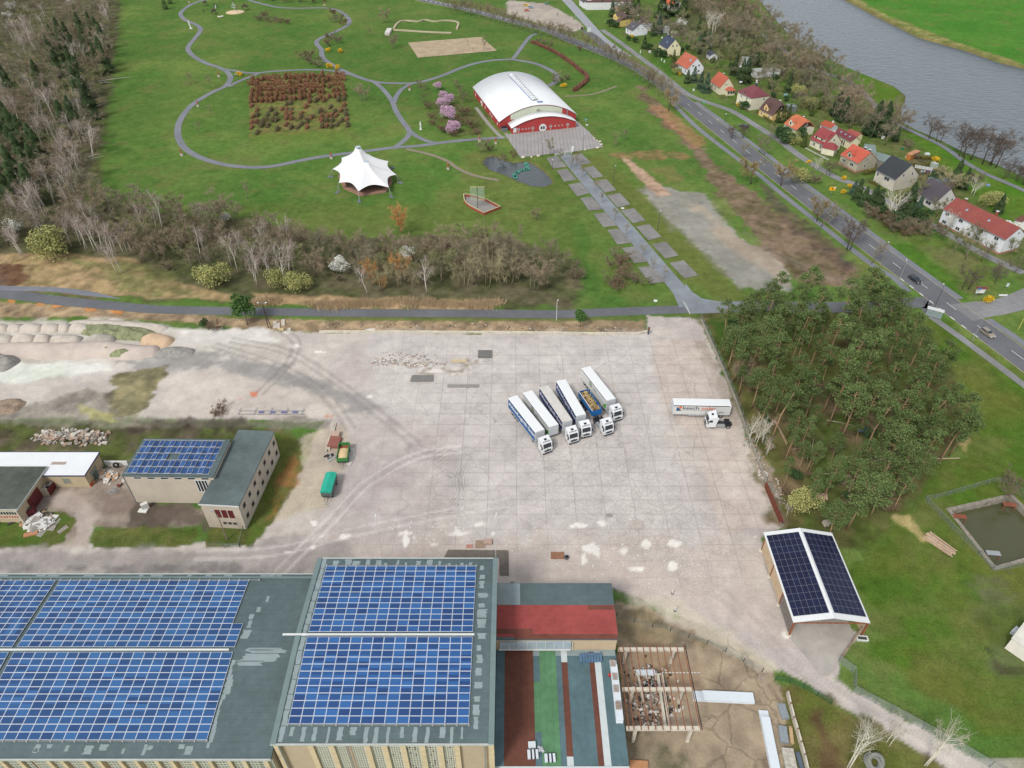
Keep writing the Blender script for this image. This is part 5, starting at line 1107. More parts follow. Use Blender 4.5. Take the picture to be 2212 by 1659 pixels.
t_,L_,W_,ex,ey=house('long white two-storey apartment house with a red tiled roof and brick chimneys',Z7(1145,960),Z7(1958,1400),Z7(2280,1290),5.6,Z7(2190,1225),(232,234,238),('brickred',(144,76,70)),Wm=9.6,hr=9.0,fw=tuple((u,z,1.6 if i!=2 else .9,1.2)for z in(1.0,3.9)for i,u in enumerate((.08,.31,.5,.64,.88)))[:10],gw=((.6,1,.8,1.2),(.6,6.3,.8,.9)),chim=((.1,.35,1.4,'brick'),(.57,.5,2.2,'brick')),skyl=((.27,.5,.7,.8),(.62,.5,.7,.8)),base=1,cat='apartment house')
def shedbox(label,nl,nr,fr,fl,h,wall,roof,cat='shed',name='outbuilding'):
 t,w_,l_=boxb(name,label,cat,fl,fr,nl,nr,h,mat('w_'+str(wall),wall,.85,.1,1),mat('r_'+str(roof),roof,.75,.12,.8),.2,.12);return t,w_,l_
gg=(128,144,140)
t,w_,l_=shedbox('flat grey-green roof joined to the rear of the grey rendered house',Z6(2010,1055),Z6(2205,1080),Z6(2060,900),Z6(1790,872),4.4,(176,168,148),gg)
t,w_,l_=shedbox('large flat grey-green roofed garage behind the black-roofed house',Z7(200,390),Z7(300,300),Z7(160,95),Z7(20,150),3.0,(140,134,124),gg,'garage')
shedbox('flat blue-grey roof behind the charcoal-roofed house',Z7(960,610),Z7(1230,590),Z7(1160,500),Z7(930,545),2.8,(150,140,130),(118,132,136))
t,w_,l_=shedbox('long white garage row with a pale flat roof in the gardens',Z5(1140,290),Z5(1640,235),Z5(1640,180),Z5(1115,200),3.0,(226,228,232),(176,178,174),'garage')
shedbox('open slatted carport with a broken pale roof at the end of the garage row',Z5(1650,235),Z5(1800,250),Z5(1795,195),Z5(1640,165),2.6,(96,88,80),(190,188,182),'carport')
shedbox('low white roofed summer house behind the garage row',T(2,0,1990,515),T(2,0,2085,525),T(2,0,2060,490),T(2,0,1985,488),2.4,(220,226,230),(200,208,208),'summer house')
shedbox('grey lean-to behind the yellow-ochre house',Z5(1855,1010),Z5(2030,990),Z5(1980,935),Z5(1840,930),2.8,(120,124,120),(128,138,142))
shedbox('grey flat garage between the white and the navy-roofed house',Z4(745,440),Z4(960,420),Z4(940,385),Z4(720,365),3.0,(196,190,176),(150,156,158),'garage')
shedbox('white flat garage right of the tall spruce',Z4(960,470),Z4(1280,475),Z4(1270,425),Z4(960,415),3.0,(214,214,214),(168,170,168),'garage')
house('brown gabled hut behind the white house',Z4(600,300),Z4(700,365),Z4(860,360),2.4,Z4(820,280),(176,160,140),('brown3',(92,82,78)),Wm=6,hr=5,cat='hut')
house('small navy-roofed white hut in the gardens by the thick conifers',T(2,0,1700,455),T(2,0,1712,482),T(2,0,1800,470),2.4,T(2,0,1760,430),(222,224,228),('navy2',(78,82,96)),Wm=5,hr=3.8,cat='hut')
house('tiny cream cottage roof beside the navy house garden',Z4(1310,560),Z4(1390,600),Z4(1450,585),1.8,Z4(1420,540),(150,140,120),('moss',(176,170,140)),Wm=4,hr=3.2,cat='hut')
t,w_,l_=shedbox('orange timber garden shed beside the vegetable beds',Z7(625,215),Z7(700,240),Z7(750,160),Z7(680,140),2.3,(186,120,60),(190,140,104),'garden shed')
shedbox('long grey-green roofed workshop at the top of the lane',T(2,0,870,45),T(2,0,1010,45),T(2,0,990,10),T(2,0,868,12),4,(172,150,132),(112,134,124),'workshop')
shedbox('white and brown striped building cut by the top edge of the photo',T(2,0,640,20),T(2,0,1020,15),T(2,0,1000,-60),T(2,0,600,-60),5,(226,226,226),(96,60,56),'building')
house('white gabled house at the top edge beside the wide road',T(2,0,585,-10),T(2,0,620,22),T(2,0,690,18),4,T(2,0,665,-20),(230,230,232),('darkgrey2',(84,80,84)),Wm=8,hr=7)
house('orange-roofed house just visible between tall dark conifers',T(2,0,1365,15),T(2,0,1378,48),T(2,0,1440,30),4,T(2,0,1400,0),(220,214,200),('orange5',(206,104,72)),Wm=9,hr=8)
house('brown-roofed cottage cut by the right edge of the photo',Z7(2130,1110),Z7(2150,1165),Z7(2300,1150),2.6,Z7(2250,1050),(230,226,222),('brown4',(120,82,72)),Wm=7,hr=5)
t,w_,l_=shedbox('white corner building entering at the right edge by the meadow',T(3,3,2150,520),T(3,3,2420,800),T(3,3,2600,560),T(3,3,2212,395),3.2,(232,226,214),(222,218,208),'building')
t,w_,l_=shedbox('brick-red garden hut at the top of the gardens by the river wood',T(2,0,1790,345),T(2,0,1860,350),T(2,0,1850,322),T(2,0,1795,322),2.4,(150,90,80),(190,180,172),'hut')
# ---------------- vegetation prototypes ----------------
class Soup:
 def __init__(s):s.v=[];s.f=[]
 def tri(s,a,b,c):n=len(s.v);s.v+=[tuple(a),tuple(b),tuple(c)];s.f.append((n,n+1,n+2))
 def quad(s,a,b,c,d):n=len(s.v);s.v+=[tuple(a),tuple(b),tuple(c),tuple(d)];s.f.append((n,n+1,n+2,n+3))
 def mesh(s,name,m):
  me=bpy.data.meshes.new(name);me.from_pydata(s.v,[],s.f);me.materials.append(m);me.update();return me
def rdir(r):
 z=r.uniform(-1,1);a=r.uniform(0,6.283);q=math.sqrt(1-z*z);return Vector((q*math.cos(a),q*math.sin(a),z))
def sliver(s,p,d,L,w,r):
 d=d.normalized();q=d.cross(rdir(r)).normalized()*w/2;s.tri(p-q,p+q,p+d*L)
def leafcard(s,p,sz,r,up=.0):
 n=(rdir(r)+Vector((0,0,up))).normalized();a=n.orthogonal().normalized();b=n.cross(a);t=r.uniform(0,6.28)
 a,b=a*math.cos(t)+b*math.sin(t),b*math.cos(t)-a*math.sin(t);s.quad(p-a*sz-b*sz*.6,p+a*sz-b*sz*.5,p+a*sz*.8+b*sz*.6,p-a*sz*.7+b*sz*.5)
def bare_proto(seed,h,cw,ntw,tw_len,tw_w,barkm,twigm,trunk_h=.3,lean=0,stems=1,up=.6,nb=9,rt=.16,low=.25):
 r=random.Random(seed);tr=MB();br=MB();tw=Soup()
 for s_ in range(stems):
  b0=Vector((r.uniform(-.4,.4)*(stems>1)*cw*.4,r.uniform(-.4,.4)*(stems>1)*cw*.4,0));top=b0+Vector((r.uniform(-1,1)*lean,r.uniform(-1,1)*lean,h*.86))
  if stems>1:top+=Vector((b0.x*1.2,b0.y*1.2,0))
  mid=b0.lerp(top,.5)+Vector((r.uniform(-.3,.3),r.uniform(-.3,.3),0));rr_=rt/(stems**.4)
  pts=[b0,b0.lerp(mid,.6),mid,mid.lerp(top,.5),top];tr.tube(pts,[rr_*1.2,rr_,rr_*.75,rr_*.45,rr_*.12],6)
  for i in range(nb//max(1,stems-1)if stems>1 else nb):
   t=low+(.9-low)*((i+r.random()*.6)/nb);t=min(t,.95);p0=pts[0].lerp(mid,t*2)if t<.5 else mid.lerp(top,t*2-1)
   a=r.uniform(0,6.28);out=cw*.5*(1-.5*abs(t-.45))*r.uniform(.65,1.05)
   p2=p0+Vector((math.cos(a)*out,math.sin(a)*out,out*up*r.uniform(.7,1.5)+.08*h));p2.z=min(p2.z,h*.98)
   p1=p0.lerp(p2,.5)+Vector((0,0,-.03*h));br.tube([p0,p1,p2],[rr_*.4,rr_*.25,rr_*.08],3,False)
   for j in range(5):
    q0=p1.lerp(p2,r.random())if r.random()<.7 else p0.lerp(p1,.4+.6*r.random());dd=(rdir(r)+Vector((math.cos(a),math.sin(a),.7))*.7).normalized()*h*r.uniform(.09,.17);q1=q0+dd
    br.tube([q0,q1],[rr_*.15,rr_*.05],3,False)
    for k in range(int(ntw/(nb*5*stems if stems==1 else nb*5*1.2))+1):
     u=q0.lerp(q1,r.random()**.7);sliver(tw,u,(rdir(r)+dd.normalized()*.8+Vector((0,0,.35))),tw_len*r.uniform(.5,1.2),tw_w,r)
 n0=len(br.v);V=br.v+tw.v;F=br.f+[tuple(n0+k for k in f)for f in tw.f]
 me=bpy.data.meshes.new('crown');me.from_pydata(V,[],F);me.materials.append(barkm);me.materials.append(twigm)
 me.polygons.foreach_set('material_index',[0]*len(br.f)+[1]*len(tw.f));me.update()
 return[('trunk',tr.mesh('trunk',barkm,True)),('crown',me)]
def blob_proto(seed,h,cw,n,sz,leafm,barkm,z0=.1,lobes=9,flat_=1.0,trunk=.12,cone=False,twigs=0,twigm=None):
 r=random.Random(seed);tr=MB();tr.tube([(0,0,0),(0,0,h*(.9 if cone else .7))],[trunk,trunk*.3],6);s=Soup();L=[]
 if cone:
  for i in range(n):
   t=r.random()**.75;z=h*(1-t);rad=cw/2*(t**.85)*(.86+.22*math.sin(z*7/h*3.1+seed))
   a=r.uniform(0,6.283);rad*=(.9+.18*math.sin(a*5+z*2));rho=rad*(.55+.45*math.sqrt(r.random()));p=Vector((math.cos(a)*rho,math.sin(a)*rho,z*.97+.03*h-rho*.12))
   d=Vector((math.cos(a),math.sin(a),-.25));q=d.cross(Vector((0,0,1))).normalized()*sz*.7;e=d*sz*1.5;s.quad(p-q,p+q,p+q*.5+e,p-q*.5+e)
 else:
  for i in range(lobes):
   a=r.uniform(0,6.28);q=math.sqrt(r.random())*cw*.30;rr_=cw*r.uniform(.20,.30);L.append((Vector((q*math.cos(a),q*math.sin(a),h*z0+(h*(1-z0)-rr_*1.0)*r.uniform(.35,1))),rr_))
  for i in range(n):
   c_,rr_=r.choice(L);d=rdir(r);d.z=abs(d.z)if r.random()<.6 else d.z;p=c_+Vector((d.x,d.y,d.z*flat_))*rr_*(r.random()**.28);p.z=max(p.z,.15);leafcard(s,p,sz*r.uniform(.6,1.3),r,.4)
   if twigs and r.random()<twigs:pass
 return[('trunk',tr.mesh('trunk',barkm,True)),('crown',s.mesh('crown',leafm))]
def pine_proto(seed,h,cw,leafm,barkm,tufts=26,lean=.6,cz=.52):
 r=random.Random(seed);tr=MB();top=Vector((r.uniform(-1,1)*lean,r.uniform(-1,1)*lean,h*.95));mid=top*.5+Vector((r.uniform(-.4,.4),r.uniform(-.4,.4),0))
 tr.tube([(0,0,0),mid*.5,mid,mid.lerp(top,.5),top],[.19,.16,.13,.09,.04],6);s=Soup();br=MB()
 for i in range(tufts):
  t=cz+(1-cz)*((i+.5)/tufts);p0=mid.lerp(top,max(0,t*2-1))if t>.5 else mid;a=r.uniform(0,6.28)
  prof=math.sin(math.pi*min(1,((t-cz)/(1-cz)*.85+.18)))**.7;out=cw*.5*prof*r.uniform(.35,1.0);c_=p0+Vector((math.cos(a)*out,math.sin(a)*out,out*.25*r.uniform(.2,1.6)))
  br.tube([p0,c_],[.05,.02],3,False);R_=cw*r.uniform(.13,.21)
  for k in range(80):
   d=rdir(r);p=c_+Vector((d.x*R_,d.y*R_,d.z*R_*.6))*(r.random()**.4)*(1.25 if r.random()<.25 else 1);leafcard(s,p,.135*r.uniform(.6,1.4),r,.5)
 for i in range(7):
  t=r.uniform(.25,cz);p0=Vector((0,0,0)).lerp(mid,t*2)if t<.5 else mid;a=r.uniform(0,6.28);br.tube([p0,p0+Vector((math.cos(a),math.sin(a),.1))*r.uniform(.5,1.6)],[.03,.01],3,False)
 n0=len(br.v);me=bpy.data.meshes.new('crown');me.from_pydata(br.v+s.v,[],br.f+[tuple(n0+k for k in f)for f in s.f]);me.materials.append(barkm);me.materials.append(leafm)
 me.polygons.foreach_set('material_index',[0]*len(br.f)+[1]*len(s.f));me.update()
 return[('trunk',tr.mesh('trunk',barkm,True)),('crown',me)]
def fm(name,rgb,var=.28,sc=.9,rand=.14,k=.95):return mat(name,rgb,.9,var,sc,rand=rand,spec=.08,k=k,detail=3)
bark=fm('bark_grey',(126,116,104),.2,3);barkb=fm('bark_birch',(196,188,178),.22,5,.05);barkp=fm('bark_pine',(150,124,98),.2,2)
barkd=fm('bark_dark',(86,78,68),.2,2)
PR={}
def proto(kind,n,fn):PR[kind]=[fn(k)for k in range(n)]
tw=lambda name,rgb:fm('twigs_'+name,rgb,.22,.5,.12,.9)
proto('bare',4,lambda k:bare_proto(10+k,9.5,7.5,1500,1.3,.055,fm('bark_brown',(120,112,98),.2,3),tw('brown',(132,124,104))))
proto('olive',3,lambda k:bare_proto(20+k,8.5,7.5,1700,1.2,.06,bark,tw('olive',(128,128,92)),up=.8))
proto('tan',3,lambda k:bare_proto(30+k,9.5,8,1900,1.2,.06,bark,tw('tan',(144,130,108)),up=.9,stems=3,nb=10))
proto('willow',3,lambda k:bare_proto(40+k,10,11,2600,1.3,.06,fm('bark_willow',(150,140,112),.2,3),tw('willow',(156,148,116)),up=.9,stems=4,nb=14,rt=.2))
proto('orange',2,lambda k:bare_proto(45+k,9,5.5,1600,1.3,.06,bark,tw('orange',(186,140,88)),up=1.2,stems=2))
proto('birch',5,lambda k:bare_proto(50+k,11,3.6,420,1.1,.04,barkb,tw('birch',(150,134,126)),up=1.5,nb=9,rt=.13,lean=1.3,low=.4))
proto('bigbirch',2,lambda k:bare_proto(58+k,11,7.0,420,1.1,.04,fm('bark_silver',(206,200,186),.2,4,.05),tw('silver',(168,160,146)),up=1.2,nb=11,rt=.2,lean=.8,low=.25,stems=2))
proto('spread',3,lambda k:bare_proto(60+k,11,11,1900,1.4,.045,barkd,tw('dark',(104,92,84)),up=.75,nb=11,rt=.22,stems=2))
proto('sapling',4,lambda k:bare_proto(70+k,7.5,4.0,750,1.0,.045,bark,tw('sapling',(134,124,98)),up=1.1,nb=8,rt=.09,low=.35))
proto('street',3,lambda k:bare_proto(75+k,8.5,8.5,3000,1.2,.055,barkd,tw('street',(150,132,96)),up=.8,nb=12,rt=.18))
proto('pine',8,lambda k:pine_proto(80+k,14,(5.8,4.4,6.6,5.2,4.0,6.0,5.0,7.0)[k],fm('needles_pine',(88,104,62),.42,1.6,.2,1.0),barkp,(26,18,30,22,15,26,20,32)[k],(.6,1.4,.5,.9,1.8,.4,1.2,.6)[k],(.5,.6,.46,.55,.64,.42,.58,.5)[k]))
proto('fir',3,lambda k:blob_proto(90+k,11,5.2,2300,.24,fm('needles_dark',(70,88,56),.34,1.0,.15,.95),bark,cone=True))
proto('spruce',2,lambda k:blob_proto(95+k,9,4.2,1900,.2,fm('needles_blue',(74,96,78),.3,1.2,.1),bark,cone=True))
proto('tallconifer',2,lambda k:blob_proto(98+k,15,8,4200,.3,fm('needles_tall',(66,86,56),.36,.7,.1,.95),bark,cone=True))
proto('roundpine',2,lambda k:blob_proto(101+k,6.5,4.8,2300,.17,fm('needles_young',(78,106,58),.32,1.3,.1,1.0),bark,z0=.12,lobes=12))
proto('thuja',2,lambda k:blob_proto(105+k,4.5,1.6,800,.13,fm('thuja',(78,92,48),.25,2,.12),bark,cone=True))
proto('evergreen',3,lambda k:blob_proto(108+k,3.0,3.6,1100,.15,fm('evergreen',(62,84,52),.32,1.5,.16),bark,z0=.05))
proto('bush_olive',3,lambda k:blob_proto(115+k,5.2,7.4,2600,.15,fm('bush_olive',(150,150,96),.26,1.2,.1),bark,z0=.05,lobes=14))
proto('bush_brown',4,lambda k:bare_proto(120+k,3.2,4.6,1300,.8,.05,bark,tw('bush',(122,102,84)),up=.8,stems=4,nb=9,rt=.07,low=.12))
proto('bush_grey',3,lambda k:bare_proto(126+k,3.4,4.6,1300,.8,.05,bark,tw('bushgrey',(126,116,96)),up=.8,stems=4,nb=9,rt=.07,low=.12))
proto('blossom',2,lambda k:blob_proto(130+k,4.2,5.0,1300,.14,fm('white_blossom',(214,214,206),.18,2,.05),bark,z0=.1,lobes=9))
proto('pink',2,lambda k:blob_proto(134+k,4.6,4.6,1500,.15,fm('pink_blossom',(190,158,178),.16,1.5,.05),bark,z0=.15,lobes=9))
proto('forsythia',2,lambda k:blob_proto(138+k,2.2,3.0,800,.13,fm('forsythia',(206,172,52),.3,2,.08),bark,z0=.02,lobes=7))
proto('reed',2,lambda k:[('trunk',MB().box(-.1,.1,-.1,.1,0,.3).mesh('trunk',bark)),('crown',(lambda s,r:([sliver(s,Vector((r.gauss(0,1.2),r.gauss(0,.8),0)),Vector((r.gauss(0,.25),r.gauss(0,.25),1)),r.uniform(1.2,2.2),.09,r)for _ in range(500)],s.mesh('crown',fm('reed',(184,162,130),.22,1,.14)))[1])(Soup(),random.Random(160+k)))])
NAME=dict(bare='bare_tree',olive='bare_tree',tan='shrub_tree',willow='willow_tree',orange='willow_tree',birch='birch_tree',bigbirch='birch_tree',spread='bare_tree',sapling='young_tree',street='roadside_tree',pine='pine_tree',fir='fir_tree',spruce='spruce_tree',tallconifer='spruce_tree',roundpine='pine_tree',thuja='thuja',evergreen='evergreen_bush',bush_olive='bush',bush_brown='bush',bush_grey='bush',blossom='blossom_tree',pink='blossom_tree',forsythia='forsythia_bush',reed='reed_clump')
CATN=dict(bare_tree='tree',shrub_tree='tree',willow_tree='willow tree',birch_tree='birch tree',young_tree='tree',roadside_tree='tree',pine_tree='pine tree',fir_tree='fir tree',spruce_tree='spruce tree',thuja='thuja',evergreen_bush='bush',bush='bush',blossom_tree='blossom tree',forsythia_bush='forsythia',reed_clump='reeds')
HT=dict(bare=9.5,olive=8.5,tan=9.5,willow=10,orange=9,birch=11,bigbirch=11,spread=11,sapling=7.5,street=8.5,pine=14,fir=11,spruce=9,tallconifer=15,roundpine=6.5,thuja=4.5,evergreen=3,bush_olive=5.2,bush_brown=3.2,bush_grey=3.4,blossom=4.2,pink=4.6,forsythia=2.2,reed=2)
pr=random.Random(99)
ANCH={'left wood':[((20,20),'in the top left corner'),((210,30),'beside the top of the lawn'),((210,200),'beside the lawn, level with the maze'),((30,200),'at the left edge, level with the maze'),((190,340),'beside the lawn, level with the tent'),((20,380),'at the left edge, level with the tent'),((110,110),'in its dark upper middle'),((110,290),'in its lower middle'),((60,470),'near the round bush above the lay-by'),((180,470),'at its lower corner by the belt')],'belt':[((150,520),'at its left end'),((330,520),'above the yellow-olive willow bush'),((480,520),'in its left half'),((620,560),'left of the white blossom tree'),((760,560),'behind the orange willow'),((900,570),'near the single white birch'),((1000,575),'behind the broad willows'),((1120,590),'at its right end')],'grove':[((1600,690),'at the yard corner of the grove'),((1720,640),'along the farm road'),((1880,610),'at the tip by the main road'),((1990,740),'on the road side'),((2070,870),'at the meadow corner'),((1960,960),'on the meadow side'),((1860,1080),'at the lower end'),((1700,780),'on the yard side'),((1800,730),'in the upper middle'),((1900,850),'in the centre')],'riverside':[((1480,10),'at the top by the tall spruces'),((1600,30),'at the top by the river'),((1600,110),'behind the garage row'),((1720,160),'where the river path comes out'),((1830,210),'at its lower end by the path')],'row':[((990,28),'by the hatched road marking'),((1120,62),'above the bike track'),((1220,95),'behind the curved hedge'),((1330,140),'before the road junction'),((1430,200),'near the start of the dirt strip')],'birches behind':[((60,550),'left of the round willow bush'),((200,535),'in the long leaning group'),((290,560),'at the dry grass'),((450,545),'at the yellow-olive bush'),((560,600),'above the timber lamp')],'reed':[((550,655),'at the left end'),((700,658),'below the white blossom tree'),((850,660),'below the orange willows'),((1020,660),'below the broad willows')],'maze':[((560,180),'at its left'),((640,175),'in its middle'),((730,175),'at its right'),((560,270),'at its left'),((650,270),'in its middle'),((740,270),'at its right')],'thickets':[((585,48),'below the playground'),((670,135),'above the maze corner'),((730,45),'at the upper path bend'),((715,90),'at the lower path bend'),((640,4),'at the top edge')],'shrubbery':[((910,195),'at its upper left'),((1000,210),'at its upper right'),((1010,270),'at the hall wall'),((930,270),'at its lower left')],'undergrowth':[((1620,780),'near the yard wall'),((1800,800),'in the middle'),((1950,900),'on the meadow side'),((1800,1050),'above the solar shed')],'scattered pines':[((1740,900),'at its upper left'),((1860,920),'at its upper right'),((1740,1040),'at its lower left'),((1860,1040),'at its lower right')]}
def px_of(x,y,z=0):
 f=y*CP-(z-CAMH)*(-SP)*-1;dx,dy,dz=x,y,z-CAMH;fw=dy*CP-dz*SP;dn=-dy*SP-dz*CP;return 1106+FOC*dx/fw,829.5+FOC*dn/fw
def zoned(label,group,x,y):
 if not group:return label
 for k,A_ in ANCH.items():
  if k in group:
   u,v=px_of(x,y);return label+', '+min(A_,key=lambda a:(a[0][0]-u)**2+(a[0][1]-v)**2)[1]
 return label
def grow(kind,xy,label,group=None,h=None,mode='base',fx=1.0,jit=.12,tilt=.04):
 0
 H=h or HT[kind];s=H/HT[kind]*(1+pr.uniform(-jit,jit))
 p=G(*xy)if mode=='base' else(G(xy[0],xy[1],HT[kind]*s*mode)if mode!='world' else Vector(xy))
 o=bpy.data.objects.new(NAME[kind],None);C.collection.objects.link(o);o.location=(p.x,p.y,0)
 o.rotation_euler=(pr.uniform(-tilt,tilt),pr.uniform(-tilt,tilt),pr.uniform(0,6.28));o.scale=(s*fx,s*fx,s)
 tag(o,zoned(label,group,p.x,p.y),CATN[NAME[kind]],group)
 for nm,me in pr.choice(PR[kind]):
  if nm=='trunk' and kind=='reed':continue
  if nm=='trunk' and kind in('forsythia','evergreen','thuja','bush_olive'):continue
  c=bpy.data.objects.new(nm,me);C.collection.objects.link(c);c.parent=o
 return o
placed=[]
def scatter(poly,kinds,spacing,label,group,mode=.0,far=0.0,excl=(),hj=.18,hmul=1.0,n=9000,fx=1.0,tilt=.04):
 0
 Wp=W(poly)if not mode else W(poly,mode);xs=[p[0]for p in Wp];yy_=[p[1]for p in Wp];E=[W(e)for e in excl];cells={};out=0
 r=random.Random(len(label)*31+int(xs[0]*3));area=(max(xs)-min(xs))*(max(yy_)-min(yy_));n=min(n,int(area/(spacing*spacing)*9))
 for _ in range(n):
  x,y=r.uniform(min(xs),max(xs)),r.uniform(min(yy_),max(yy_))
  if not inpoly(x,y,Wp)or any(inpoly(x,y,e)for e in E):continue
  d=spacing*(1+far*max(0,y-160)/300);k=(int(x//4),int(y//4));q=int(d//4)+1
  if any((x-a)**2+(y-b)**2<d*d for i in range(-q,q+1)for j in range(-q,q+1)for a,b in cells.get((k[0]+i,k[1]+j),())):continue
  cells.setdefault(k,[]).append((x,y));kd=r.choice(kinds);out+=1
  lab=label[kd]if isinstance(label,dict)else label;gp=group[kd]if isinstance(group,dict)else group
  grow(kd,(x,y,0),lab,gp,HT[kd]*hmul*r.uniform(1-hj,1+hj),'world',fx,tilt=tilt)
 return out
# ----- wood on the left and the strip north of the farm road -----
LW={'bare':'leafless grey-brown tree in the left wood','olive':'leafless olive-tinged tree in the left wood','tan':'multi-stemmed tan tree in the left wood','birch':'slim white-stemmed birch in the left wood','fir':'dark green conifer in the left wood','bush_grey':'low grey leafless bush in the left wood','bush_brown':'low brown leafless bush in the left wood'}
LG={k:'trees of the left wood: '+k.replace('_',' ')for k in LW}
LG={'bare':'leafless trees of the left wood','olive':'olive leafless trees of the left wood','tan':'tan leafless trees of the left wood','birch':'birches of the left wood','fir':'conifers of the left wood','bush_grey':'grey bushes of the left wood','bush_brown':'brown bushes of the left wood'}
scatter([(-90,-20),(238,-15),(240,70),(226,200),(208,330),(192,450),(120,520),(60,540),(-60,545),(-160,400)],['bare','bare','bare','olive','tan','bush_grey','birch'],6.6,LW,LG,far=.6,fx=1.35,hmul=1.15)
for x,y in[(110,75),(125,60),(105,100),(130,95),(120,130),(140,150),(150,130),(160,170),(165,145),(180,190),(185,215),(165,200),(170,50),(190,40),(205,55),(215,70),(180,80),(200,90),(215,105),(222,122),(205,122),(10,245),(25,265),(45,280),(65,300),(80,310),(20,300),(40,320),(15,345),(50,350),(70,340),(30,385),(10,400),(55,390),(12,170),(75,155),(130,245),(150,240),(175,175),(155,95),(140,70),(5,280),(-15,320),(-10,380)]:
 grow('fir',(x,y),LW['fir'],LG['fir'],15 if y>40 else 12,.6,1.15)
for cx_,cy_,n_,dx,dy in((55,110,10,30,50),(110,230,12,35,60),(170,255,10,18,35),(222,20,8,14,25),(120,380,14,35,55),(40,60,8,30,30),(20,230,6,12,20),(150,330,8,15,30),(60,440,10,40,35)):
 for k in range(n_):grow('birch',(cx_+pr.uniform(-dx,dx),cy_+pr.uniform(-dy,dy)),LW['birch'],LG['birch'],pr.uniform(10,14),.5,1,tilt=.1)
MW={'bare':'leafless grey-brown tree in the belt north of the road','olive':'leafless olive-tinged tree in the belt north of the road','tan':'multi-stemmed tan leafless tree in the belt north of the road','bush_brown':'brown leafless bush in the belt north of the road','bush_grey':'grey leafless bush in the belt north of the road'}
MG={k:'belt '+k.replace('_',' ')for k in MW};MG={'bare':'leafless trees of the belt north of the farm road','olive':'olive trees of the belt north of the farm road','tan':'tan trees of the belt north of the farm road','bush_brown':'brown bushes of the belt north of the farm road','bush_grey':'grey bushes of the belt north of the farm road'}
scatter([(190,440),(330,462),(480,478),(560,495),(640,520),(760,548),(900,540),(1000,545),(1090,556),(1150,590),(1110,625),(1000,615),(760,605),(640,612),(560,600),(420,590),(330,590),(280,545),(190,520),(120,535)],['bare','bare','olive','tan','bush_brown','bush_grey','bush_grey'],5.2,MW,MG,fx=1.15,excl=[[(700,560),(770,560),(770,595),(700,595)]])
for x,y,k,h,fx in[(1000,620,'willow',10.5,.8),(1050,615,'willow',12,.95),(1095,618,'willow',11,.85),(1150,630,'tan',11.5,1.1),(1180,622,'tan',9,1.0),(865,620,'willow',10,.7),(900,622,'willow',10,.75),(820,625,'willow',8.5,.8),(1215,590,'bare',8,1.0),(1190,560,'bare',8,1),(1235,600,'bush_grey',4.5,1.2)]:
 lab={1000:'left of three broad olive willows by the farm road',1050:'tallest broad olive willow by the farm road',1095:'right of three broad olive willows by the farm road',1150:'big rounded tan leafless tree right of the willows',1180:'smaller tan leafless tree at the right end of the belt',865:'olive willow just left of the single white birch',900:'spreading olive willow beside the single white birch',820:'low willow left of the orange-tinged willow',1215:'grey leafless tree at the far right tip of the belt',1190:'dark grey leafless tree behind the rounded tan tree',1235:'low grey thicket closing the right end of the belt'}[x]
 grow(k,(x,y),lab,None,h,'base',fx)
for x,y,h,m,lab in((865,470,10,.6,'tall orange-tipped willow standing out of the belt below the lawn'),(803,585,8,.6,'orange-tinged willow in the middle of the belt'),(862,572,8,.6,'small orange-tinged willow beside the little white blossom tree'),(825,612,5,.5,'low drooping orange-tinged willow at the road side of the belt')):grow('orange',(x,y),lab,None,h,m)
for x,y,h,lab in((735,568,5.4,'large white-blossoming tree in the middle of the belt'),(880,545,4,'small white-blossoming tree behind the orange willow'),(482,467,3.6,'small white-blossoming tree at the lawn edge of the belt'),(26,486,5.5,'white-blossoming tree at the left edge above the farm road'),(22,10,6,'white-blossoming tree in the top left corner'),(16,30,6,'second white-blossoming tree near the top left corner'),(150,4,5,'white-blossoming tree at the top edge of the left wood')):grow('blossom',(x,y),lab,None,h,.6,1.2)
for x,y,h,fx,lab in((106,530,9.5,1.0,'round green-grey willow bush above the farm road lay-by'),(455,598,7.5,1.05,'round yellow-olive willow bush beside the farm road'),(645,612,6.5,1.0,'olive bush left of the dead reeds by the farm road'),(600,600,6,.9,'smaller olive bush among birches by the farm road')):grow('bush_olive',(x,y),lab,None,h,.4,fx)
for i,(x,y)in enumerate([(50,558),(56,556),(44,552),(100,520),(155,532),(185,540),(190,538),(205,542),(215,545),(222,541),(235,545),(245,550),(252,546),(268,550),(275,545),(285,548),(265,590),(255,592),(175,530),(200,500),(215,496),(310,500),(340,505),(352,498),(435,560),(445,556),(440,500),(455,505),(500,575),(515,590),(555,618),(552,612),(560,600),(580,598),(590,605),(600,590),(620,620),(625,596),(635,585),(525,560),(540,570),(575,560),(610,540),(622,535)]):
 grow('birch',(x,y),'slim white birch behind the farm road','birches behind the farm road',pr.uniform(9.5,13),'base',1,tilt=.09)
grow('birch',(923,636),'single bright white birch standing alone between two willows by the farm road',None,11,'base',1.2)
grow('birch',(795,636),'leaning thin white birch left of the orange willows',None,10,'base',1.1,tilt=.12)
for k in range(58):
 t=k/57;x=540+t*530+pr.uniform(-9,9)
 if 600<x<660:continue
 grow('reed',(x,657+3*math.sin(x*.02)+pr.uniform(-4,4)),'dry tan reed clump beside the farm road','reed clumps along the farm road',pr.uniform(1.1,1.8),'base',1.2)
for x,y in((1330,575),(1345,590),(1360,600),(1320,615),(1335,622),(1380,615),(1340,565)):grow('bush_brown' if x%2 else 'bush_grey',(x,y),'brown leafless bush in the thicket left of the parking avenue','bushes left of the parking avenue',4,'base',1.1)
grow('roundpine',(535,702),'broad young green pine beside the leaning lamp post at the yard corner',None,9,'base',1.05)
grow('roundpine',(1253,706),'round young green pine between the farm road and the yard kerb',None,6.4,'base',.95)
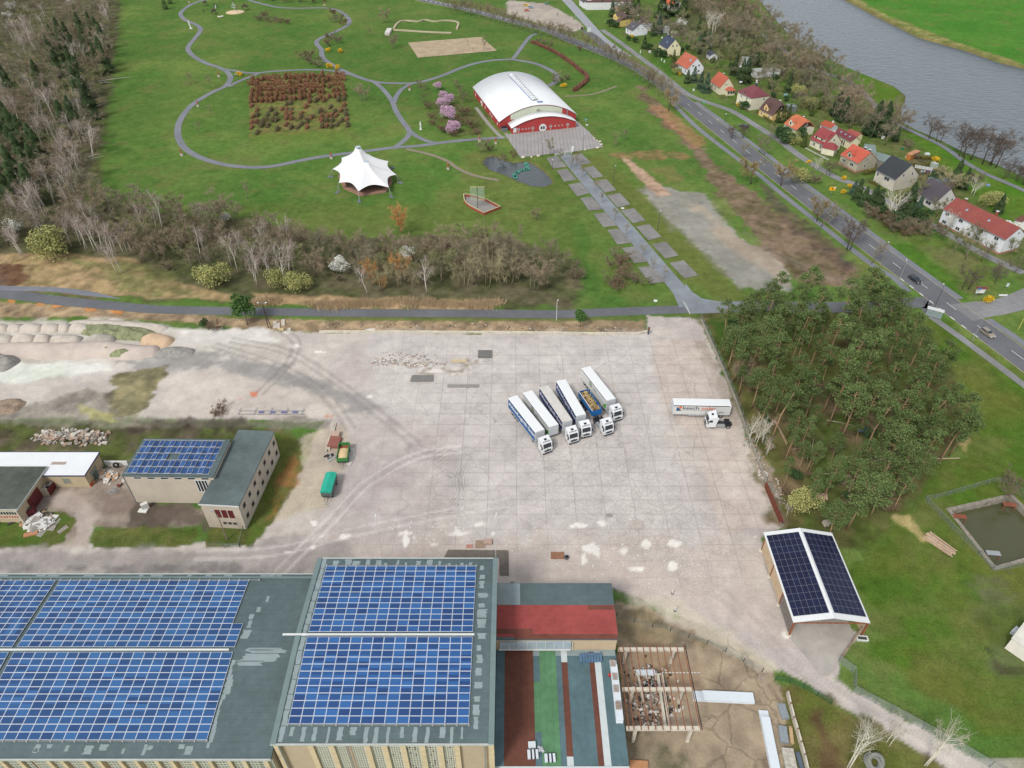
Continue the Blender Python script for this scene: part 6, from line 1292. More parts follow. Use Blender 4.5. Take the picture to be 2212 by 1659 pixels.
grow('bush_brown',(465,712),'tangled brown-green bush left of the young pine',None,3,'base',1.3);grow('evergreen',(445,706),'low dark evergreen bush at the end of the spoil heaps',None,2.4)
grow('bush_brown',(480,890),'heap-like brown brush bush on the dusty lot',None,2.6,'base',1.2);grow('bush_brown',(462,900),'lower brown brush bush left on the dusty lot',None,1.8,'base',1.2)
# ----- park trees -----
PK=[(1045,110,'sapling',8),(1055,35,'sapling',8),(1208+40,110,'bush_brown',3),(848,105,'tan',8),(828,50,'tan',9),(800,80,'sapling',6),(788,220,'tan',9),(1202,185,'olive',7),(1040,330,'tan',8),(1085,350,'bush_grey',3.5),(1060,325,'bush_grey',3),(1110,340,'bush_brown',3),(1210,350,'sapling',5),(1245,355,'sapling',5.5),(1187,335,'sapling',7),(1348,305,'sapling',6),(1330,318,'sapling',6),(412,182,'sapling',6),(455,190,'sapling',6),(432,290,'sapling',6),(455,250,'sapling',5),(535,430,'sapling',6),(1160,475,'tan',5),(985,20,'bush_grey',4),(515,30,'sapling',5),(575,55,'sapling',5)]
for i,(x,y,k,h)in enumerate(PK):
 where=('in the park lawn near the top' if y<120 else 'beside the red sports hall and its plaza' if 1030<x<1260 and y<360 else 'in the lawn loop left of the hedge maze' if x<500 else 'in the lawn below the tent' if y>400 else 'in the lawn between maze and road')
 grow(k,(x,y),'bare %s tree %s'%('slender' if k=='sapling' else 'bushy',where),'scattered park trees '+where,h)
for x,y,h,fx in((562,45,4,1.3),(585,48,4,1.3),(605,50,4,1.3),(620,52,3.5,1.2),(575,40,4,1),(725,35,5,1),(735,45,4.5,1),(742,55,4,1.1),(722,48,4,1.1),(715,85,4.5,1.2),(730,92,4.5,1.2),(712,100,4.5,1.1),(675,138,5,1.3),(665,128,5,1.1),(690,145,4,1.2),(590,2,4,1.3),(620,5,4,1.3),(650,4,4,1.3),(680,6,4,1.2),(700,3,3.5,1.2)):
 grow('bush_grey' if pr.random()<.5 else 'bush_brown',(x,y),'dense leafless thicket bush beside the park path','thickets along the park paths',h,'base',fx)
for x,y,lab in((518,160,'yellow forsythia bush at the path fork left of the maze'),(712,142,'yellow forsythia beside the thicket by the park path'),(728,145,'right part of yellow forsythia at the path bend'),(708,108,'yellow forsythia left below the thicket'),(735,110,'yellow forsythia right below the thicket'),(1218,185,'yellow forsythia in the bushes behind the sports hall'),(1062+553,0,'yellow forsythia at the top garden')):grow('forsythia',(x,y),lab,None,2.6,.4,1.1)
for x,y,h in((945,185,4.5),(958,205,5),(968,215,6),(955,222,5.5),(965,240,6),(972,248,5.5),(980,272,5.5),(975,280,4.5)):grow('pink',(x,y),'pink blossoming tree in the row left of the sports hall','pink blossom trees left of the sports hall',h,.5,1.1)
for x,y,h in((918,195,4),(905,190,4),(995,205,5.5),(985,190,4.5),(1000,222,5),(1010,250,4.5),(1000,270,4),(1020,275,4),(985,295,3.5),(955,285,3),(935,255,2.5),(920,235,2.5),(940,270,2.5),(912,222,2.5),(1030,290,3)):grow('bush_brown' if y>230 else 'olive',(x,y),'leafless bush in the sports hall shrubbery','shrubbery left of the sports hall',h,'base',1.2)
for x,y,h in((1188,100,3),(1175,95,3),(1165,92,3),(1200,178,3),(1215,176,3),(1228,172,3)):grow('bush_grey',(x,y),'grey leafless bush by the beech hedge behind the sports hall','bushes by the curved hedge',h,'base',1.1)
grow('fir',(358,20),'dark fir at the top edge of the lawn',None,9,'base');grow('fir',(368,8),'second dark fir at the top edge of the lawn',None,9)
hm=fm('beech_hedge',(134,98,76),.26,1.2,.12,1.0);hr_=random.Random(5)
hb=[]
for k in range(3):
 s_=Soup();r=random.Random(200+k)
 for _ in range(520):leafcard(s_,Vector((r.uniform(-.55,.55),r.uniform(-1.6,1.6),r.uniform(.05,2.1))),.13*r.uniform(.7,1.4),r)
 hb.append(s_.mesh('hedge_block',hm))
hd=fm('beech_hedge_dark',(106,98,74),.26,1.2,.12,1.0);hbd=[]
for me_ in hb:
 q=me_.copy();q.materials.clear();q.materials.append(hd);hbd.append(q)
mz=0
for gx_ in range(20):
 for gy_ in range(11):
  t1,t2=(gx_+.5)/20,(gy_+.5)/11
  x=(541*(1-t2)+539*t2)*(1-t1)+(742*(1-t2)+757*t2)*t1;y=(170*(1-t1)+160*t1)*(1-t2)+(293*(1-t1)+275*t1)*t2
  dens=.93 if t2<.42 else .5
  if t1>.93:dens=.95
  if hr_.random()>dens:continue
  p=G(x+hr_.uniform(-2,2),y+hr_.uniform(-2.5,2.5));o=bpy.data.objects.new('beech_hedge',hr_.choice(hb if(t2<.5 or hr_.random()<.4)else hbd));C.collection.objects.link(o)
  o.location=(p.x,p.y,0);o.rotation_euler=(0,0,1.57 if(t2<.3 and hr_.random()<.5)else hr_.uniform(-.1,.1));o.scale=(1.2,1.5,hr_.uniform(.8,1.5)if t2<.45 else hr_.uniform(.5,1.0))
  back=t2<.45;tag(o,zoned('rusty beech hedge block, dense back of the maze' if back else 'thin beech hedge block, sparse front of the maze','maze',p.x,p.y),'hedge','beech hedge blocks of the back half of the maze' if back else 'beech hedge blocks of the front half of the maze');mz+=1
for x,y,fx in((680,255,1),(663,262,1.1),(640,262,1),(580,262,.8),(700,245,.8),(560,272,.8)):grow('bush_brown',(x,y),'rusty brown bush in the front half of the hedge maze','bushes in the front of the maze',2.5,'base',fx)
s_=Soup();r=random.Random(4);hl=smoothline([G(*T(2,0,x,y))for x,y in((170,372),(230,395),(300,425),(380,465),(450,510),(520,560),(580,610),(630,650),(650,680),(640,710),(600,745),(560,775),(535,790))],8)
for i in range(len(hl)-1):
 for _ in range(150):
  p=hl[i].lerp(hl[i+1],r.random());s_ and leafcard(s_,Vector((p.x+r.uniform(-.9,.9),p.y+r.uniform(-.9,.9),r.uniform(.05,1.7))),.17*r.uniform(.7,1.4),r)
o=bpy.data.objects.new('curved_hedge',s_.mesh('curved_hedge',fm('curved_beech',(126,88,76),.2,1,0,1.0)));C.collection.objects.link(o);tag(o,'long curved rusty beech hedge sweeping behind the sports hall','hedge')
rowl=smoothline([G(*p)for p in[(960,22),(1040,40),(1100,57),(1140,70),(1180,81),(1225,95),(1265,110),(1300,124),(1330,139),(1360,158),(1390,178),(1420,203),(1447,226)]],10)
Dr=arcs(rowl);sdist=0
def along(line,Dd,s):
 for i in range(1,len(Dd)):
  if Dd[i]>=s:return line[i-1].lerp(line[i],(s-Dd[i-1])/(Dd[i]-Dd[i-1]))
 return line[-1]
while sdist<Dr[-1]:
 p=along(rowl,Dr,sdist);big_=pr.random()<.22
 grow('bare' if big_ else 'sapling',(p.x+pr.uniform(-1.2,1.2),p.y+pr.uniform(-1.2,1.2),0),'thin leafless tree in the main road row' if not big_ else 'fuller leafless tree in the main road row','row of young trees beside the main road' if not big_ else 'fuller trees in the row beside the main road',pr.uniform(7,10.5),'world',.85)
 sdist+=pr.uniform(2.0,4.0)
for i,(x,y,h,k,lab)in enumerate([(1444,240,9,'street','leafless tree between cycle path and the start of the dirt strip'),(1400,190,9,'bare','leafless tree at the end of the roadside row'),(1621,398,9.5,'street','leafless tree standing by the dark soil strip beside the main road'),(1686,402,9,'street','yellowish round leafless tree on the verge beside the main road'),(1602,345,7,'sapling','thin roadside tree left of the yellowish round one'),(1640,330,7,'sapling','thin roadside tree in the strip above the main road kink'),(1774,490,8,'bare','leafless tree on the cycle path verge'),(1764,478,8,'street','broad leafless tree crown over the cycle path'),(1834,541,10,'spread','gnarled dark tree with thick trunk beside the cycle path'),(1800,478,7,'bare','leafless tree hanging over the centre line dashes'),(1882,570,9,'sapling','tall thin leaning tree at the edge of the pine grove by the road'),(2081,622,7.5,'spread','dark bare tree in the triangle of grass right of the main road'),(2160,600,7,'bare','dense leafless tree beside the lane on the right'),(2150,612,6,'spread','low spreading dark tree by the side road on the right'),(2085,560,8,'olive','olive leafless tree in front of the long white house'),(2060,545,8,'olive','second olive leafless tree in front of the long white house'),(2120,565,7,'bare','grey leafless tree beside the lane bend'),(2045,500,7,'bigbirch','pale branched shrub tree against the long white house'),(2030,510,5,'bush_grey','grey bush at the foot of the long white house'),(1720,395,6,'bush_olive','olive-brown bush by the lane near the yellow sign'),(1755,395,5,'bush_grey','brown-green bush between lane and yellow sign'),(1580,298,6,'spread','pair-like dark small tree on the verge by the lane'),(1605,298,6,'spread','dark small tree on the verge by the lane'),(1650,335,8,'bare','bare tree on the lane verge before the ochre house'),(1662,300,7,'olive','bare tree in front of the ochre house'),(1763,370,6,'bigbirch','white-stemmed small tree by the lane'),(1790,380,6,'spread','dark crooked apple tree by the lane'),(1815,372,5,'bare','white-budding shrub tree before the grey house'),(1700,545,0,'bare','')]):
 if lab:grow(k,(x,y),lab,None,h,'base',1.0)
grow('bigbirch',(1917,476),'large white birch with forked trunk among the dark conifers by the road',None,12,'base',1.1)
for x,y,h,lab in((2012,300,9,'first bare tree on the river bank beside the path bend'),(2030,308,9,'second bare tree on the river bank'),(2075,340,12,'broad bare tree on the river bank in the middle of the group'),(2095,345,12,'tall dark bare tree beside the broad one on the river bank'),(2125,352,12,'wide forked bare tree on the river bank'),(2150,362,12,'rightmost large bare tree on the river bank'),(2165,385,7,'low bare tree on the river bank near the right edge'),(2195,392,7,'low bare thicket tree at the right edge by the river'),(2210,240+160,8,'bare tree cut by the right edge by the river')):grow('spread',(x,y),lab,None,h,'base',1.0)
RB={'bare':'leafless tree in the riverside wood','olive':'olive leafless tree in the riverside wood','tan':'tan tree in the riverside wood','bush_grey':'grey bush in the riverside wood'}
RG={'bare':'leafless trees of the riverside wood','olive':'olive trees of the riverside wood','tan':'tan trees of the riverside wood','bush_grey':'bushes of the riverside wood'}
scatter([(1500,-30),(1590,-20),(1625,40),(1680,75),(1725,115),(1790,165),(1845,195),(1850,215),(1820,235),(1760,225),(1740,195),(1690,165),(1620,125),(1560,80),(1520,45),(1470,20)],['bare','bare','bare','olive','tan','bush_grey'],8.0,RB,RG,hmul=1.3,fx=1.2)
scatter([(1830,225),(1870,240),(1935,270),(1938,300),(1900,310),(1850,280)],['bare','tan'],6.0,RB,RG,hmul=1.2,fx=1.1)
scatter([(1330,20),(1420,60),(1480,50),(1600,112),(1680,160),(1780,225),(1900,290),(1990,330),(1990,350),(1900,310),(1800,265),(1730,240),(1640,196),(1560,152),(1500,130),(1440,95),(1340,45)],['olive','bush_grey','evergreen','bare','fir','olive','bare'],6.6,{'evergreen':'evergreen bush in the back gardens of the lane houses','fir':'conifer in the back gardens of the lane houses','olive':'olive tree in the back gardens of the lane houses','bush_grey':'leafless bush in the back gardens of the lane houses','bare':'leafless tree in the back gardens of the lane houses'},{'evergreen':'evergreen garden bushes','fir':'garden conifers','olive':'olive garden trees','bush_grey':'garden bushes','bare':'leafless garden trees'},hmul=.95,fx=1.1)
scatter([(1960,420),(2060,455),(2212,560),(2212,620),(2180,590),(2100,530),(2000,470)],['bush_grey','olive'],12.0,{'olive':'olive tree behind the long white house','bush_grey':'bush behind the long white house'},{'olive':'olive trees behind the long house','bush_grey':'bushes behind the long house'},hmul=.7)
for x,y,k,h,lab in[(1428,40,'tallconifer',16,'huge dark spruce behind the navy-roofed house'),(1454,34,'tallconifer',15,'tall dark spruce between the huge spruce and the wood'),(1474,38,'tallconifer',15,'dark fir at the left edge of the riverside wood'),(1365,30,'fir',10,'dark conifer above the yellow house'),(1376,28,'fir',10,'second dark conifer above the yellow house'),(1352,32,'fir',9,'dark conifer near the workshop at the top of the lane'),(1322,36,'fir',9,'dark conifer left of the workshop at the top'),(1300,20,'fir',7,'conifer by the wide road at the top'),(1318,58,'evergreen',4,'rounded evergreen bush in front of the yellow house'),(1328,60,'evergreen',4,'second rounded evergreen before the yellow house'),(1422,72,'spruce',9.5,'pointed spruce between the garages'),(1410,78,'fir',7,'small dark spruce left of the pointed one'),(1391,105,'fir',8,'dark conifer between white and navy-roofed house'),(1402,108,'evergreen',3.5,'evergreen bush at the navy-roofed house hedge'),(1372,92,'evergreen',3,'clipped green bush on the lane verge'),(1358,88,'evergreen',2.5,'low clipped bush before the white house'),(1420,122,'evergreen',4,'blue-green juniper at the navy house corner'),(1432,124,'evergreen',3.5,'second juniper at the navy house corner'),(1510,108,'spruce',9,'pointed spruce of the cluster behind the orange-roofed white house'),(1517,116,'tallconifer',12,'large dark spruce of the cluster behind the orange-roofed white house'),(1528,108,'spruce',9,'pale-tipped spruce right in the cluster behind the white house'),(1455,136,'thuja',6,'dark thuja in the hedge left of the orange-roofed white house'),(1452,150,'bush_brown',4,'reddish leafless bush left of the orange-roofed white house'),(1460,160,'bush_olive',3.4,'yellow-green bush at the corner of the orange-roofed white house'),(1497,178,'spruce',8,'blue-green spruce right of the orange-roofed white house'),(1512,192,'spruce',9,'broad blue-green spruce left of the cream bay-window house'),(1525,200,'spruce',8,'blue-green spruce touching the cream bay-window house'),(1483,180,'fir',6,'darker spruce beside the lane verge'),(1585,162,'fir',11,'dark conifer behind the bay-window house'),(1608,180,'fir',11,'broad dark conifer left of the garage row'),(1600,172,'fir',10,'dark conifer beside the white camper'),(1640,143,'evergreen',6,'round clipped dark evergreen behind the garage row'),(1608,236,'evergreen',3.6,'grey-green round bush at the hipped maroon house'),(1690,265,'thuja',7,'large dark thuja before the ochre house gable'),(1678,265,'thuja',5,'smaller thuja before the ochre house gable'),(1702,255,'thuja',6,'thuja beside the grey lean-to'),(1735,318,'thuja',6,'lone olive thuja on the lane verge'),(1700,310,'evergreen',4.5,'dark evergreen bush before the half-hipped orange house'),(1690,298,'evergreen',5,'tall evergreen bush before the half-hipped orange house'),(1712,310,'bush_olive',4.2,'olive round bush before the half-hipped orange house'),(1727,295,'evergreen',3.4,'dark bush between orange and red-dormer houses'),(1740,232,'bush_olive',4.6,'pale green round tree behind the half-hipped orange house'),(1722,205,'bush_olive',5,'yellow-green bush in the garden with forsythia'),(1752,250,'thuja',5,'dark thuja in the hedge by the pale green tree'),(1768,235,'thuja',5,'thuja in the garden hedge row'),(1776,230,'thuja',5,'tall thuja in the garden hedge row'),(1805,250,'tallconifer',11,'broad dark pine behind the maroon coach house'),(1818,262,'tallconifer',10,'second broad dark pine behind the coach house'),(1880,292,'tallconifer',15,'huge dark conifer behind the garden path'),(1906,288,'tallconifer',14,'tall narrow dark conifer right of the huge one'),(1838,270,'bare',7,'grey leafless garden tree by the huge conifer'),(1933,305,'fir',6,'dark conifer at the river path bend'),(1850,432,'fir',7,'dark conifer of the cluster before the black-roofed house'),(1862,445,'fir',8,'second conifer of the cluster before the black-roofed house'),(1880,450,'fir',8,'third conifer of the cluster before the black-roofed house'),(1895,458,'fir',8,'conifer left of the white birch'),(1940,470,'fir',9,'tall conifer right of the white birch'),(1960,455,'fir',9,'dark conifer before the charcoal-roofed house'),(1975,470,'spruce',8,'spruce before the charcoal-roofed house'),(1955,480,'fir',7,'low conifer right of the white birch'),(1840,420,'spruce',6,'blue-green spruce at the black-roofed house corner'),(1990,478,'evergreen',4,'dark bush before the wide window of the charcoal-roofed house'),(1905,470,'evergreen',4,'evergreen bush under the birch'),(1930,485,'evergreen',4.5,'evergreen bush right under the birch'),(1895,430,'evergreen',3,'evergreen bush at the black-roofed house wall'),(2060,395,'fir',8,'dark conifer in the garden right of the blue-grey flat roof'),(2078,408,'fir',8,'second dark conifer in that garden'),(2052,410,'willow',8,'pale olive round tree behind the charcoal-roofed house'),(2100,425,'bigbirch',7,'pale thin tree in the garden before the river meadow'),(2140,450,'bush_olive',6,'yellow-green conifer behind the long white house'),(2155,460,'fir',7,'dark conifer behind the long white house'),(2175,500,'blossom',4,'white-blossoming tree behind the long white house'),(2112,395,'bush_grey',4,'grey thicket in the gardens by the river meadow'),(2020,395,'evergreen',4,'dark bush by the wire trellis'),(1345,25,'blossom',6,'white-blossoming tree by the workshop at the top of the lane'),(1470,60,'blossom',5,'white-blossoming tree at the edge of the riverside wood'),(1543,75,'bigbirch',12,'tall thin white-stemmed tree in the riverside wood'),(1528,70,'bigbirch',12,'second tall thin white-stemmed tree in the riverside wood'),(1589,85,'spruce',6,'yellow-tipped spruce at the edge of the riverside wood'),(1990,420,'evergreen',3,'low hedge bush behind the blue-grey roof')]:grow(k,(x,y),lab,None,h*1.12,'base',1.22)
for x,y,lab in((1594,226,'yellow forsythia before the maroon hipped house'),(1468,160,'yellow round forsythia at the orange-roofed white house'),(1366,78,'yellow forsythia before the grey-roofed white house'),(1747,350,'yellow forsythia beside the lane before the red-dormer house'),(1823,385,'yellow forsythia by the lane before the grey house'),(1836,402,'yellow forsythia right of the yellow sign'),(1822,414,'small yellow forsythia below it, near the conifers'),(2022,345,'tall yellow forsythia at the river meadow garden corner'),(1737,200,'yellow forsythia in the garden of the half-hipped house'),(2136,646,'big yellow forsythia beside the notice board'),(1396,38,'yellow forsythia behind the brown hut'),(2000,462,'yellow-brown forsythia between charcoal-roofed and long house')):grow('forsythia',(x,y),lab,None,2.4 if 'big' in lab or 'tall' in lab else 1.8,.4,1.0)
for x,y in((1900,478),(1930,500),(1960,510),(1990,508),(1945,495),(1975,498),(2010,500),(1920,490),(1870,470)):grow('bush_grey' if x%20 else 'bush_brown',(x,y),'leafless brown-grey bush in the thicket right of the main road','thicket right of the main road',4.5,'base',1.1)
# ----- pine grove -----
GROVE=[(1580,655),(1650,612),(1760,612),(1800,650),(1845,640),(1868,590),(1935,612),(1990,715),(2050,785),(2090,860),(2098,920),(2050,960),(1995,985),(1985,1040),(1950,1075),(1900,1080),(1850,1110),(1800,1100),(1840,1040),(1880,960),(1890,900),(1800,870),(1740,860),(1700,890),(1640,840),(1590,760),(1570,710)]
scatter(GROVE,['pine'],4.4,'tall bare-trunked pine in the grove','pines of the grove right of the yard',mode=10.5,hj=.2,tilt=.07,fx=1.0)
for k in range(17):
 x,y=pr.uniform(1700,1890),pr.uniform(880,1060)
 grow('pine',(x,y),'thin scattered pine in the grove clearing','scattered pines in the thinned part of the grove',pr.uniform(9,12),.75,.72,tilt=.09)
for k in range(55):
 x,y=pr.uniform(1600,2020),pr.uniform(740,1120)
 if not inpoly(x,y,[(1570,720),(1700,760),(1900,760),(2040,900),(2000,1000),(1900,1130),(1720,1130),(1640,920)]):continue
 grow('bush_brown' if pr.random()<.6 else 'evergreen',(x,y),'undergrowth bush between the pine trunks','undergrowth bushes of the pine grove',pr.uniform(1.2,2.6),'base',1.1)
for x,y,k,h,fx,lab in((1598,830,'tan',8,.9,'round tan leafless tree at the yard fence beside the pines'),(1735,1110,'bush_olive',6.5,.9,'pale olive round bush above the solar shed'),(1588,720,'evergreen',4,1.2,'dark bush at the upper corner of the yard fence'),(1620,950,'bigbirch',7,.9,'pale bare shrub tree at the yard fence'),(1632,962,'bigbirch',7,.8,'second pale bare tree at the yard fence'),(1645,955,'bigbirch',7,.8,'third pale bare tree at the yard fence'),(1655,985,'bigbirch',5,.8,'low pale bare tree at the yard fence by the pole heap'),(1698,1120,'birch',5,1,'thin white birch stem above the solar shed'),(2175,1065,'bush_grey',5,.9,'spiky bare shrub behind the water basin')):grow(k,(x,y),lab,None,h,'base',fx)
for x,y,h,lab,rx in((1829,1656,13,'bare pollarded birch at the bottom edge right of the path',.0),(1919,1611,9,'slim bare birch leaning over the lower path',.2),(1996,1654,13.5,'tall bare white birch standing over the lower path',.1),(1862,1600,5,'thin bare branches of a small birch above the tyre heap',.0)):
 grow('bigbirch',(x,y),lab,None,h,'base',.55,tilt=.03)
# ---------------- vehicles ----------------
wht2=mat('truck_white',(232,234,236),.35,.03,1,spec=.5);blk=mat('black_plastic',(38,40,44),.55,.15,3);tyr=mat('tyre',(42,42,44),.85,.2,4);rimm=mat('rim',(176,178,180),.35,.1,3,metal=.4)
glz=mat('windscreen',(44,52,60),.12,.1,.5,spec=.7);chs=mat('chassis',(52,54,58),.7,.15,2)
def wheel(parent,x,y,r=.5,w_=.3,dual=0):
 o=MB();s=1 if y>0 else-1;n=16;ww_=w_*(2 if dual else 1)
 o.loft([[(x+q*math.cos(a),yy_,r+q*math.sin(a))for a in[2*math.pi*k/n for k in range(n)]]for yy_,q in((y-s*ww_,r*.92),(y-s*ww_*.8,r),(y-s*.05,r),(y,r*.9))]);wo=o.build('wheel',tyr,parent)
 o=MB();o.loft([[(x+q*math.cos(a),y+s*d,r+q*math.sin(a))for a in[2*math.pi*k/10 for k in range(10)]]for d,q in((.003,r*.58),(.02,r*.5))]);o.build('rim',rimm,wo);return wo
def text_mesh(parent,name,body,size,M,m,xs=1.0,shear=0,bold=.0,**kw):
 cu=bpy.data.curves.new('t','FONT');cu.body=body;cu.size=size;cu.extrude=.004;cu.align_x='CENTER';cu.align_y='CENTER';cu.shear=shear;cu.offset=bold
 tmp=bpy.data.objects.new('t',cu);C.collection.objects.link(tmp);dg=bpy.context.evaluated_depsgraph_get();me=bpy.data.meshes.new_from_object(tmp.evaluated_get(dg));me.name=name
 bpy.data.objects.remove(tmp);me.materials.clear();me.materials.append(m);o=bpy.data.objects.new(name,me);C.collection.objects.link(o);o.parent=parent;o.matrix_local=M@Matrix.Diagonal((xs,1,1,1));return o
MRX=Matrix.Rotation(math.pi/2,4,'X')
def side_m(x,y,z,right):
 return Matrix.Translation((x,y,z))@(Matrix.Rotation(math.pi/2,4,'X')if right else Matrix.Rotation(math.pi,4,'Z')@Matrix.Rotation(math.pi/2,4,'X'))
def tractor(label,p,ang,group=None,tank=True):
 0
 t=thing('truck_tractor',label,'truck',(p[0],p[1],0),ang,group)
 o=MB();o.extr([(2.95,.55),(5.15,.35),(5.22,1.5),(5.12,1.9),(4.78,3.0),(4.35,3.35),(3.2,3.75),(3.0,3.8),(2.9,3.2)],-1.24,1.24);cab=o.build('cab',wht2,t)
 o=MB();o.face((5.135,-1.05,1.92),(5.135,1.05,1.92),(4.80,.98,2.98),(4.80,-.98,2.98));o.build('windscreen',glz,cab)
 for s in(-1,1):
  o=MB();o.face((3.9,s*1.245,1.95),(4.85,s*1.245,1.95),(4.65,s*1.245,2.65),(3.9,s*1.245,2.65));o.build('side_window',glz,cab)
  o=MB();o.box(4.95,5.1,s*1.3,s*1.55,1.7,2.5)if s>0 else o.box(4.95,5.1,-1.55,-1.3,1.7,2.5);o.build('mirror',blk,cab)
  o=MB();o.box(5.16,5.24,s*.72-.22,s*.72+.22,.6,.85);o.build('headlight',mat('lamp_glass',(220,226,232),.2,.05,1),cab)
  o=MB();o.extr([(2.85,1.9),(3.0,1.9),(3.0,3.6),(2.55,3.4)],s*1.2-.03,s*1.2+.03);o.build('fairing',wht2,cab)
 MB().box(5.2,5.26,-.8,.8,.95,1.4).build('grille',blk,cab);MB().box(4.9,5.28,-1.22,1.22,.3,.55).build('bumper',blk,cab)
 MB().box(3.65,4.15,-.3,.3,3.5,3.62).build('roof_hatch',blk,cab)
 MB().box(-1.0,4.9,-.42,.42,.55,.95).build('chassis',chs,t);MB().box(-.5,.45,-.5,.5,.96,1.15).build('fifth_wheel',blk,t)
 for s in(-1,1):
  wheel(t,3.75,s*1.2);wheel(t,0,s*1.2,dual=1)
  MB().cyl((0,0,0),.01,.01,3)if False else None
  MB().box(.8,2.75,.55 if s>0 else-1.15,1.15 if s>0 else-.55,.4,1.0).build('fuel_tank',metw,t)
  MB().box(-.65,.65,.75 if s>0 else-1.2,1.2 if s>0 else-.75,1.04,1.1).build('mudguard',blk,t)
 return t
def trailer(label,rear,front,curtain,roofc,group=None,h=4.0,slogan=None,logo=None,z0=1.1,w_=2.5):
 a,b_=Vector(rear[:2]),Vector(front[:2]);d=(b_-a);L_=13.6;c=(a+b_)/2;ang=math.atan2(d.y,d.x)
 t=thing('semi_trailer',label,'trailer',(c.x,c.y,0),ang,group);hx=L_/2;hy=w_/2
 MB().box(-hx+.05,hx-.05,-hy+.04,hy-.04,z0,h-.05).build('curtain',curtain,t)
 o=MB();o.loft([[(-hx,y,z_)for y,z_ in((-hy,h-.05),(-hy+.1,h+.0),(hy-.1,h+.0),(hy,h-.05),(hy,h-.12),(-hy,h-.12))],[(hx,y,z_)for y,z_ in((-hy,h-.05),(-hy+.1,h+.0),(hy-.1,h+.0),(hy,h-.05),(hy,h-.12),(-hy,h-.12))]]);o.build('roof',roofc,t)
 MB().box(hx-.049,hx+.04,-hy,hy,z0,h-.06).build('front_wall',mat('bulkhead_grey',(206,210,212),.5,.05,1),t);MB().box(-hx-.04,-hx+.049,-hy,hy,z0,h-.06).build('rear_door',wht2,t)
 for s in(-1,1):
  MB().box(-hx+.3,hx,s*(hy+.005)-.02,s*(hy+.005)+.02,h-.32,h-.13).build('roof_rail',mat('rail_dark',(60,56,76),.5,.1,1),t)
  MB().box(-hx,hx,s*hy-.03,s*hy+.03,z0-.12,z0+.02).build('side_rail',mat('side_rail',(196,200,200),.5,.1,1),t)
  for x in(-4.9,-3.6,-2.3):wheel(t,x,s*1.2,.48,.35)
  MB().box(3.2,3.35,s*.95-.06,s*.95+.06,0,z0-.1).build('landing_leg',metw,t);MB().box(-1.2,3.0,s*1.15-.03,s*1.15+.03,.45,.95).build('side_guard',metw,t)
 MB().box(-hx+.2,hx-.5,-.5,.5,.75,z0-.01).build('chassis',chs,t);MB().box(-hx-.05,-hx+.1,-1.1,1.1,.5,.65).build('underrun_bar',blk,t)
 if slogan:
  for tx,sz,x,z_,m_,xs,sh in slogan:
   for right in(True,False):
    xx=x if right else-x;yv=-hy-.0 if right else hy
    text_mesh(t,'lettering',tx,sz,side_m(xx,(-hy+.04-.012)if right else(hy-.04+.012),z_,right),m_,xs,sh,.035)
 return t,ang
def QK(x,y,h=0):return G(1082.9+x*.125,777.6+y*.125,h)
blu1=mat('curtain_blue',(38,92,148),.55,.05,1);blu2=mat('curtain_navy',(40,54,120),.55,.05,1);cwh=mat('curtain_white',(216,216,212),.55,.05,1)
rwh=mat('trailer_roof_white',(238,240,240),.5,.02,1);rwd=mat('trailer_roof_dirty',(212,208,202),.6,.09,.7)
txw=mat('letter_white',(236,238,240),.5,.02,1);txg=mat('letter_grey',(96,102,110),.5,.02,1);txo=mat('letter_orange',(224,120,84),.5,.02,1);txgr=mat('letter_green',(120,160,60),.5,.02,1)
AV_=[('Avicon',1.5,-4.2,2.65,txw,1.05,.12),('Logistik',1.5,.4,2.65,txw,1.05,.12),('GmbH',1.4,5.0,2.65,txw,.95,.12)]
def rig(label_t,label_c,rear,front,cur,roof,slogan,trac=True,grp='lorries parked side by side on the yard'):
 A_,B_=QK(*rear,4.0),QK(*front,4.0);t,ang=trailer(label_t,A_,B_,cur,roof,grp,slogan=slogan)
 if trac:
  e=Vector((math.cos(ang),math.sin(ang)));c=Vector(t.location[:2])+e*(6.8-1.35);k=tractor(label_c,c,ang,'white cabs of the parked lorries')
  text_mesh(k,'lettering','AVICON',.42,Matrix.Translation((4.52,0,3.40))@Matrix.Rotation(math.pi/2,4,'Z')@Matrix.Rotation(.45,4,'X'),txg,1.2,0,.01)
  o=MB();o.v=[];o.M=Matrix.Translation((5.235,0,1.6))@Matrix.Rotation(math.pi/2,4,'Y');o.cyl((0,0,0),.13,.02,12);o.build('emblem',blk,k)
 return t,ang
rig('blue curtain trailer with white lettering, leftmost of the parked row','white cab in front of the leftmost blue trailer',(200,637),(662,1220),blu1,rwh,AV_)
t2,a2=rig('white curtain trailer without a cab, second from the left in the row','',(460,555),(897,1122),cwh,rwh,[('oni',1.3,.6,2.6,mat('letter_pale',(160,166,166),.5,.02,1),1.1,0)],False)
rig('navy curtain trailer with a dirty grey-white roof, third in the row','white cab in front of the dirty-roofed navy trailer',(735,450),(1145,1055),blu2,rwd,AV_)
rig('blue curtain trailer with a clean white roof beside the tipper, fourth in the row','white cab in front of the fourth trailer, left of the tipper cab',(1035,355),(1375,942),mat('curtain_blue_dark',(36,66,128),.55,.05,1),rwh,AV_)
t6,a6=rig('white curtain trailer with a green corner, rightmost of the parked row','white cab with a big dark grille in front of the rightmost trailer',(1465,130),(1895,675),cwh,rwh,[('oni',1.3,.6,2.6,mat('letter_pale',(0,0,0)),1.1,0)])
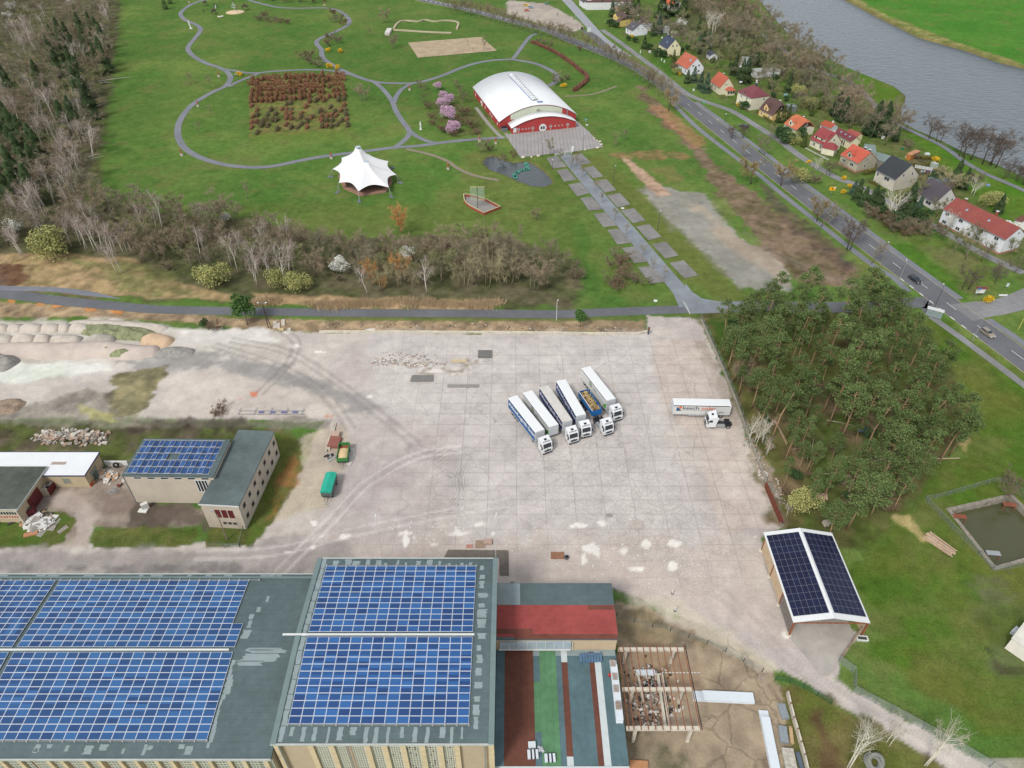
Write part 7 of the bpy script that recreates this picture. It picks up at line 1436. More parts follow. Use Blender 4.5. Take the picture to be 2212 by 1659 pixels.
for tt_ in(t2,t6):
 o=MB()
 o.loft([[(5.1,-1.23,1.2),(6.74,-1.23,1.2),(6.74,-1.23,2.9),(6.2,-1.23,2.6)],[(5.1,-1.212,1.2),(6.74,-1.212,1.2),(6.74,-1.212,2.9),(6.2,-1.212,2.6)]]);o.build('green_corner',mat('brand_green',(106,170,74),.5,.05,1),tt_)
 for r_,m_,d in((.78,txg,-1.222),(.55,mat('curtain_white',(0,0,0)),-1.226),(.38,txgr,-1.23)):
  o=MB();o.face(*[(-1.6+r_*math.cos(a),d,2.7+r_*math.sin(a))for a in[2*math.pi*k/24 for k in range(24)]]);o.build('emblem_ring',m_,tt_)
A_,B_=QK(1415,522,3.0),QK(1658,868,3.0);d=Vector((B_.x-A_.x,B_.y-A_.y));ang=math.atan2(d.y,d.x);L_=d.length;c=Vector(((A_.x+B_.x)/2,(A_.y+B_.y)/2))
tp=thing('tipper_trailer','short blue tipper trailer filled with split firewood between the lorries','tipper trailer',(c.x,c.y,0),ang,None);blt=mat('tipper_blue',(40,110,176),.45,.08,1)
h_=L_/2
for(x0_,x1_,y0_,y1_)in((-h_,h_,-1.25,-1.17),(-h_,h_,1.17,1.25),(-h_,-h_+.08,-1.17,1.17),(h_-.08,h_,-1.17,1.17)):MB().box(x0_,x1_,y0_,y1_,1.4,3.0).build('side_board',blt,tp)
for s in(-1,1):MB().box(-h_,h_,s*1.21-.07,s*1.21+.07,3.003,3.09).build('top_rail',blt if s>0 else wht2,tp)
MB().box(-h_+.08,h_-.08,-1.17,1.17,1.4,2.3).build('floor',chs,tp);MB().box(-h_,h_-.5,-.5,.5,.8,1.39).build('chassis',chs,tp)
for x in(-h_+1.3,-h_+2.6,-h_+3.9):
 for s in(-1,1):wheel(tp,x,s*1.2,.48,.35)
fw_=MB();rr=random.Random(6);wdm=mat('firewood',(164,140,96),.9,.3,5)
for k in range(260):
 fw_.cur=rr.randrange(3);x,y=rr.uniform(-h_+.6,h_-.6),rr.uniform(-.9,.9);fw_.M=Matrix.Translation((x,y,2.45+.55*(1-(y/1.1)**2)*rr.uniform(.5,1)))@Matrix.Rotation(rr.uniform(0,6.28),4,'Z')@Matrix.Rotation(rr.uniform(-.5,.5),4,'Y');fw_.box(-.5,.5,-.08,.08,-.07,.07)
fo=fw_.build('firewood',[wdm,mat('firewood_dark',(110,86,60),.9,.3,5),mat('firewood_pale',(206,184,134),.9,.2,5)],label='heap of split firewood filling the blue tipper trailer',cat='firewood',kind='stuff');fo.location=(c.x,c.y,0);fo.rotation_euler=(0,0,ang)
e=Vector((math.cos(ang),math.sin(ang)));k_=tractor('white cab in front of the blue tipper trailer with a visible grey chassis',c+e*(h_+.9),ang+.05,'white cabs of the parked lorries')
text_mesh(k_,'lettering','AVICON',.42,Matrix.Translation((4.52,0,3.40))@Matrix.Rotation(math.pi/2,4,'Z')@Matrix.Rotation(.45,4,'X'),txg,1.2,0,.01)
def QS(x,y,h=0):return G(1428.5+x*.07812,841+y*.07812,h)
A_,B_=QS(1910,362,4.0),QS(335,333,4.0)
ts,angs=trailer('white trailer lettered keschsolar parked crosswise near the fence',A_,B_,cwh,rwh,None)
def nsm(x,z):return side_m(x,1.222,z,False)
text_mesh(ts,'lettering','kesch',1.35,nsm(2.6,3.0),mat('letter_dark',(70,76,92),.5,.02,1),1.3,0,.02)
text_mesh(ts,'lettering','solar',1.35,nsm(-1.6,3.0),txo,1.3,0,.02)
MB().box(-2.7,4.6,1.211,1.222,2.32,2.38).build('underline',txg,ts)
o=MB();o.face((6.1,1.222,2.1),(4.75,1.222,2.1),(5.3,1.222,2.75),(5.95,1.222,3.35));o.build('logo_panel',mat('logo_blue',(30,92,132),.5,.02,1),ts)
o=MB();o.face(*[(5.15+.42*math.cos(a),1.217,3.15+.42*math.sin(a))for a in[2*math.pi*k/24 for k in range(24)]]);o.build('logo_sun',txo,ts)
MB().box(-5.4,-4.2,1.211,1.224,1.65,1.85).build('web_address_bar',txg,ts)
fwp,rwp=G(1538.3,926),G(1571.9,926.5);a_=math.atan2(fwp.y-rwp.y,fwp.x-rwp.x);nrm=Vector((math.sin(a_),-math.cos(a_)));
if nrm.y<0:nrm=-nrm
tractor('lone white truck tractor parked in front of the keschsolar trailer',Vector((rwp.x,rwp.y))+nrm*1.2,a_)
# ----- cars -----
def car(label,p,ang,rgb,L_=4.4,est=True,z=0.03,group=None,name='car',cat='car'):
 t=thing(name,label,cat,(p[0],p[1],z),ang,group);pm_=mat('paint_'+str(rgb),rgb,.25,.03,1,spec=.6);h=L_/2;k=L_/4.4
 low=[(-h,.45),(-h+.02,.85),(-h+.35*k,.98),(h-1.25*k,.95),(h-.3*k,.78),(h,.6),(h,.35),(-h,.3)]
 o=MB();secs=[]
 for y,s in((-.88,.97),(-.84,1.0),(.84,1.0),(.88,.97)):secs.append([(x*s if abs(y)>.85 else x,y,z_)for x,z_ in low])
 o.loft(secs);o.build('body',pm_,t)
 x0_,x1_,x2_,x3_=(-h+.12,-h+.5,h-2.0*k,h-1.25*k)if est else(-h+.7,-h+1.3,h-2.1*k,h-1.3*k)
 o=MB();o.loft([[(x0_,-.8,.94),(x3_,-.8,.92),(x3_,.8,.92),(x0_,.8,.94)],[(x1_,-.62,1.44),(x2_,-.62,1.44),(x2_,.62,1.44),(x1_,.62,1.44)]]);g=o.build('glasshouse',glz,t)
 MB().loft([[(x1_-.08,-.64,1.42),(x2_+.03,-.64,1.42),(x2_+.03,.64,1.42),(x1_-.08,.64,1.42)],[(x1_,-.56,1.5),(x2_,-.56,1.48),(x2_,.56,1.48),(x1_,.56,1.5)]]).build('roof',pm_,t)
 for s in(-1,1):
  MB().tube([(x2_,s*.63,1.43),(x3_+.02,s*.8,.93)],.045,4).build('pillar',pm_,t);MB().tube([(0,s*.64,1.43),(0,s*.81,.93)],.04,4).build('pillar',pm_,t)
  MB().box(h-.12,h+.01,s*.62-.2,s*.62+.2,.56,.72).build('headlight',mat('lamp_glass',(0,0,0)),t);MB().box(-h-.01,-h+.1,s*.66-.15,s*.66+.15,.62,.8).build('tail_light',mat('red_lamp',(180,40,36),.3,.05,1),t)
  for x in(-h+.8,h-.85):wheel(t,x,s*.89,.32,.2)
 return t
p1,p2=G(1955,600),G(1995,617);rd=at_len(D[near_s(1975,610)])[1];ra=math.atan2(rd.y,rd.x)
car('black estate car driving on the main road towards the lower right',G(1975.5,607),ra,(44,50,56))
rd=at_len(D[near_s(2131,722)])[1];car('beige hatchback driving on the main road near the right edge',G(2131.5,723),math.atan2(rd.y,rd.x),(156,146,130),4.2)
car('black car parked on the grass beside the lane',G(1606,275),2.4,(40,42,56),4.3)
car('yellow car parked at the top of the photo on the light paved lot',G(1137,13),.0,(236,190,50),4.4);car('pale blue car next to the yellow one on the paved lot',G(1147,17.5),.1,(150,170,184),4.2);car('orange flat car-sized trailer in front of the yellow car',G(1138,24),.1,(214,112,70),3.6)
car('dark car half hidden beside the black-roofed house',G(1889,352),.9,(40,42,44),4.3)
cp=G(1603,147);cv=thing('camper_van','white camper van among dark conifers in the gardens','camper',(cp.x,cp.y,0),-1.0);MB().extr([(-2.6,.4),(2.2,.4),(2.7,.9),(2.4,1.5),(2.0,2.4),(-2.4,2.6),(-2.7,1.6)],-1.0,1.0).build('body',wht2,cv);MB().face((2.42,-.85,1.5),(2.42,.85,1.5),(2.06,.8,2.3),(2.06,-.8,2.3)).build('windscreen',glz,cv)
for s in(-1,1):
 for x in(-1.7,1.7):wheel(cv,x,s*1.0,.34,.2)
bp_=G(1612,138);bo=thing('covered_boat','pale covered boat behind the camper van','boat',(bp_.x,bp_.y,0),-.6);MB().loft([[(-2.4,-.3,.2),(-2.4,.3,.2),(-2.4,.6,.9),(-2.4,-.6,.9)],[(0,-.6,.1),(0,.6,.1),(0,1.0,1.0),(0,-1.0,1.0)],[(2.6,-.05,.5),(2.6,.05,.5),(2.6,.1,1.1),(2.6,-.1,1.1)]]).build('hull',mat('boat_cover',(190,214,216),.5,.1,1),bo)
# ----- farm trailers -----
def QF(x,y,h=0):return G(668.2+x*.118,898.6+y*.118,h)
def farm(label,cs,h,boardm,cover=None,grain=None):
 P=[QF(x,y,h)for x,y in cs];c=sum(P,Vector())/4;d=(P[0]-P[2])+(P[1]-P[3]);ang=math.atan2(d.y,d.x)+math.pi;L_=(((P[0]-P[2]).length+(P[1]-P[3]).length)/2);w_=((P[0]-P[1]).length+(P[2]-P[3]).length)/2
 t=thing('farm_trailer',label,'farm trailer',(c.x,c.y,0),ang);hx,hy=L_/2,w_/2
 for(x0_,x1_,y0_,y1_)in((-hx,hx,-hy,-hy+.08),(-hx,hx,hy-.08,hy),(-hx,-hx+.08,-hy+.08,hy-.08),(hx-.08,hx,-hy+.08,hy-.08)):MB().box(x0_,x1_,y0_,y1_,1.05,h if not cover else h-.5).build('side_board',boardm,t)
 MB().box(-hx+.08,hx-.08,-hy+.08,hy-.08,1.0,1.2).build('floor',rust,t);MB().box(-hx,hx,-.3,.3,.7,.99).build('chassis',chs,t)
 for x in(-hx+.9,hx-.9):
  for s in(-1,1):wheel(t,x,s*(hy+.02),.48,.26)
 o=MB();o.tube([(hx-.2,-.5,.75),(hx+2.0,0,.6),(hx-.2,.5,.75)],.07,5);o.build('drawbar',mat('green_steel',(0,0,0)),t)
 if cover:MB().extr([(0,0)],0,1)if False else None
 if cover:
  o=MB();o.loft([[(x,-hy-.05,h-.5),(x,-hy-.05,h-.15),(x,0,h+.25),(x,hy+.05,h-.15),(x,hy+.05,h-.5)]for x in(-hx-.05,hx+.05)]);o.build('tarpaulin',cover,t)
 if grain:
  o=MB();n=8;rows=[]
  rr=random.Random(2)
  for i in range(n+1):rows.append([(-hx*.45+(hx*.45+hx-.1)*i/n,-hy+.09+(w_-.18)*j/n,1.25+(h-1.45)*math.sin(math.pi*(.12+.76*j/n))*(.35+.65*math.sin(math.pi*min(1,.1+.8*i/n)))+rr.random()*.05)for j in range(n+1)])
  o.loft(rows,False,False);g=o.build('grain',grain,label='pale heap of grain in the green farm trailer',cat='grain',kind='stuff',smooth=True);g.location=t.location;g.rotation_euler=t.rotation_euler
 return t
farm('open green farm trailer loaded with pale grain',((540,480),(735,480),(490,775),(690,770)),2.1,mat('trailer_green',(70,140,76),.6,.15,2),None,mat('grain',(222,196,150),.9,.12,2))
farm('farm trailer under a bright teal tarpaulin on the yard',((305,1025),(490,1035),(195,1375),(395,1380)),2.7,mat('trailer_grey',(96,110,106),.7,.25,2),mat('tarp_teal',(44,176,150),.5,.1,1.2))
# ---------------- spoil heaps ----------------
def heap(name,label,pts,w_,h,m_,lumps=.25,cat='heap',n=10,seed=1,group=None):
 line=smoothline([G(*p)for p in pts],8);N_=len(line);rr=random.Random(seed);rows=[];c=line[N_//2]
 for i,p in enumerate(line):
  d=(line[min(i+1,N_-1)]-line[max(i-1,0)]).normalized();nn=Vector((-d.y,d.x));e=math.sin(math.pi*min(1,max(0,(i+.02)/(N_-1))))**.35;row=[]
  for j in range(n+1):
   s=j/n*2-1;zz_=h*e*(1-abs(s)**1.7)*(1+lumps*(mnoise.noise((p.x*.35+seed,p.y*.35,j*.3)))*1.4);q=p+nn*s*w_/2*(.45+.55*e)*(1+.12*mnoise.noise((i*.4,j*.5,seed)))
   row.append((q.x-c.x,q.y-c.y,max(-.05,zz_-.05)))
  rows.append(row)
 o=MB();o.loft(rows,False,False);ob=o.build(name,m_,None,True,label=label,cat=cat,group=group);ob.location=(c.x,c.y,0);return ob
sand=mat('spoil_grey',(200,190,178),.95,.10,.8,var2=.06,scale2=.2);sand2=mat('spoil_pink',(196,182,172),.95,.08,.6,var2=.06,scale2=.2);sand3=mat('spoil_tan',(206,178,148),.95,.1,.8);slag=mat('spoil_dark',(152,148,142),.95,.3,1.5);grh=mat('weedy_spoil',(138,142,108),.95,.45,.9)
heap('spoil_heap','long smooth pinkish spoil ridge in front of the other heaps',[(-60,757),(40,757),(130,760),(215,757),(290,762),(345,757)],7.5,2.6,sand2,.1,n=12)
k=0
for i,(a,b_)in enumerate(((-40,30),(28,78),(76,112),(110,176),(188,250))):heap('spoil_heap',['pale dumped heap at the left edge, middle row','pale dumped heap in the middle row, second from left','rounded pale heap in the centre of the middle row','broad pale heap left of the weedy patch in the middle row','grey heap under the weeds in the middle row'][i],[(a,735),((a+b_)/2,736),(b_,736)],5.2,2.0,sand if i<4 else mat('spoil_grey2',(176,170,160),.95,.2,.8),.2,seed=i+3)
for i,(a,b_)in enumerate(((-30,20),(18,48),(44,92),(90,130),(128,152),(150,195))):heap('spoil_heap',['pale dumped heap at the left edge, back row','small pale heap, second of the back row','pale heap, third of the back row','rounded pale heap, fourth of the back row','narrow pale heap, fifth of the back row','pale heap with grass at its right end in the back row'][i],[(a,711),((a+b_)/2,710),(b_,712)],4.6,1.7,sand,.2,seed=i+13)
heap('spoil_heap','weed-covered lumpy grey spoil in the middle of the heaps',[(180,712),(230,716),(290,722),(330,728)],6.5,1.8,grh,.7,seed=31);heap('spoil_heap','tan rounded heap at the right end of the spoil rows',[(305,738),(335,736),(372,742)],6,2.2,sand3,.2,seed=41)
heap('spoil_heap','dark grey slag heap beside the tyre tracks',[(333,768),(370,762),(420,762)],5,1.5,slag,.5,seed=51);heap('spoil_heap','weedy lumpy mound right of the long spoil ridge',[(212,762),(250,765),(300,770)],4.5,1.6,grh,.8,seed=61);heap('spoil_heap','pale low bank along the road side of the heaps',[(150,697),(230,699),(320,706),(360,712)],4,.9,sand,.3,seed=71)
heap('rubble_heap','grey boulder heap at the left edge by the pale ground',[(-30,785),(5,785),(30,792)],7,2.2,slag,.9,seed=81);heap('rubble_heap','brown stone heap at the left edge of the lot',[(-20,880),(20,878),(44,884)],6,1.2,mat('rubble_brown',(150,132,114),.95,.4,2),.9,seed=91)
def rubble(name,label,pts,spread,n,size,ms,seed,cat='rubble',flat_=.6,hh=.5):
 rr=random.Random(seed);o=MB();line=smoothline([G(*p)for p in pts],5)if len(pts)>1 else[Vector(G(*pts[0])[:2])]*2;c=line[len(line)//2]
 for k in range(n):
  p=line[rr.randrange(len(line)-1)];p=p.lerp(line[min(len(line)-1,line.index(p)+1)],rr.random());s=size*rr.uniform(.4,1.4);g1,g2=rr.gauss(0,spread),rr.gauss(0,spread)
  o.cur=rr.randrange(len(ms));o.M=Matrix.Translation((p.x-c.x+g1,p.y-c.y+g2*.7,hh*max(0,1-(g1*g1+g2*g2)/(spread*spread*3))*rr.random()))@Matrix.Rotation(rr.uniform(0,6.28),4,'Z')@Matrix.Rotation(rr.uniform(-.4,.4),4,'X')
  o.box(-s,s,-s*rr.uniform(.3,.9),s*rr.uniform(.3,.9),0,s*flat_)
 o.M=None;ob=o.build(name,ms,None,label=label,cat=cat,kind='stuff');ob.location=(c.x,c.y,0);return ob
cr_=mat('rubble_pale',(206,198,186),.9,.2,2);cb_=mat('rubble_brick',(176,150,130),.9,.2,2);cg_=mat('rubble_grey',(160,154,146),.9,.2,2);cw_=mat('rubble_white',(228,226,222),.8,.1,2)
rubble('rubble','strip of broken pale concrete and bricks on the yard',[(805,785),(850,780),(900,786),(955,785)],1.2,240,.2,[cr_,cw_,cb_,cg_],1,hh=.2);rubble('rubble','scatter of bricks and dirt behind the broken concrete strip',[(820,770),(880,768),(940,772)],1.5,60,.18,[cb_,cg_],2,hh=.1)
rubble('rubble','heap of pale broken masonry behind the beige block',[(138,945),(165,943),(195,948),(215,945)],1.6,220,.5,[cr_,cg_,cg_,cb_],3,hh=1.4);rubble('rubble','heap of pale broken masonry further left behind the white-roofed shed',[(92,942),(110,945),(122,948)],1.3,110,.45,[cr_,cb_,cg_],4,hh=1.0)
rubble('rubble','brick and debris rubble inside the concrete frame',[(1390,1475),(1400,1500),(1410,1530),(1390,1550)],2.2,420,.2,[cb_,cr_,cg_,mat('debris_dark',(70,66,60),.9,.2,2),cw_],5,hh=.5);rubble('rubble','dark debris in the pit under the frame',[(1400,1440),(1410,1480),(1415,1500)],1.2,200,.18,[mat('debris_dark',(0,0,0)),cg_,cw_],6,hh=.3)
rubble('rubble','grey-brown rubble along the wall behind the yard kerb',[(690,702),(800,705),(900,706),(1000,708),(1100,708),(1200,709),(1300,712),(1370,712)],1.6,300,.16,[cg_,cr_,cb_,mat('debris_dark',(0,0,0))],7,hh=.2)
rubble('rubble','pale boards and waste thrown beside the white-roofed shed',[(222,1022),(232,1028),(240,1032)],1.1,90,.5,[cw_,mat('board_tan',(196,160,126),.9,.1,1),cr_],8,cat='waste heap',hh=1.0,flat_=.15)
rubble('rubble','jumbled white plastic profiles and planks on the grass by the mossy shed',[(75,1125),(88,1132),(95,1138)],1.3,130,.8,[cw_,cg_,cw_],9,cat='waste heap',hh=.7,flat_=.1);rubble('rubble','brown planks and waste by the corner of the mossy shed',[(60,1122),(80,1118),(95,1112)],1.2,90,.5,[mat('board_tan',(0,0,0)),mat('debris_dark',(0,0,0)),cg_],10,cat='waste heap',hh=.4,flat_=.2)
rubble('rubble','litter and stones along the wooded yard fence',[(1610,945),(1640,1000),(1665,1050),(1685,1080)],.9,160,.25,[cg_,cr_,cb_],11,hh=.2);rubble('lime_crumbs','white crumbs of lime scattered on the yard before the halls',[(900,1150),(1000,1140),(1100,1140),(1250,1190),(1300,1200),(1400,1215),(1480,1225)],3.5,300,.12,[cw_],12,cat='lime crumbs',hh=.02,flat_=.2)
# ---------------- walls, fences, poles, piles ----------------
def linething(name,label,cat,pts,w_,h,m_,part='wall',top=None):
 P=[Vector(G(*p)[:2])for p in pts];t=thing(name,label,cat,(P[0].x,P[0].y,0));o=MB();ribbon(o,[p-P[0]for p in P],w_,h,z0=-.2);o.build(part,m_,t)
 return t,[p-P[0]for p in P]
t,L_=linething('kerb_wall','low pale concrete wall along the north edge of the yard','wall',[(690,718),(850,718),(1000,719),(1150,720),(1300,722),(1380,722),(1398,717)],.55,.55,conc)
t,L_=linething('boundary_wall','stained concrete wall and mesh fence between the yard and the pines','wall',[(1514,692),(1540,750),(1566,810),(1590,870),(1615,940),(1640,1005),(1660,1060),(1690,1140)],.4,.7,mat('wall_grey',(160,152,138),.9,.25,1))
msh=alpha(mat('wire_mesh',(150,160,156),.7,.1,1),.22);gpost=mat('fence_post',(128,136,130),.7,.1,2)
D_=arcs(L_);s=0
while s<D_[-1]:
 p=along(L_,D_,s);MB().box(p.x-.05,p.x+.05,p.y-.05,p.y+.05,.7,2.4).build('post',gpost,t);s+=3
def upright(parent,L_,h0,h1,m_,name='mesh_panel'):
 for i in range(len(L_)-1):
  a,b_=L_[i],L_[i+1];MB().face((a.x,a.y,h0),(b_.x,b_.y,h0),(b_.x,b_.y,h1),(a.x,a.y,h1)).build(name,m_,parent)
upright(t,L_[:5],.72,2.3,msh)
linething('rusty_wall','rusty brown sheet wall at the lower end of the yard fence','wall',[(1652,1052),(1668,1090),(1688,1136)],.25,1.6,mat('rust_wall',(120,64,48),.9,.25,1.5))
linething('hall_path_kerb','thin pale kerb line bordering the farm road junction','kerb',[(1476,652),(1484,664),(1490,678)],.25,.12,mat('kerb_pale',(206,204,196),.9,.1,1))
def fence(label,pts,h,lean=0,m_=None,sp_=3.0,postm=None,rails=True,name='fence'):
 P=[Vector(G(*p)[:2])for p in pts];t=thing(name,label,'fence',(P[0].x,P[0].y,0));L_=[p-P[0]for p in P];D_=arcs(L_);n=max(1,round(D_[-1]/sp_));pos=[along(L_,D_,D_[-1]*k/n)for k in range(n+1)]
 for p in pos:MB().box(p.x-.05,p.x+.05,p.y-.05,p.y+.05,0,h+.05).build('post',postm or gpost,t)
 upright(t,L_,.05,h,m_ or msh)
 if rails:
  o=MB();o.tube([(p.x,p.y,h)for p in L_],.035,4,False);o.build('top_rail',postm or gpost,t)
 return t
galv=alpha(mat('galv_mesh',(168,178,172),.6,.1,1),.33)
fence('upright galvanised panel fence along the right side of the lower path',[T(3,3,x,y)for x,y in((605,745),(735,840),(735,1000),(870,1075),(1100,1195),(1400,1360),(1700,1530),(2060,1745))],2.0,m_=galv,sp_=2.5)
fence('bent wire fence around the upper left of the water basin',[T(3,2,x,y)for x,y in((2212,1010),(2090,850),(1945,850),(1740,910),(1500,980),(1352,1005),(1480,1140),(1620,1290),(1800,1460),(1950,1622),(2212,1580))],1.5,m_=msh,sp_=3.4)
fence('short green wire fence section beside the lower path',[T(3,3,x,y)for x,y in((60,900),(190,925),(330,985),(445,1050),(540,1110))],1.3,m_=alpha(mat('green_mesh',(60,110,70),.7,.1,1),.4),postm=mat('green_post',(60,104,70),.6,.1,1),sp_=2.6)
fence('thin wire fence with leaning dark posts between the pale track and the frame plot',[T(2,3,x,y)for x,y in((905,345),(1100,410),(1170,440),(1300,450),(1420,500),(1545,540),(1660,580),(1790,625),(1900,690),(2030,760),(2160,830))],1.2,m_=msh,sp_=3.2,postm=mat('dark_post',(84,78,72),.8,.1,1),rails=False)
fence('green mesh gate beside the office lamp post',[T(0,2,1940,1415),T(0,2,2075,1412)],1.2,m_=galv,name='mesh_gate');fence('green mesh fence running from the gate to the office corner',[T(0,2,2075,1412),T(0,2,2110,1270)],1.5,m_=alpha(mat('green_mesh',(0,0,0)),.4)if False else mat('green_mesh',(0,0,0)))
fence('dark garden fence in front of the half-hipped orange house',[(1672,266),(1690,258)],1.2,m_=mat('dark_boards',(70,64,64),.9,.2,2));fence('white-capped low garden wall before the red-dormer house',[Z6(665,975),Z6(880,1090),Z6(1150,1225)],.5,m_=mat('pale_wall',(206,204,198),.8,.1,1),sp_=6)
fence('clipped boundary fence behind the coach house',[T(3,0,940,1150),T(3,0,1040,1180),T(3,0,1110,1210)],1.2,m_=mat('dark_boards',(0,0,0)))
hdm=fm('clipped_hedge',(104,104,56),.2,2);
for pts,w_,h,lab in(([Z7(0,500),Z7(90,480),Z7(175,450)],1.4,1.6,'clipped olive hedge between grey and black-roofed houses'),([Z7(660,390),Z7(800,400),Z7(920,370)],1.4,1.4,'clipped brown hedge behind the black-roofed house'),([Z7(750,270),Z7(850,285),Z7(945,285)],1.6,1.5,'dark clipped hedge by the garden shed'),([(1676,272),(1660,262),(1648,252)],1.0,1.2,'low dark hedge at the ochre house'),([T(3,0,820,1500),T(3,0,940,1480)],1.4,1.3,'clipped hedge at the corner of the black-roofed house'),([Z7(90,600),Z7(220,680)],1.2,.9,'low dark hedge in front of the black-roofed house'),([(1440,118),(1456,128),(1462,138)],1.4,1.5,'blue-green hedge below the navy-roofed house')):
 s_=Soup();r=random.Random(int(pts[0][0]));hl=smoothline([G(*p)for p in pts],5);c=hl[0]
 for i in range(len(hl)-1):
  for _ in range(110):p=hl[i].lerp(hl[i+1],r.random())-c;leafcard(s_,Vector((p.x+r.uniform(-.5,.5)*w_,p.y+r.uniform(-.5,.5)*w_,r.uniform(.05,1)*h)),.15*r.uniform(.7,1.4),r)
 o=bpy.data.objects.new('hedge',s_.mesh('hedge',hdm));C.collection.objects.link(o);o.location=(c.x,c.y,0);tag(o,lab,'hedge')
rt_=[T(3,3,x,y)for x,y in((160,1020),(185,1130),(215,1250),(245,1350),(275,1460),(305,1570),(335,1700))]
for i in range(len(rt_)-1):
 P0,P1=G(*rt_[i]),G(*rt_[i+1]);t=thing('retaining_slab','upright grey concrete retaining slab, one of a row right of the metal profiles','retaining wall',(P0.x,P0.y,0),0,'row of retaining slabs');o=MB();a,b_=Vector((0,0)),Vector((P1.x-P0.x,P1.y-P0.y))*.96
 ribbon(o,[a,b_],.25,1.2,z0=0);o.build('panel',conc,t);MB().box(-.12,.12,-.12,.12,0,1.3).build('post',mat('post_rust',(140,104,84),.9,.2,1),t)
def pole(name,label,cat,base,h,r=.07,m_=None,lean=(0,0),head=None,arm=0,arm_dir=0,group=None,headm=None):
 p=G(*base);t=thing(name,label,cat,(p.x,p.y,0),arm_dir,group);top=Vector((lean[0],lean[1],h));MB().tube([(0,0,0),top*.5,top],[r*1.3,r,r*.8],8).build('pole',m_ or metw,t)
 if arm:MB().tube([top,top+Vector((arm*.6,0,.35)),top+Vector((arm,0,.4))],.04,6).build('arm',m_ or metw,t);top=top+Vector((arm,0,.4))
 if head=='lamp':MB().loft([[(top.x-.15,-.12,top.z-.08),(top.x-.15,.12,top.z-.08),(top.x-.15,.1,top.z+.06),(top.x-.15,-.1,top.z+.06)],[(top.x+.55,-.16,top.z-.08),(top.x+.55,.16,top.z-.08),(top.x+.5,.1,top.z+.05),(top.x+.5,-.1,top.z+.05)]]).build('lamp_head',headm or whitef,t)
 if head=='ball':MB().ball(top,.25,10,6).build('lamp_head',headm or whitef,t)
 return t,top
wdp=mat('wood_pole',(150,138,120),.9,.2,2)
pole('street_lamp','white street lamp between the farm road and the young pine','street lamp',(1202,692),6.2,.08,whitef,(-.2,0),'lamp',.5,1.2)
t,top=pole('street_lamp','twin-headed dark timber lamp at the yard corner beside the pine','street lamp',(580,708),8.2,.12,mat('dark_timber',(70,62,58),.9,.2,2),(0,0),None);MB().tube([(.9,-.3,0),(0,0,7.6)],[.13,.1],6).build('strut',mat('dark_timber',(0,0,0)),t)
for s in(-1,1):MB().tube([(0,0,8.1),(s*.9,0,8.4)],.04,5).build('arm',metw,t);MB().ball((s*1.1,0,8.4),.22,8,5,(1.5,1,.6)).build('lamp_head',whitef,t)
pole('street_lamp','curved concrete lamp post in front of the narrow office block','street lamp',(491,1166),7.6,.12,wdp,(0,0),'lamp',1.2,2.6,headm=metw)
pole('roof_lamp','white lamp standing at the back edge of the square hall, left one','lamp',(832,1235),15.6,.06,whitef,(0,0),'lamp',.3,1.57);pole('roof_lamp','white lamp at the back right corner of the square hall','lamp',(1072,1235),15.6,.06,whitef,(0,0),'lamp',.6,1.3)
for base,h,m_,lab,hd,grp in[((1172,340),6,mat('dark_steel_lamp',(70,78,92),.6,.1,1),'slim dark lamp on the plaza left of the young tree','lamp',None),((1259,323),6,None,'slim dark lamp on the plaza right side','lamp',None),((1325,394),6,None,'grey park lamp in the grass right of the parking pads','lamp',None),((1420,498),6.5,None,'grey park lamp beside the lower parking pads','lamp',None),((1193,366),4,None,'thin grey lamp by the first parking pad','ball',None),((1460,232),8,None,'street lamp on the near verge of the main road','lamp',None),((1541,307),9,wdp,'tall wooden lamp pole beside the cycle path','lamp',None),((1565,253+12),4,None,'pole with round white signs on the far verge','ball',None),((2014,674),8.5,mat('dark_steel_lamp',(0,0,0)),'dark street lamp arching over the main road by the bus shelter','lamp',None),((1901,577),8,wdp,'wooden pole on the cycle path verge','lamp',None),((1942,607),6.5,metw,'thin grey lamp pole with a white head over the road','lamp',None),((2100,736),7,metw,'plain grey pole beside the beige car','',None),((2199,712),7,mat('yellow_pole',(214,200,110),.6,.1,1),'yellow-sleeved pole by the side road at the right edge','',None),((1308,100),6,wdp,'tall grey pole right of the yellow house shrubs','',None),((1309+111,138),8,wdp,'tall pale pole before the navy-roofed house','',None),((1568,223),8,wdp,'tall pale pole before the bay-window house','',None),((1770,334),8,mat('dark_timber',(0,0,0)),'dark timber pole before the red-dormer house','',None),((1318,88),7,wdp,'pale lamp pole on the lane before the grey-roofed white house','lamp',None),((1247,65),5,wdp,'grey pole on the wide road at the top','',None)]:
 pole('street_lamp' if hd else 'utility_pole',lab,'street lamp' if hd else 'pole',base,h,.08,m_ or mat('dark_steel_lamp',(0,0,0)),(0,0),hd or None,.9 if hd=='lamp' else 0,1.2)
def signpost(label,base,h,w_,hh,rgb,name='sign',face=-1.57,z=None,legs=1):
 p=G(*base);t=thing(name,label,'sign',(p.x,p.y,0),face+math.pi/2);z=z or h-hh
 for k in range(legs):x=(k-(legs-1)/2)*w_*.8;MB().tube([(x,0,0),(x,0,h)],.04,5).build('post',metw,t)
 MB().box(-w_/2,w_/2,-.09,-.045,z,z+hh).build('panel',mat('sign_'+str(rgb),rgb,.5,.03,1),t);return t
t=signpost('yellow direction sign on a pole beside the lane',(1793,426),4.2,2.4,1.5,(240,176,30));MB().box(.3,1.1,-.1,-.092,3.6,4.1).build('white_field',whitef,t);text_mesh(t,'arrow','Y',1.3,Matrix.Translation((0,-.1,3.35))@MRX,blk,1,0,.03)
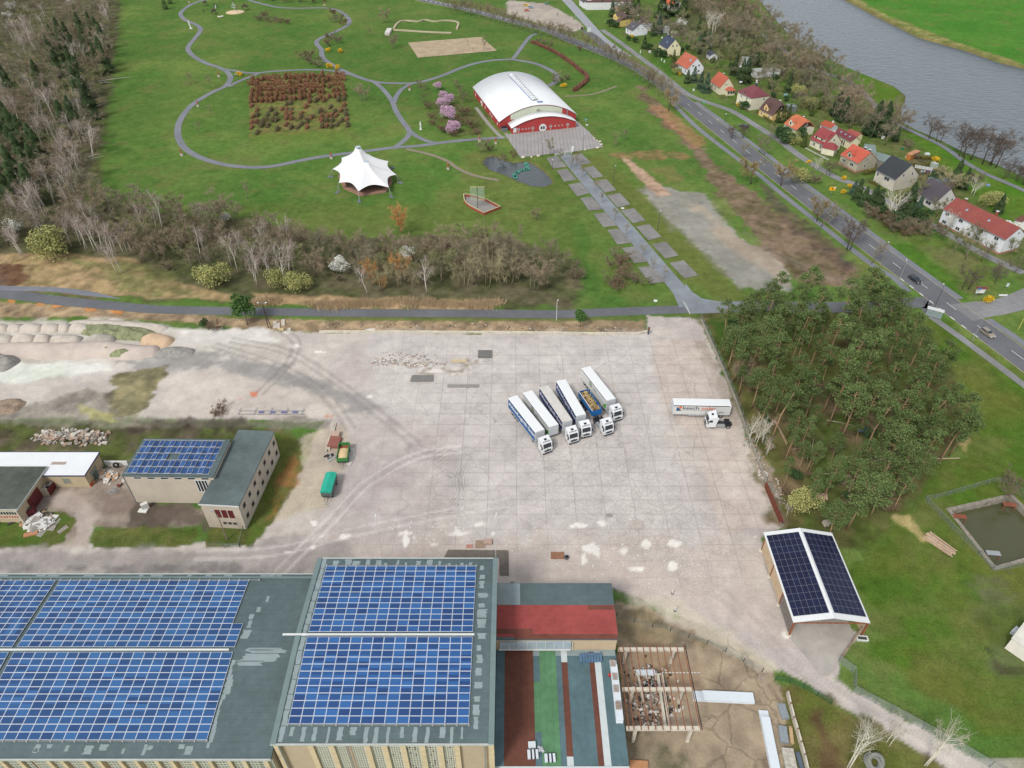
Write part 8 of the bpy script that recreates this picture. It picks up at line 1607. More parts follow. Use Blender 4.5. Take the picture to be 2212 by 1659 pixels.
signpost('green sign on a pole by the lane corner',(1519,234),3,1.2,.7,(80,170,130));signpost('white sign on the verge near the junction',(1497,202),2.4,.8,1.1,(226,230,228));signpost('small blue-white sign in the grass right of the sports hall',(1265,268),2.4,.8,.7,(110,170,210))
t=signpost('roofed white notice board beside the big forsythia',(2112,641),3.2,2.6,1.9,(236,236,232),'notice_board',legs=2);MB().box(-1.6,1.6,-.6,.4,3.1,3.25).build('roof',mat('red_roof_board',(130,52,58),.7,.1,1),t);t=signpost('small blue town sign on a leaning pole at the notice board',(2106,645),3.8,.9,.6,(70,110,180))
t=signpost('large white direction board in the roundabout grass at the top',(1270+1.5,78),5,2.4,2.6,(206,218,212),'road_sign',legs=2);signpost('white flag-shaped sign among conifers behind the bay-window house',(1598,188),3,1.6,.8,(230,232,232));signpost('white banner lying low beside the notice board',(2165,641),.9,2.6,.6,(232,234,234));signpost('white sign under the tree on the right verge',(2172,625),2.2,.8,1.2,(206,214,214));
for x,y,lab in((1242,45,'first white flagpole on the grass spit at the top'),(1246,47,'second white flagpole on the grass spit at the top')):pole('flagpole',lab,'flagpole',(x,y+4),5,.07,whitef)
p=G(2015,684);t=thing('bus_shelter','bus shelter with a long white flat roof beside the main road','bus shelter',(p.x,p.y,0),-.55);MB().box(-2.2,2.2,-.8,.8,2.4,2.55).build('roof',mat('shelter_white',(214,218,216),.6,.05,1),t)
for x in(-2,2):
 for y in(-.7,.7):MB().box(x-.05,x+.05,y-.05,y+.05,0,2.39).build('post',metw,t)
MB().box(-2,2,-.74,-.7,.3,2.2).build('glass_wall',alpha(mat('shelter_glass',(180,196,200),.2,.05,1),.45),t);MB().box(-1.4,1.4,-.6,-.25,.4,.46).build('bench',wdp,t)
for(a,b_,lab)in(((1199,338),(1214,336),'left half of the white barrier gate at the head of the avenue'),((1220,334.5),(1235,333),'right half of the white barrier gate at the head of the avenue')):
 P0,P1=G(*a),G(*b_);t=thing('barrier_gate',lab,'barrier',(P0.x,P0.y,0),math.atan2(P1.y-P0.y,P1.x-P0.x));L_=(P1-P0).length
 for x in(0,L_):MB().box(x-.08,x+.08,-.08,.08,0,1.3).build('post',whitef,t)
 for z in(.55,1.05):MB().box(.081,L_-.081,-.05,.05,z,z+.14).build('rail',whitef,t)
signpost('stack of small white signs on a post right of the barrier',(1236,332),3.4,.8,2.4,(236,238,240),z=.9)
for k,(x,y,r_)in enumerate(((1130,341,.9),(1148,340,.6),(1163,338,.8),(1268,271,.7),(1290,304,.5),(1296,307,.7),(1299,313,.7),(1291,320,.8),(1264,324,.6),(1283,299,.5))):
 p=G(x,y);o=MB();rr=random.Random(k);o.ball((0,0,r_*.3),r_,8,5,(1,.8,.6),.25,rr);b_=o.build('boulder',mat('boulder',(214,204,186),.9,.12,2),None,True,label='pale boulder by the plaza, %s'%(['largest, at the lower left corner','small one beside the largest, lower left','third from the lower left corner','right side by the worn path','small one on the right edge','upper of three at the right corner','middle of three at the right corner','lowest one at the right corner','small one at the lower right edge','topmost on the slanting right edge'][k]),cat='boulder');b_.location=(p.x,p.y,0)
def QH(x,y,h=0):return G(1002.2+x*.1354,144+y*.1354,h)
tq=mat('float_green',(70,140,120),.5,.1,1)
for k,(x,y)in enumerate(((990,1545),(1020,1580),(985,1572),(1005,1610),(1030,1635),(995,1640),(955,1645),(915,1655),(885,1668),(860,1690),(835,1700),(800,1712),(810,1735),(830,1750),(805,1760),(825,1775))):
 p=QH(x,y,PZ);o=MB();o.cyl((0,0,-.3),.75 if k%3 else .95,.55,14);o.build('disc',tq,None)if False else None
 t=o.build('float',tq,None,label='round green float in the winding chain across the pond',cat='float',group='green floats on the pond');t.location=(p.x,p.y,PZ)
redc=mat('terracotta',(176,96,76),.8,.15,2)
for x,y,lab in((473,166,'reddish post sculpture on a white block right of the first path bend'),(428,230,'reddish post sculpture inside the left loop path'),(393,336,'reddish post sculpture outside the left loop path'),(716,343,'reddish post sculpture left of the tent'),(885,195,'reddish figure on a white block at the path fork above the hall shrubs'),(1036,306,'reddish figure on a white block beside the pond path'),(968,366,'reddish figure on a pale stone right of the tent'),(701,12,'reddish post sculpture at the top by the thickets'),(409,6,'reddish figure on a white stone at the top left path'),(1071,311,'thin rusty post figure right of the pond path')):
 p=G(x,y);t=thing('sculpture',lab,'sculpture',(p.x,p.y,0));MB().box(-.5,.5,-.4,.4,0,.8).build('base',mat('base_stone',(200,196,188),.9,.1,2),t);MB().tube([(0,0,.8),(.05,0,1.6),(0,0,2.4),(.1,0,3.0)],[.3,.24,.32,.12],8).build('figure',redc,t)
p=G(909,280);t=thing('statue','slender white statue in the grass left of the hall shrubbery','statue',(p.x,p.y,0));MB().box(-.6,.6,-.4,.4,0,.3).build('base',whitef,t);MB().tube([(0,0,.3),(.1,0,1.4),(0,0,2.4),(.05,0,3.2),(0,0,3.8)],[.4,.3,.45,.2,.12],8).build('figure',whitef,t)
p=G(413,62);t=thing('statue','tall white slanting stele beside the top left path','statue',(p.x,p.y,0));MB().box(-.9,.9,-.5,.5,0,.4).build('base',whitef,t);MB().loft([[(-.5,-.25,.4),(.3,-.25,.4),(.3,.25,.4),(-.5,.25,.4)],[(-1.0,-.2,5),(-.4,-.2,5),(-.4,.2,5),(-1.0,.2,5)]]).build('slab',whitef,t)
p=G(511,163);t=thing('park_bench','grey bench with table beside the forsythia at the path fork','bench',(p.x,p.y,0));MB().box(-1,1,-.3,.3,.7,.78).build('table_top',metw,t);MB().box(-1,1,-.9,-.6,.42,.5).build('seat',metw,t);[MB().box(x-.06,x+.06,-.8,.3,0,.41).build('leg',metw,t)for x in(-.8,.8)]
dkw=mat('dark_wood',(86,76,70),.9,.2,1)
def frame_thing(name,label,cat,x,y,w_,d,h,roof=False,rz=0,slide=False):
 p=G(x,y);t=thing(name,label,cat,(p.x,p.y,0),rz)
 for a in(-w_/2,w_/2):
  for b_ in(-d/2,d/2):MB().tube([(a,b_,0),(a*.85,b_*.5,h)],.12,5).build('post',dkw,t)
 MB().tube([(-w_/2,0,h),(w_/2,0,h)],.13,5).build('beam',dkw,t)
 if roof:MB().extr([(-w_/2-.2,h*.7),(w_/2+.2,h*.7),(0,h*1.25)],-d/2,d/2).build('roof',dkw,t)
 if slide:MB().loft([[(0,-d/2,h*.6),(.8,-d/2,h*.6),(.8,-d/2,h*.6+.15),(0,-d/2,h*.6+.15)],[(0,-d/2-3.2,.1),(.8,-d/2-3.2,.1),(.8,-d/2-3.2,.25),(0,-d/2-3.2,.25)]]).build('slide',metw,t)
frame_thing('climbing_tower','dark timber climbing tower with bridge in the playground','climbing frame',463,31,3,3,3,True,.3);frame_thing('swing','long low timber climbing bridge left of the tower','climbing frame',450,27,7,1.2,1.6)
frame_thing('swing','row of timber swings at the top edge of the playground','swing',490,8,11,3,3.4);frame_thing('play_house','dark wigwam-like play house right of the round sand disc','play house',530,22,4,3,3.2,True);frame_thing('play_house','small dark hut at the left of the playground','play house',444,12,2.4,2.4,2.6,True);frame_thing('slide','grey slide with dark frame in the playground','slide',466,16,2,2,2.6,False,.2,True)
p=G(508,27);t=thing('sand_disc','round sand disc with a white sail mast in the playground','sand pit',(p.x,p.y,0));MB().cyl((0,0,0),6.2,.3,28).build('disc',mat('sand_light',(222,198,160),.95,.06,1),t);MB().cyl((0,0,.3),.1,6.5,6).build('mast',whitef,t);[MB().box(-1.8+.3*k,1.8-.3*k,-.05,.05,3+k*1.1,3.35+k*1.1).build('sail',alpha(mat('sail',(200,216,216),.6,.05,1),.6)if k==0 else mat('sail',(0,0,0)),t)for k in range(3)]
for k,(x,y)in enumerate(((473,38),(477,38),(481,37))):p=G(x,y);o=MB();o.ball((0,0,.5),.9,8,5,(1.1,.8,.7));t=o.build('play_stone',mat('pale_stone',(214,208,192),.9,.08,1),None,True,label='pale round play stone, %s of three in the playground'%['left','middle','right'][k],cat='stone');t.location=(p.x,p.y,0)
for x,y in((1347,170),(1366,188)):
 p=G(960*.576+(x-0)*0,0)if False else G(*T(1,0,{1347:1830,1366:1877}[x],{1347:388,1366:447}[x]));t=thing('net_post','thin dark net post on the sand court, %s one'%('far' if x==1347 else 'near'),'post',(p.x,p.y,0));MB().cyl((0,0,0),.09,3.0,6).build('post',dkw,t)
logm=mat('log_bark',(176,150,124),.9,.25,2);logw=mat('log_grey',(178,168,154),.9,.25,2)
def logs(label,a,b_,n,r_,m_,w_,seed=0,jit=.15,layers=2,cat='log pile',name='log_pile',group=None):
 P0,P1=G(*a),G(*b_);d=P1-P0;L_=d.length;t=thing(name,label,cat,(P0.x,P0.y,0),math.atan2(d.y,d.x),group);rr=random.Random(seed)
 for k in range(n):
  y=(k%max(1,n//layers))*w_/max(1,n//layers)-w_/2;z=r_+(k//max(1,n//layers))*r_*1.7;s0,s1=rr.uniform(0,jit)*L_,L_*(1-rr.uniform(0,jit));a_=rr.uniform(-.25,.25)
  MB().tube([(s0,y,z),(s1,y+a_,z)],[r_,r_*.7],6).build('log',m_,t)
 return t
logs('stack of long pale trunks in the meadow between shed and basin',T(3,2,1360,1300),T(3,2,1620,1480),14,.16,mat('log_pale',(196,170,146),.9,.2,2),2.6,1,.12,3);logs('single pale trunk lying at the edge of the grove',T(3,2,1350,653),T(3,2,1650,638),1,.14,mat('log_pale',(0,0,0)),0,2,0,1,'log','log')
logs('bundle of reddish poles leaning by the yard wall below the pale bare trees',T(2,2,2205,560),(1659+5,958),9,.1,mat('pole_red',(160,112,86),.9,.2,2),1.6,3,.1,3,'pole stack');logs('two long tan poles beside the reddish pole bundle',T(3,2,65,320),T(3,2,172,530),3,.1,logm,.5,4,.05,2,'pole stack')
def woodstack(label,x,y,w_,d,h,rz,m_,end=True,n=60,seed=0):
 p=G(x,y);t=thing('wood_stack',label,'wood stack',(p.x,p.y,0),rz);rr=random.Random(seed);o=MB()
 for k in range(n):a=rr.uniform(-w_/2,w_/2);z=rr.uniform(.1,h);o.tube([(a,-d/2+rr.uniform(-.1,.1),z),(a+rr.uniform(-.05,.05),d/2+rr.uniform(-.1,.1),z)],.11,5)
 return o.build('logs',m_,t)
woodstack('tan firewood stack deep in the grove clearing',1815,854,4.4,1.0,1.1,.05,mat('log_tan',(176,148,112),.9,.3,4),n=90,seed=1);woodstack('grey firewood stack in the clearing near the yard wall',1743,970,1.3,3.2,.9,.2,logw,n=70,seed=2);woodstack('pale heap of split logs near the meadow side bush',1773,1075,2.4,1.4,.7,-.2,mat('log_pale',(0,0,0)),n=40,seed=3);woodstack('small whitish wood heap in shade above the solar shed',1786,1133,1.6,1.2,.8,.1,logw,n=30,seed=4)
rr=random.Random(77)
for k in range(46):
 x,y=rr.uniform(1690,1960),rr.uniform(850,1110)
 if not inpoly(x,y,[(1700,880),(1900,850),(1960,930),(1900,1060),(1720,1100),(1680,960)]):continue
 p=G(x,y);a=rr.uniform(-.5,.5)+(0 if rr.random()<.7 else 1.3);L_=rr.uniform(2.5,7);t=MB().tube([(0,0,.15),(L_*.5,rr.uniform(-.2,.2),.3),(L_,rr.uniform(-.4,.4),.2)],[.11,.08,.03],5).build('fallen_branch',logw if rr.random()<.6 else logm,None,label='felled thin trunk lying in the clearing of the pine grove',cat='log',group='felled trunks in the grove clearing');t.location=(p.x,p.y,0);t.rotation_euler=(0,0,a)
for k,(x,y,x2,y2)in enumerate([(212,176,286,167),(215,180,248,179),(186,240,232,222),(200,248,226,258),(184,347,224,339),(190,340,218,333),(248,62,262,60)]):
 P0,P1=G(x,y),G(x2,y2);d=P1-P0;t=MB().tube([(0,0,.2),(d.length*.6,0,.35),(d.length,0,.2)],[.18,.12,.04],5).build('fallen_birch',mat('log_white',(206,200,190),.9,.2,3),None,label='pale fallen trunk sticking out of the left wood onto the lawn',cat='log',group='fallen trunks at the edge of the left wood');t.location=(P0.x,P0.y,0);t.rotation_euler=(0,0,math.atan2(d.y,d.x))
p=G(*T(3,2,840,412));t=thing('tarp','crumpled blue tarpaulin heap on the grove floor','tarpaulin',(p.x,p.y,0));o=MB();rr=random.Random(3);[o.ball((rr.uniform(-1.3,1.3),rr.uniform(-.7,.7),.2),.55,7,4,(1.2,.9,.6),.6,rr)for _ in range(7)];o.build('sheet',mat('tarp_blue',(80,112,156),.6,.25,2),t)
stack('board_stack','long white stack of insulation boards lying crosswise on the brown slabs',G(*T(2,3,1560,1045)),G(*T(2,3,2085,1070)),1.7,.8,0,'board stack',n=4);stack('board_stack','very long white stack of boards running down to the bottom edge',G(*T(2,3,2165,1165)),G(*T(3,3,60,1700)),1.5,.8,0,'board stack',n=4)
stack('profile_bundle','upper bundle of grey metal profiles beside the retaining slabs',G(*T(3,3,110,1105)),G(*T(3,3,150,1240)),1.3,.4,0,'profile bundle',mat('profile_grey',(160,168,174),.5,.3,3,metal=.3,stretch=(1,6,1)),5);stack('profile_bundle','middle bundle of grey metal profiles',G(*T(3,3,120,1300)),G(*T(3,3,140,1450)),1.4,.5,0,'profile bundle',mat('profile_grey',(0,0,0)),5);stack('profile_bundle','lower bundle of corrugated pale panels near the bottom edge',G(*T(3,3,160,1495)),G(*T(3,3,200,1690)),1.8,.6,0,'profile bundle',mat('profile_pale',(190,184,172),.7,.3,2),4);stack('plank','single tan plank stack beside the middle profile bundle',G(*T(3,3,190,1300)),G(*T(3,3,208,1455)),.6,.3,0,'planks',mat('plank_tan',(196,166,128),.9,.15,2),2);stack('profile_bundle','dark bluish pipes beside the retaining slabs at the bottom',G(*T(3,3,250,1520)),G(*T(3,3,295,1690)),.7,.3,0,'pipes',mat('pipe_blue',(96,108,124),.5,.2,2),3)
stack('timber','narrow weathered timber running from the pallet to the profiles',G(*T(3,3,0,945)),G(*T(3,3,100,1090)),.45,.25,0,'timber',mat('weathered_timber',(0,0,0)),1)
pallet(G(*T(2,3,2150,880)),.9,'grey pallet at the fence above the profile bundles',0.02,1);stack('timber','orange-brown crate of planks at the bottom left of the frame plot',G(*T(2,3,1010,1630)),G(*T(2,3,1180,1640)),1.2,.5,0,'timber',mat('plank_orange',(190,140,100),.9,.15,2),3)
for x,y,lab in((1385,140,'white bollard on the pale track, upper one'),(1408,290,'white bollard with a dark foot on the pale track, lower one'),(890,105,'white post at the corner of the blue-grey roofed wing')):p=G(*T(2,3,x,y+12));t=thing('bollard',lab,'bollard',(p.x,p.y,0));MB().cyl((0,0,0),.13,1.1,10).build('post',whitef,t);MB().cyl((0,0,0),.25,.12,10).build('foot',chs,t)
p=G(*T(3,3,905,1625));t=thing('tyre_heap','heap of old grey tyres at the bottom edge under the birch','tyre heap',(p.x,p.y,0));o=MB()
for k in range(4):o.M=Matrix.Translation((.25*math.cos(k*2),.25*math.sin(k*2),.15+k*.28))@Matrix.Rotation(.2*k,4,'X');n=16;o.loft([[((1.05+.28*math.cos(b_))*math.cos(a),(1.05+.28*math.cos(b_))*math.sin(a),.14*math.sin(b_))for b_ in[2*math.pi*j/8 for j in range(8)]]for a in[2*math.pi*i/n for i in range(n+1)]],False)
o.build('tyre',mat('old_tyre',(128,130,124),.9,.2,2),t)
def bx_(name,label,cat,xy,w_,d,h,rgb,rz=0,z=0,part='body'):
 p=G(*xy);t=thing(name,label,cat,(p.x,p.y,z),rz);o=MB();o.loft([[(-w_/2,-d/2,0),(w_/2,-d/2,0),(w_/2,d/2,0),(-w_/2,d/2,0)],[(-w_/2,-d/2,h-.06),(w_/2,-d/2,h-.06),(w_/2,d/2,h-.06),(-w_/2,d/2,h-.06)],[(-w_/2+.05,-d/2+.05,h),(w_/2-.05,-d/2+.05,h),(w_/2-.05,d/2-.05,h),(-w_/2+.05,d/2-.05,h)]]);o.build(part,mat('bx_'+str(rgb),rgb,.8,.15,1.5),t);return t
t=bx_('appliance','white open cabinet standing behind the lying white panel near the office','cabinet',T(0,2,1262,1075),1.4,.8,1.6,(222,222,216),.6);bx_('cover_plate','white panel lying on the dark slab in front of the open cabinet','panel',T(0,2,1238,1098),1.9,1.0,.3,(226,228,222),-.1)
bx_('old_sofa','orange-brown old sofa beside the waste heap','sofa',T(0,2,800,845),1.9,.8,.8,(176,124,84),-.8);t=bx_('cabinet','large dark green metal cabinet leaning by the shed corner','cabinet',T(0,2,828,812),1.6,1.2,1.6,(96,108,104),.6);bx_('crate','orange plastic crate at the corner of the white-roofed shed','crate',T(0,2,780,880),.8,.7,.6,(214,84,50));bx_('board','brown particle board lying on the grass by the waste heap','board',T(0,2,270,1300),2.6,1.0,.35,(190,136,100),.35);bx_('crate','reddish wooden crate behind the green farm trailer','crate',T(1,2,680,515),2.6,3.2,.8,(150,96,84),-.08);bx_('box','pale box standing behind the reddish crate','box',T(1,2,690,450),2.0,1.6,1.0,(196,168,154),-.08)
t=bx_('stone_block','whitish stone block at the white shed corner wall','block',T(0,2,965,705),1.2,.9,.5,(206,200,188));linething('garden_wall','white wall linking the white-roofed shed to the beige block','wall',[T(0,2,915,698),T(0,2,1110,700)],.3,1.2,whitef)
p=G(*T(0,2,1012,722));t=thing('tyre','large dark tyre leaning at the white wall','tyre',(p.x,p.y,0));o=MB();n=18;o.M=Matrix.Translation((0,0,.75))@Matrix.Rotation(1.35,4,'X');o.loft([[((.55+.2*math.cos(b_))*math.cos(a),(.55+.2*math.cos(b_))*math.sin(a),.2*math.sin(b_))for b_ in[2*math.pi*j/8 for j in range(8)]]for a in[2*math.pi*i/n for i in range(n+1)]],False);o.build('tread',tyr,t)
p=G(*T(0,2,985,935));t=thing('wire_spool','round wire cage wheel lying on the stained slab','wire wheel',(p.x,p.y,0));o=MB();[o.tube([(1.0*math.cos(a),1.0*math.sin(a),.6),(1.0*math.cos(a+math.pi),1.0*math.sin(a+math.pi),.6)],.03,4)for a in[k*.35 for k in range(9)]];o.tube([(1.0*math.cos(a),1.0*math.sin(a),.6)for a in[k*.35 for k in range(19)]],.05,5);o.build('spokes',metw,t)
p=G(*T(0,2,1030,880));rubble('rubble','small maroon clothes-like heap on the stained slab',[T(0,2,1030,880)],.35,14,.3,[mar,cb_],21,'waste heap')
for i,(x,y,w_,d,rz)in enumerate(((1165,1148,1.1,3.4,.25),(1235,1130,1.0,3.0,.25),(1222,1190,1.3,1.0,0),(1288,1190,1.0,1.2,0),(1195,1160,.8,3.0,.25))):
 bx_('concrete_slab','loose concrete slab by the timber lamp at the yard corner, %s'%['left long one','upper right long one','yellowish square one','small right one','middle one'][i],'slab',(553-0+(x-1104)*.25+0,414.7+y*.25)if False else T(1,1,x-1000,y),w_,d,.3,(206,196,182)if i!=2 else(206,186,140),rz)
logs('long grey concrete beams beside the reddish crate',T(1,2,612,590),T(1,2,685,325),3,.22,conc,.9,5,.08,1,'beams','concrete_beam')
P0,P1=G(*T(0,2,2065,250)),G(*T(1,2,425,250));t=thing('lying_gate','long pale steel gate with blue sheets lying on the lot edge','frame',(P0.x,P0.y,0),math.atan2(P1.y-P0.y,P1.x-P0.x));L_=(P1-P0).length
for y in(-.6,.6):MB().box(0,L_,y-.06,y+.06,.1,.25).build('rail',metw,t)
for k in range(5):MB().box(L_*k/4.2,L_*k/4.2+.1,-.9,1.6,.26,.36).build('cross_bar',metw,t)
for k in range(4):MB().box(L_*(.3+k*.17),L_*(.3+k*.17)+1.2,-.3,.2,.26,.34).build('blue_sheet',mat('violet_sheet',(120,116,170),.6,.1,1),t)
def sheet_px(name,pts,rgb,dz=.004):
 zc[0]+=.0003;o=MB();flat(o,W(pts),zc[0]+dz);return o.build(name,mat('sh_'+str(rgb),rgb,.9,.14,1.2),kind='structure')
for nm,(x0_,y0_,x1_,y1_),rgb in(('patch',(1033,757,1063,774),(120,118,114)),('patch',(967,831,1035,837.5),(150,146,140)),('patch',(975,777,1008,784),(206,188,156))):sheet_px(nm,[(x0_,y0_),(x1_,y0_),(x1_,y1_),(x0_-1,y1_)],rgb)
sheet_px('patch',[(890,811),(937,811),(936,825),(886,825)],(128,126,122));sheet_px('patch',[T(2,2,x,y)for x,y in((1010,1180),(1125,1180),(1140,1255),(1020,1258))],(190,180,172))
zc[0]+=.004;o=MB();flat(o,W([T(1,2,x,y)for x,y in((1660,1435),(2180,1440),(2185,1659),(2105,1659),(2100,1510),(1625,1500))]),zc[0]);o.build('damp_apron',mat('damp_apron',(116,108,100),.9,.18,.8),kind='structure')
bx_('hatch','sunken rusty hatch frame on the yard before the halls','hatch',T(2,2,392,1484),2.6,1.6,.25,(150,110,86));p=G(*T(2,2,472,1505));t=thing('steel_ring','small dark steel ring beside the hatch','ring',(p.x,p.y,0));MB().cyl((0,0,0),.45,.5,14).build('ring',mat('ring_dark',(110,112,118),.6,.2,1),t);MB().cyl((0,0,.501),.33,.01,14).build('opening',mat('dark_hole',(0,0,0)),t)
bx_('crate','small slatted crate at the damp apron behind the square hall','crate',T(1,2,2003,1370),1.7,1.2,.5,(186,160,146));bx_('board','brown plate lying beside the slatted crate','board',T(1,2,1938,1385),2.0,2.0,.06,(160,136,118));bx_('board','small reddish plate left of the brown plate','board',T(1,2,1845,1403),1.3,.9,.12,(186,136,122))
p=G(*T(1,2,825,630));t=thing('manhole','rusty manhole on the pale slab right of the green trailer','manhole',(p.x,p.y,0));MB().cyl((0,0,0),.45,.1,14).build('ring',mat('manhole',(110,88,76),.9,.2,1),t)
sheet_px('patch',[T(1,2,x,y)for x,y in((805,553),(860,556),(852,640),(815,715),(770,700))],(206,202,194));rubble('plastic_waste','few crumpled silver and black plastic bits beside the green trailer',[T(1,2,640,632)],.7,16,.3,[metw,blk],22,'waste',.5,.2)
p=G(1400,722);t=thing('gate_post','old brown gate post with a dark blue lower part at the yard entrance','post',(p.x,p.y,0));MB().box(-.15,.15,-.15,.15,0,1.2).build('foot',mat('post_blue',(60,72,104),.7,.1,1),t);MB().box(-.28,.28,-.2,.2,1.2,2.4).build('head',mat('post_brown',(120,96,80),.9,.2,1),t)
rim=[G(*p)for p in BAS]
t=thing('basin_rim','weathered concrete rim of the sunken water basin','basin wall',(rim[0].x,rim[0].y,0));Lr=[Vector((p.x-rim[0].x,p.y-rim[0].y))for p in rim]
for i in range(4):a,b_=Lr[i],Lr[(i+1)%4];d=(b_-a).normalized();o=MB();ribbon(o,[a-d*.4,b_-d*.4 if i<3 else b_],.8,.12-.003*i,z0=-2.4);o.build('wall',mat('rim_grey',(150,142,130),.9,.35,1.2),t)
for(xy,lab,m_)in((T(3,2,1655,1148),'rusty jetty platform at the left side of the basin','rust'),(T(3,2,2085,1045),'rusty jetty platform at the far side of the basin','rust'),(T(3,2,1945,1465),'grey-topped jetty at the near left side of the basin','grey')):
 p=G(*xy);j=thing('jetty',lab,'jetty',(p.x,p.y,0),-.1);MB().box(-1.3,1.3,-.55,.55,.1,.22).build('deck',mat('rust_deck',(140,84,62),.9,.2,2)if m_=='rust' else metw,j);[MB().box(x-.06,x+.06,-.5,-.38,-2.2,.099).build('leg',rust,j)for x in(-1.1,1.1)]
bx_('pipe_box','white box at the corner of the building cut by the right edge','box',T(3,3,2140,500),1.6,1.4,1.0,(226,232,236),.6)
def figure(t,seat_z,sk,cl,lg):
 o=MB();o.tube([(0,-.12,seat_z),(.28,-.14,seat_z-.22),(.12,-.14,.22)],[.1,.075,.05],6);o.tube([(0,.12,seat_z),(.3,.14,seat_z-.12),(.2,.14,.4)],[.1,.075,.05],6);o.build('trousers',lg,t)
 o=MB();o.tube([(-.02,0,seat_z-.05),(.06,0,seat_z+.25),(.18,0,seat_z+.52),(.22,0,seat_z+.62)],[.17,.17,.2,.07],8);[o.tube([(.16,s*.18,seat_z+.5),(.34,s*.24,seat_z+.28),(.56,s*.2,seat_z+.18)],[.06,.05,.04],6)for s in(-1,1)];o.build('body',cl,t)
 o=MB();o.ball((.27,0,seat_z+.74),.115,10,7,(1,.85,1.15));o.build('head',sk,t);o=MB();o.ball((.24,0,seat_z+.79),.12,10,6,(1,.9,.9));o.build('hair',blk,t)
def bike(name,label,xy,ang):
 p=G(*xy);b_=thing(name,label,'bicycle',(p.x,p.y,.05),ang)
 for x in(-.5,.55):
  o=MB();o.tube([(x+.33*math.cos(a),0,.34+.33*math.sin(a))for a in[k*2*math.pi/14 for k in range(15)]],.025,4,False);o.build('wheel',tyr,b_)
 MB().tube([(-.5,0,.34),(-.1,0,.85),(.45,0,.9),(.55,0,.34)],.025,4).build('frame',chs,b_);MB().box(-.2,0,-.06,.06,.9,.95).build('saddle',blk,b_);MB().tube([(.45,-.25,1.0),(.45,.25,1.0)],.02,4).build('handlebar',chs,b_);return p
p=bike('bicycle','bicycle ridden along the river path',(1957,277),-.7);t=thing('person','person in dark clothes riding a bicycle on the river path','person',(p.x,p.y,.05),-.7);figure(t,.98,mat('skin',(196,150,126),.6,.05,1),mat('dark_coat',(52,50,60),.8,.1,2),mat('dark_trousers',(60,62,72),.8,.1,2))
p=bike('bicycle','bicycle on the light paved lot at the top',(1204,34),.4);t=thing('person','person in dark clothes on a bicycle crossing the paved lot at the top','person',(p.x,p.y,.05),.4);figure(t,.98,mat('skin',(0,0,0)),mat('dark_coat',(0,0,0)),mat('dark_trousers',(0,0,0)))
for xy,w_,d,h,rgb,rz,lab,nm,cat_ in((Z7(960,395),1.8,2.4,1.9,(176,188,176),.3,'small grey-green greenhouse behind the hedge by the trellis','greenhouse','greenhouse'),(T(3,0,990,1200),.9,.9,1.2,(236,236,230),.3,'white garden fountain figure on the lawn behind the coach house','garden_figure','garden figure'),(T(3,0,1195,1365),.9,.9,.9,(228,230,232),0,'white round table top in the dark vegetable bed','table','table'),(Z7(870,225),1.8,1.2,.8,(220,226,224),.2,'pale box frame by the dark hedge','cold_frame','cold frame'),(T(2,0,1715,398),1.2,.9,1.0,(232,236,238),0,'white bin beside the navy-roofed hut','bin','bin'),(Z4(1230,580),1.4,1.0,.8,(226,230,230),0,'white garden table behind the navy-roofed house','table','table'),(T(3,0,150,835),2.0,.5,1.4,(150,190,196),.3,'pale blue garden swing on the lawn','garden_swing','swing'),(Z7(1710,655),1.2,1.0,.7,(130,156,190),0,'blue garden tub in the garden','tub','tub'),(T(3,0,1160,1295),1.0,.8,1.0,(50,120,84),0,'dark green compost bin by the beds','compost_bin','bin'),(T(2,0,300,40),2.2,1.6,1.8,(96,128,110),.2,'green metal hut by the top car park','hut','hut'),(T(2,0,605,255),1.2,1.2,1.4,(60,60,62),.2,'dark glass recycling bin by the main road junction','bin','bin'),(T(2,0,440,215),.6,.6,1.6,(226,226,220),0,'white gate pillar at the grass spit','pillar','pillar')):
 bx_(nm,lab,cat_,xy,w_,d,h,rgb,rz)
p=G(*Z7(800,470));t=thing('wire_trellis','white lattice trellis lying beside the black-roofed house garden','trellis',(p.x,p.y,0),-.5);[MB().box(-3.2,3.2,y-.05,y+.05,2.0,2.1).build('slat',whitef,t)for y in(-1.5,-.9,-.3,.3,.9,1.5)];[MB().box(x-.05,x+.05,-1.7,1.7,2.101,2.18).build('slat',whitef,t)for x in(-3,-1.5,0,1.5,3)];[MB().box(x-.06,x+.06,y-.06,y+.06,0,1.99).build('post',whitef,t)for x in(-3,3)for y in(-1.5,1.5)]
p=G(*Z7(850,500));t=thing('washing_line','washing line with red, white and blue laundry by the trellis','washing line',(p.x,p.y,0),.12);MB().tube([(-2.6,0,0),(-2.6,0,2)],.05,5).build('post',metw,t);MB().tube([(2.6,0,0),(2.6,0,2)],.05,5).build('post',metw,t);MB().tube([(-2.6,0,1.95),(2.6,0,1.95)],.015,4).build('line',metw,t)
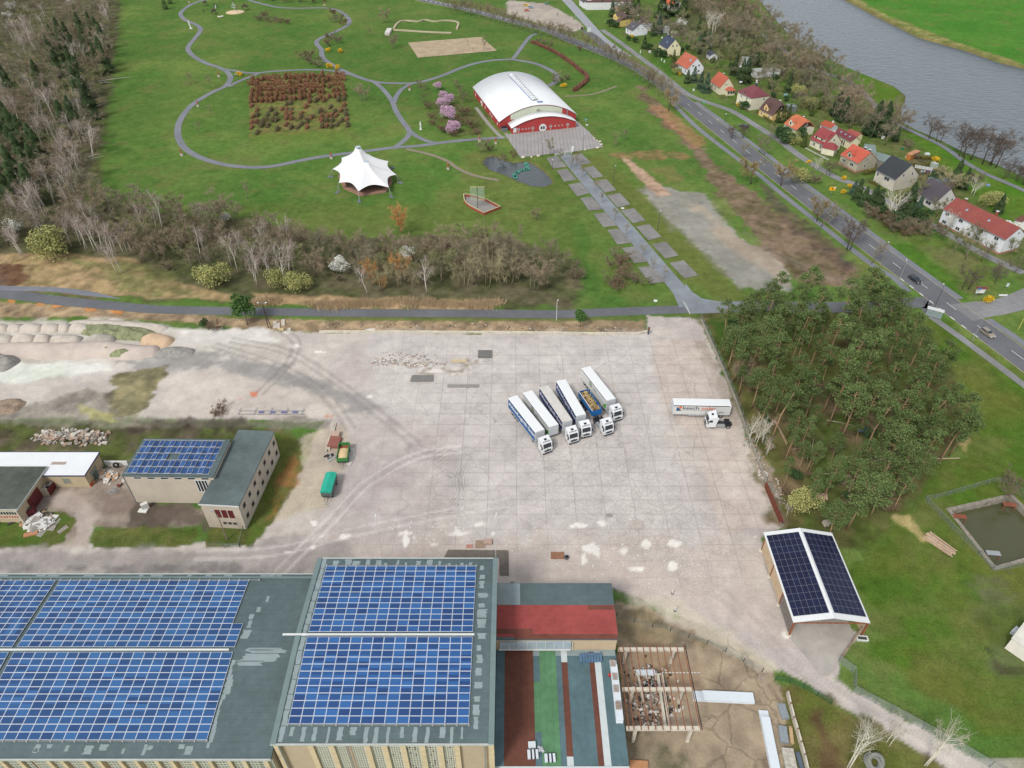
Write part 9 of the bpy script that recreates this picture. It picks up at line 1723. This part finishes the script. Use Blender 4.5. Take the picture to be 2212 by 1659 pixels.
for k,rgb in enumerate(((230,230,236),(90,180,190),(230,230,236),(196,60,80),(60,90,170),(196,60,80),(70,120,190),(60,70,150))):MB().box(-2.4+k*.62,-1.95+k*.62,-.02,.02,1.15,1.92).build('laundry',mat('cloth_'+str(rgb),rgb,.9,.05,1),t)
for xy,z,lab in((Z4(625,200),4.6,'white satellite dish above the brown hut'),(Z4(1120,668),5.2,'white satellite dish on the navy-roofed house edge'),(Z6(490,715),1.2,'white satellite dish at the corner of the half-hipped orange house'),(Z5(1205,455),9.6,'white satellite dish on the chimney of the maroon hipped roof')):
 p=G(*xy,z);t=thing('satellite_dish',lab,'satellite dish',(p.x,p.y,z));MB().loft([[(.5*math.cos(a),-.12,.5*math.sin(a))for a in[k*.524 for k in range(12)]],[(.42*math.cos(a),0,.42*math.sin(a))for a in[k*.524 for k in range(12)]]]).build('dish',whitef,t);MB().tube([(0,0,0),(0,.2,-1.0)],.04,5).build('arm',metw,t)
for k,(x,y)in enumerate(((1446,1-.0),)):pass
for k,(x,y)in enumerate((Z4(672,990),Z4(852,985),Z4(878,990),Z4(1108,1150),Z4(1165,1190))):p=G(x,y);t=thing('marker_stone','small white pillar on the verge before the lane houses, %s from the left'%['first','second','third','fourth','fifth'][k],'pillar',(p.x,p.y,0));MB().box(-.25,.25,-.25,.25,0,1.2).build('shaft',whitef,t);MB().loft([[(-.3,-.3,1.2),(.3,-.3,1.2),(.3,.3,1.2),(-.3,.3,1.2)],[(-.05,-.05,1.4),(.05,-.05,1.4),(.05,.05,1.4),(-.05,.05,1.4)]]).build('cap',whitef,t)
for x,y,lab in((1345,450,'white round drain cover beside a right-hand parking pad'),(1416,650,'white round drain cover in the grass left of the avenue'),(1465,568,'white stone in the wet grass')):p=G(x,y);t=MB().cyl((0,0,0),.6,.12,16).build('drain_cover',whitef,None,label=lab,cat='drain cover');t.location=(p.x,p.y,0)
for k,(x,y)in enumerate(((1230,355),(1254,375),(1282,405),(1298,430),(1325,468),(1350,500),(1385,545),(1405,575),(1430,595))):grow('sapling',(x+4,y+8),'very thin young tree between the left parking pads and the avenue','young trees along the parking avenue',4.5)
grow('sapling',(1187+3,336),'young tree on the plaza in front of the sports hall',None,5.5)
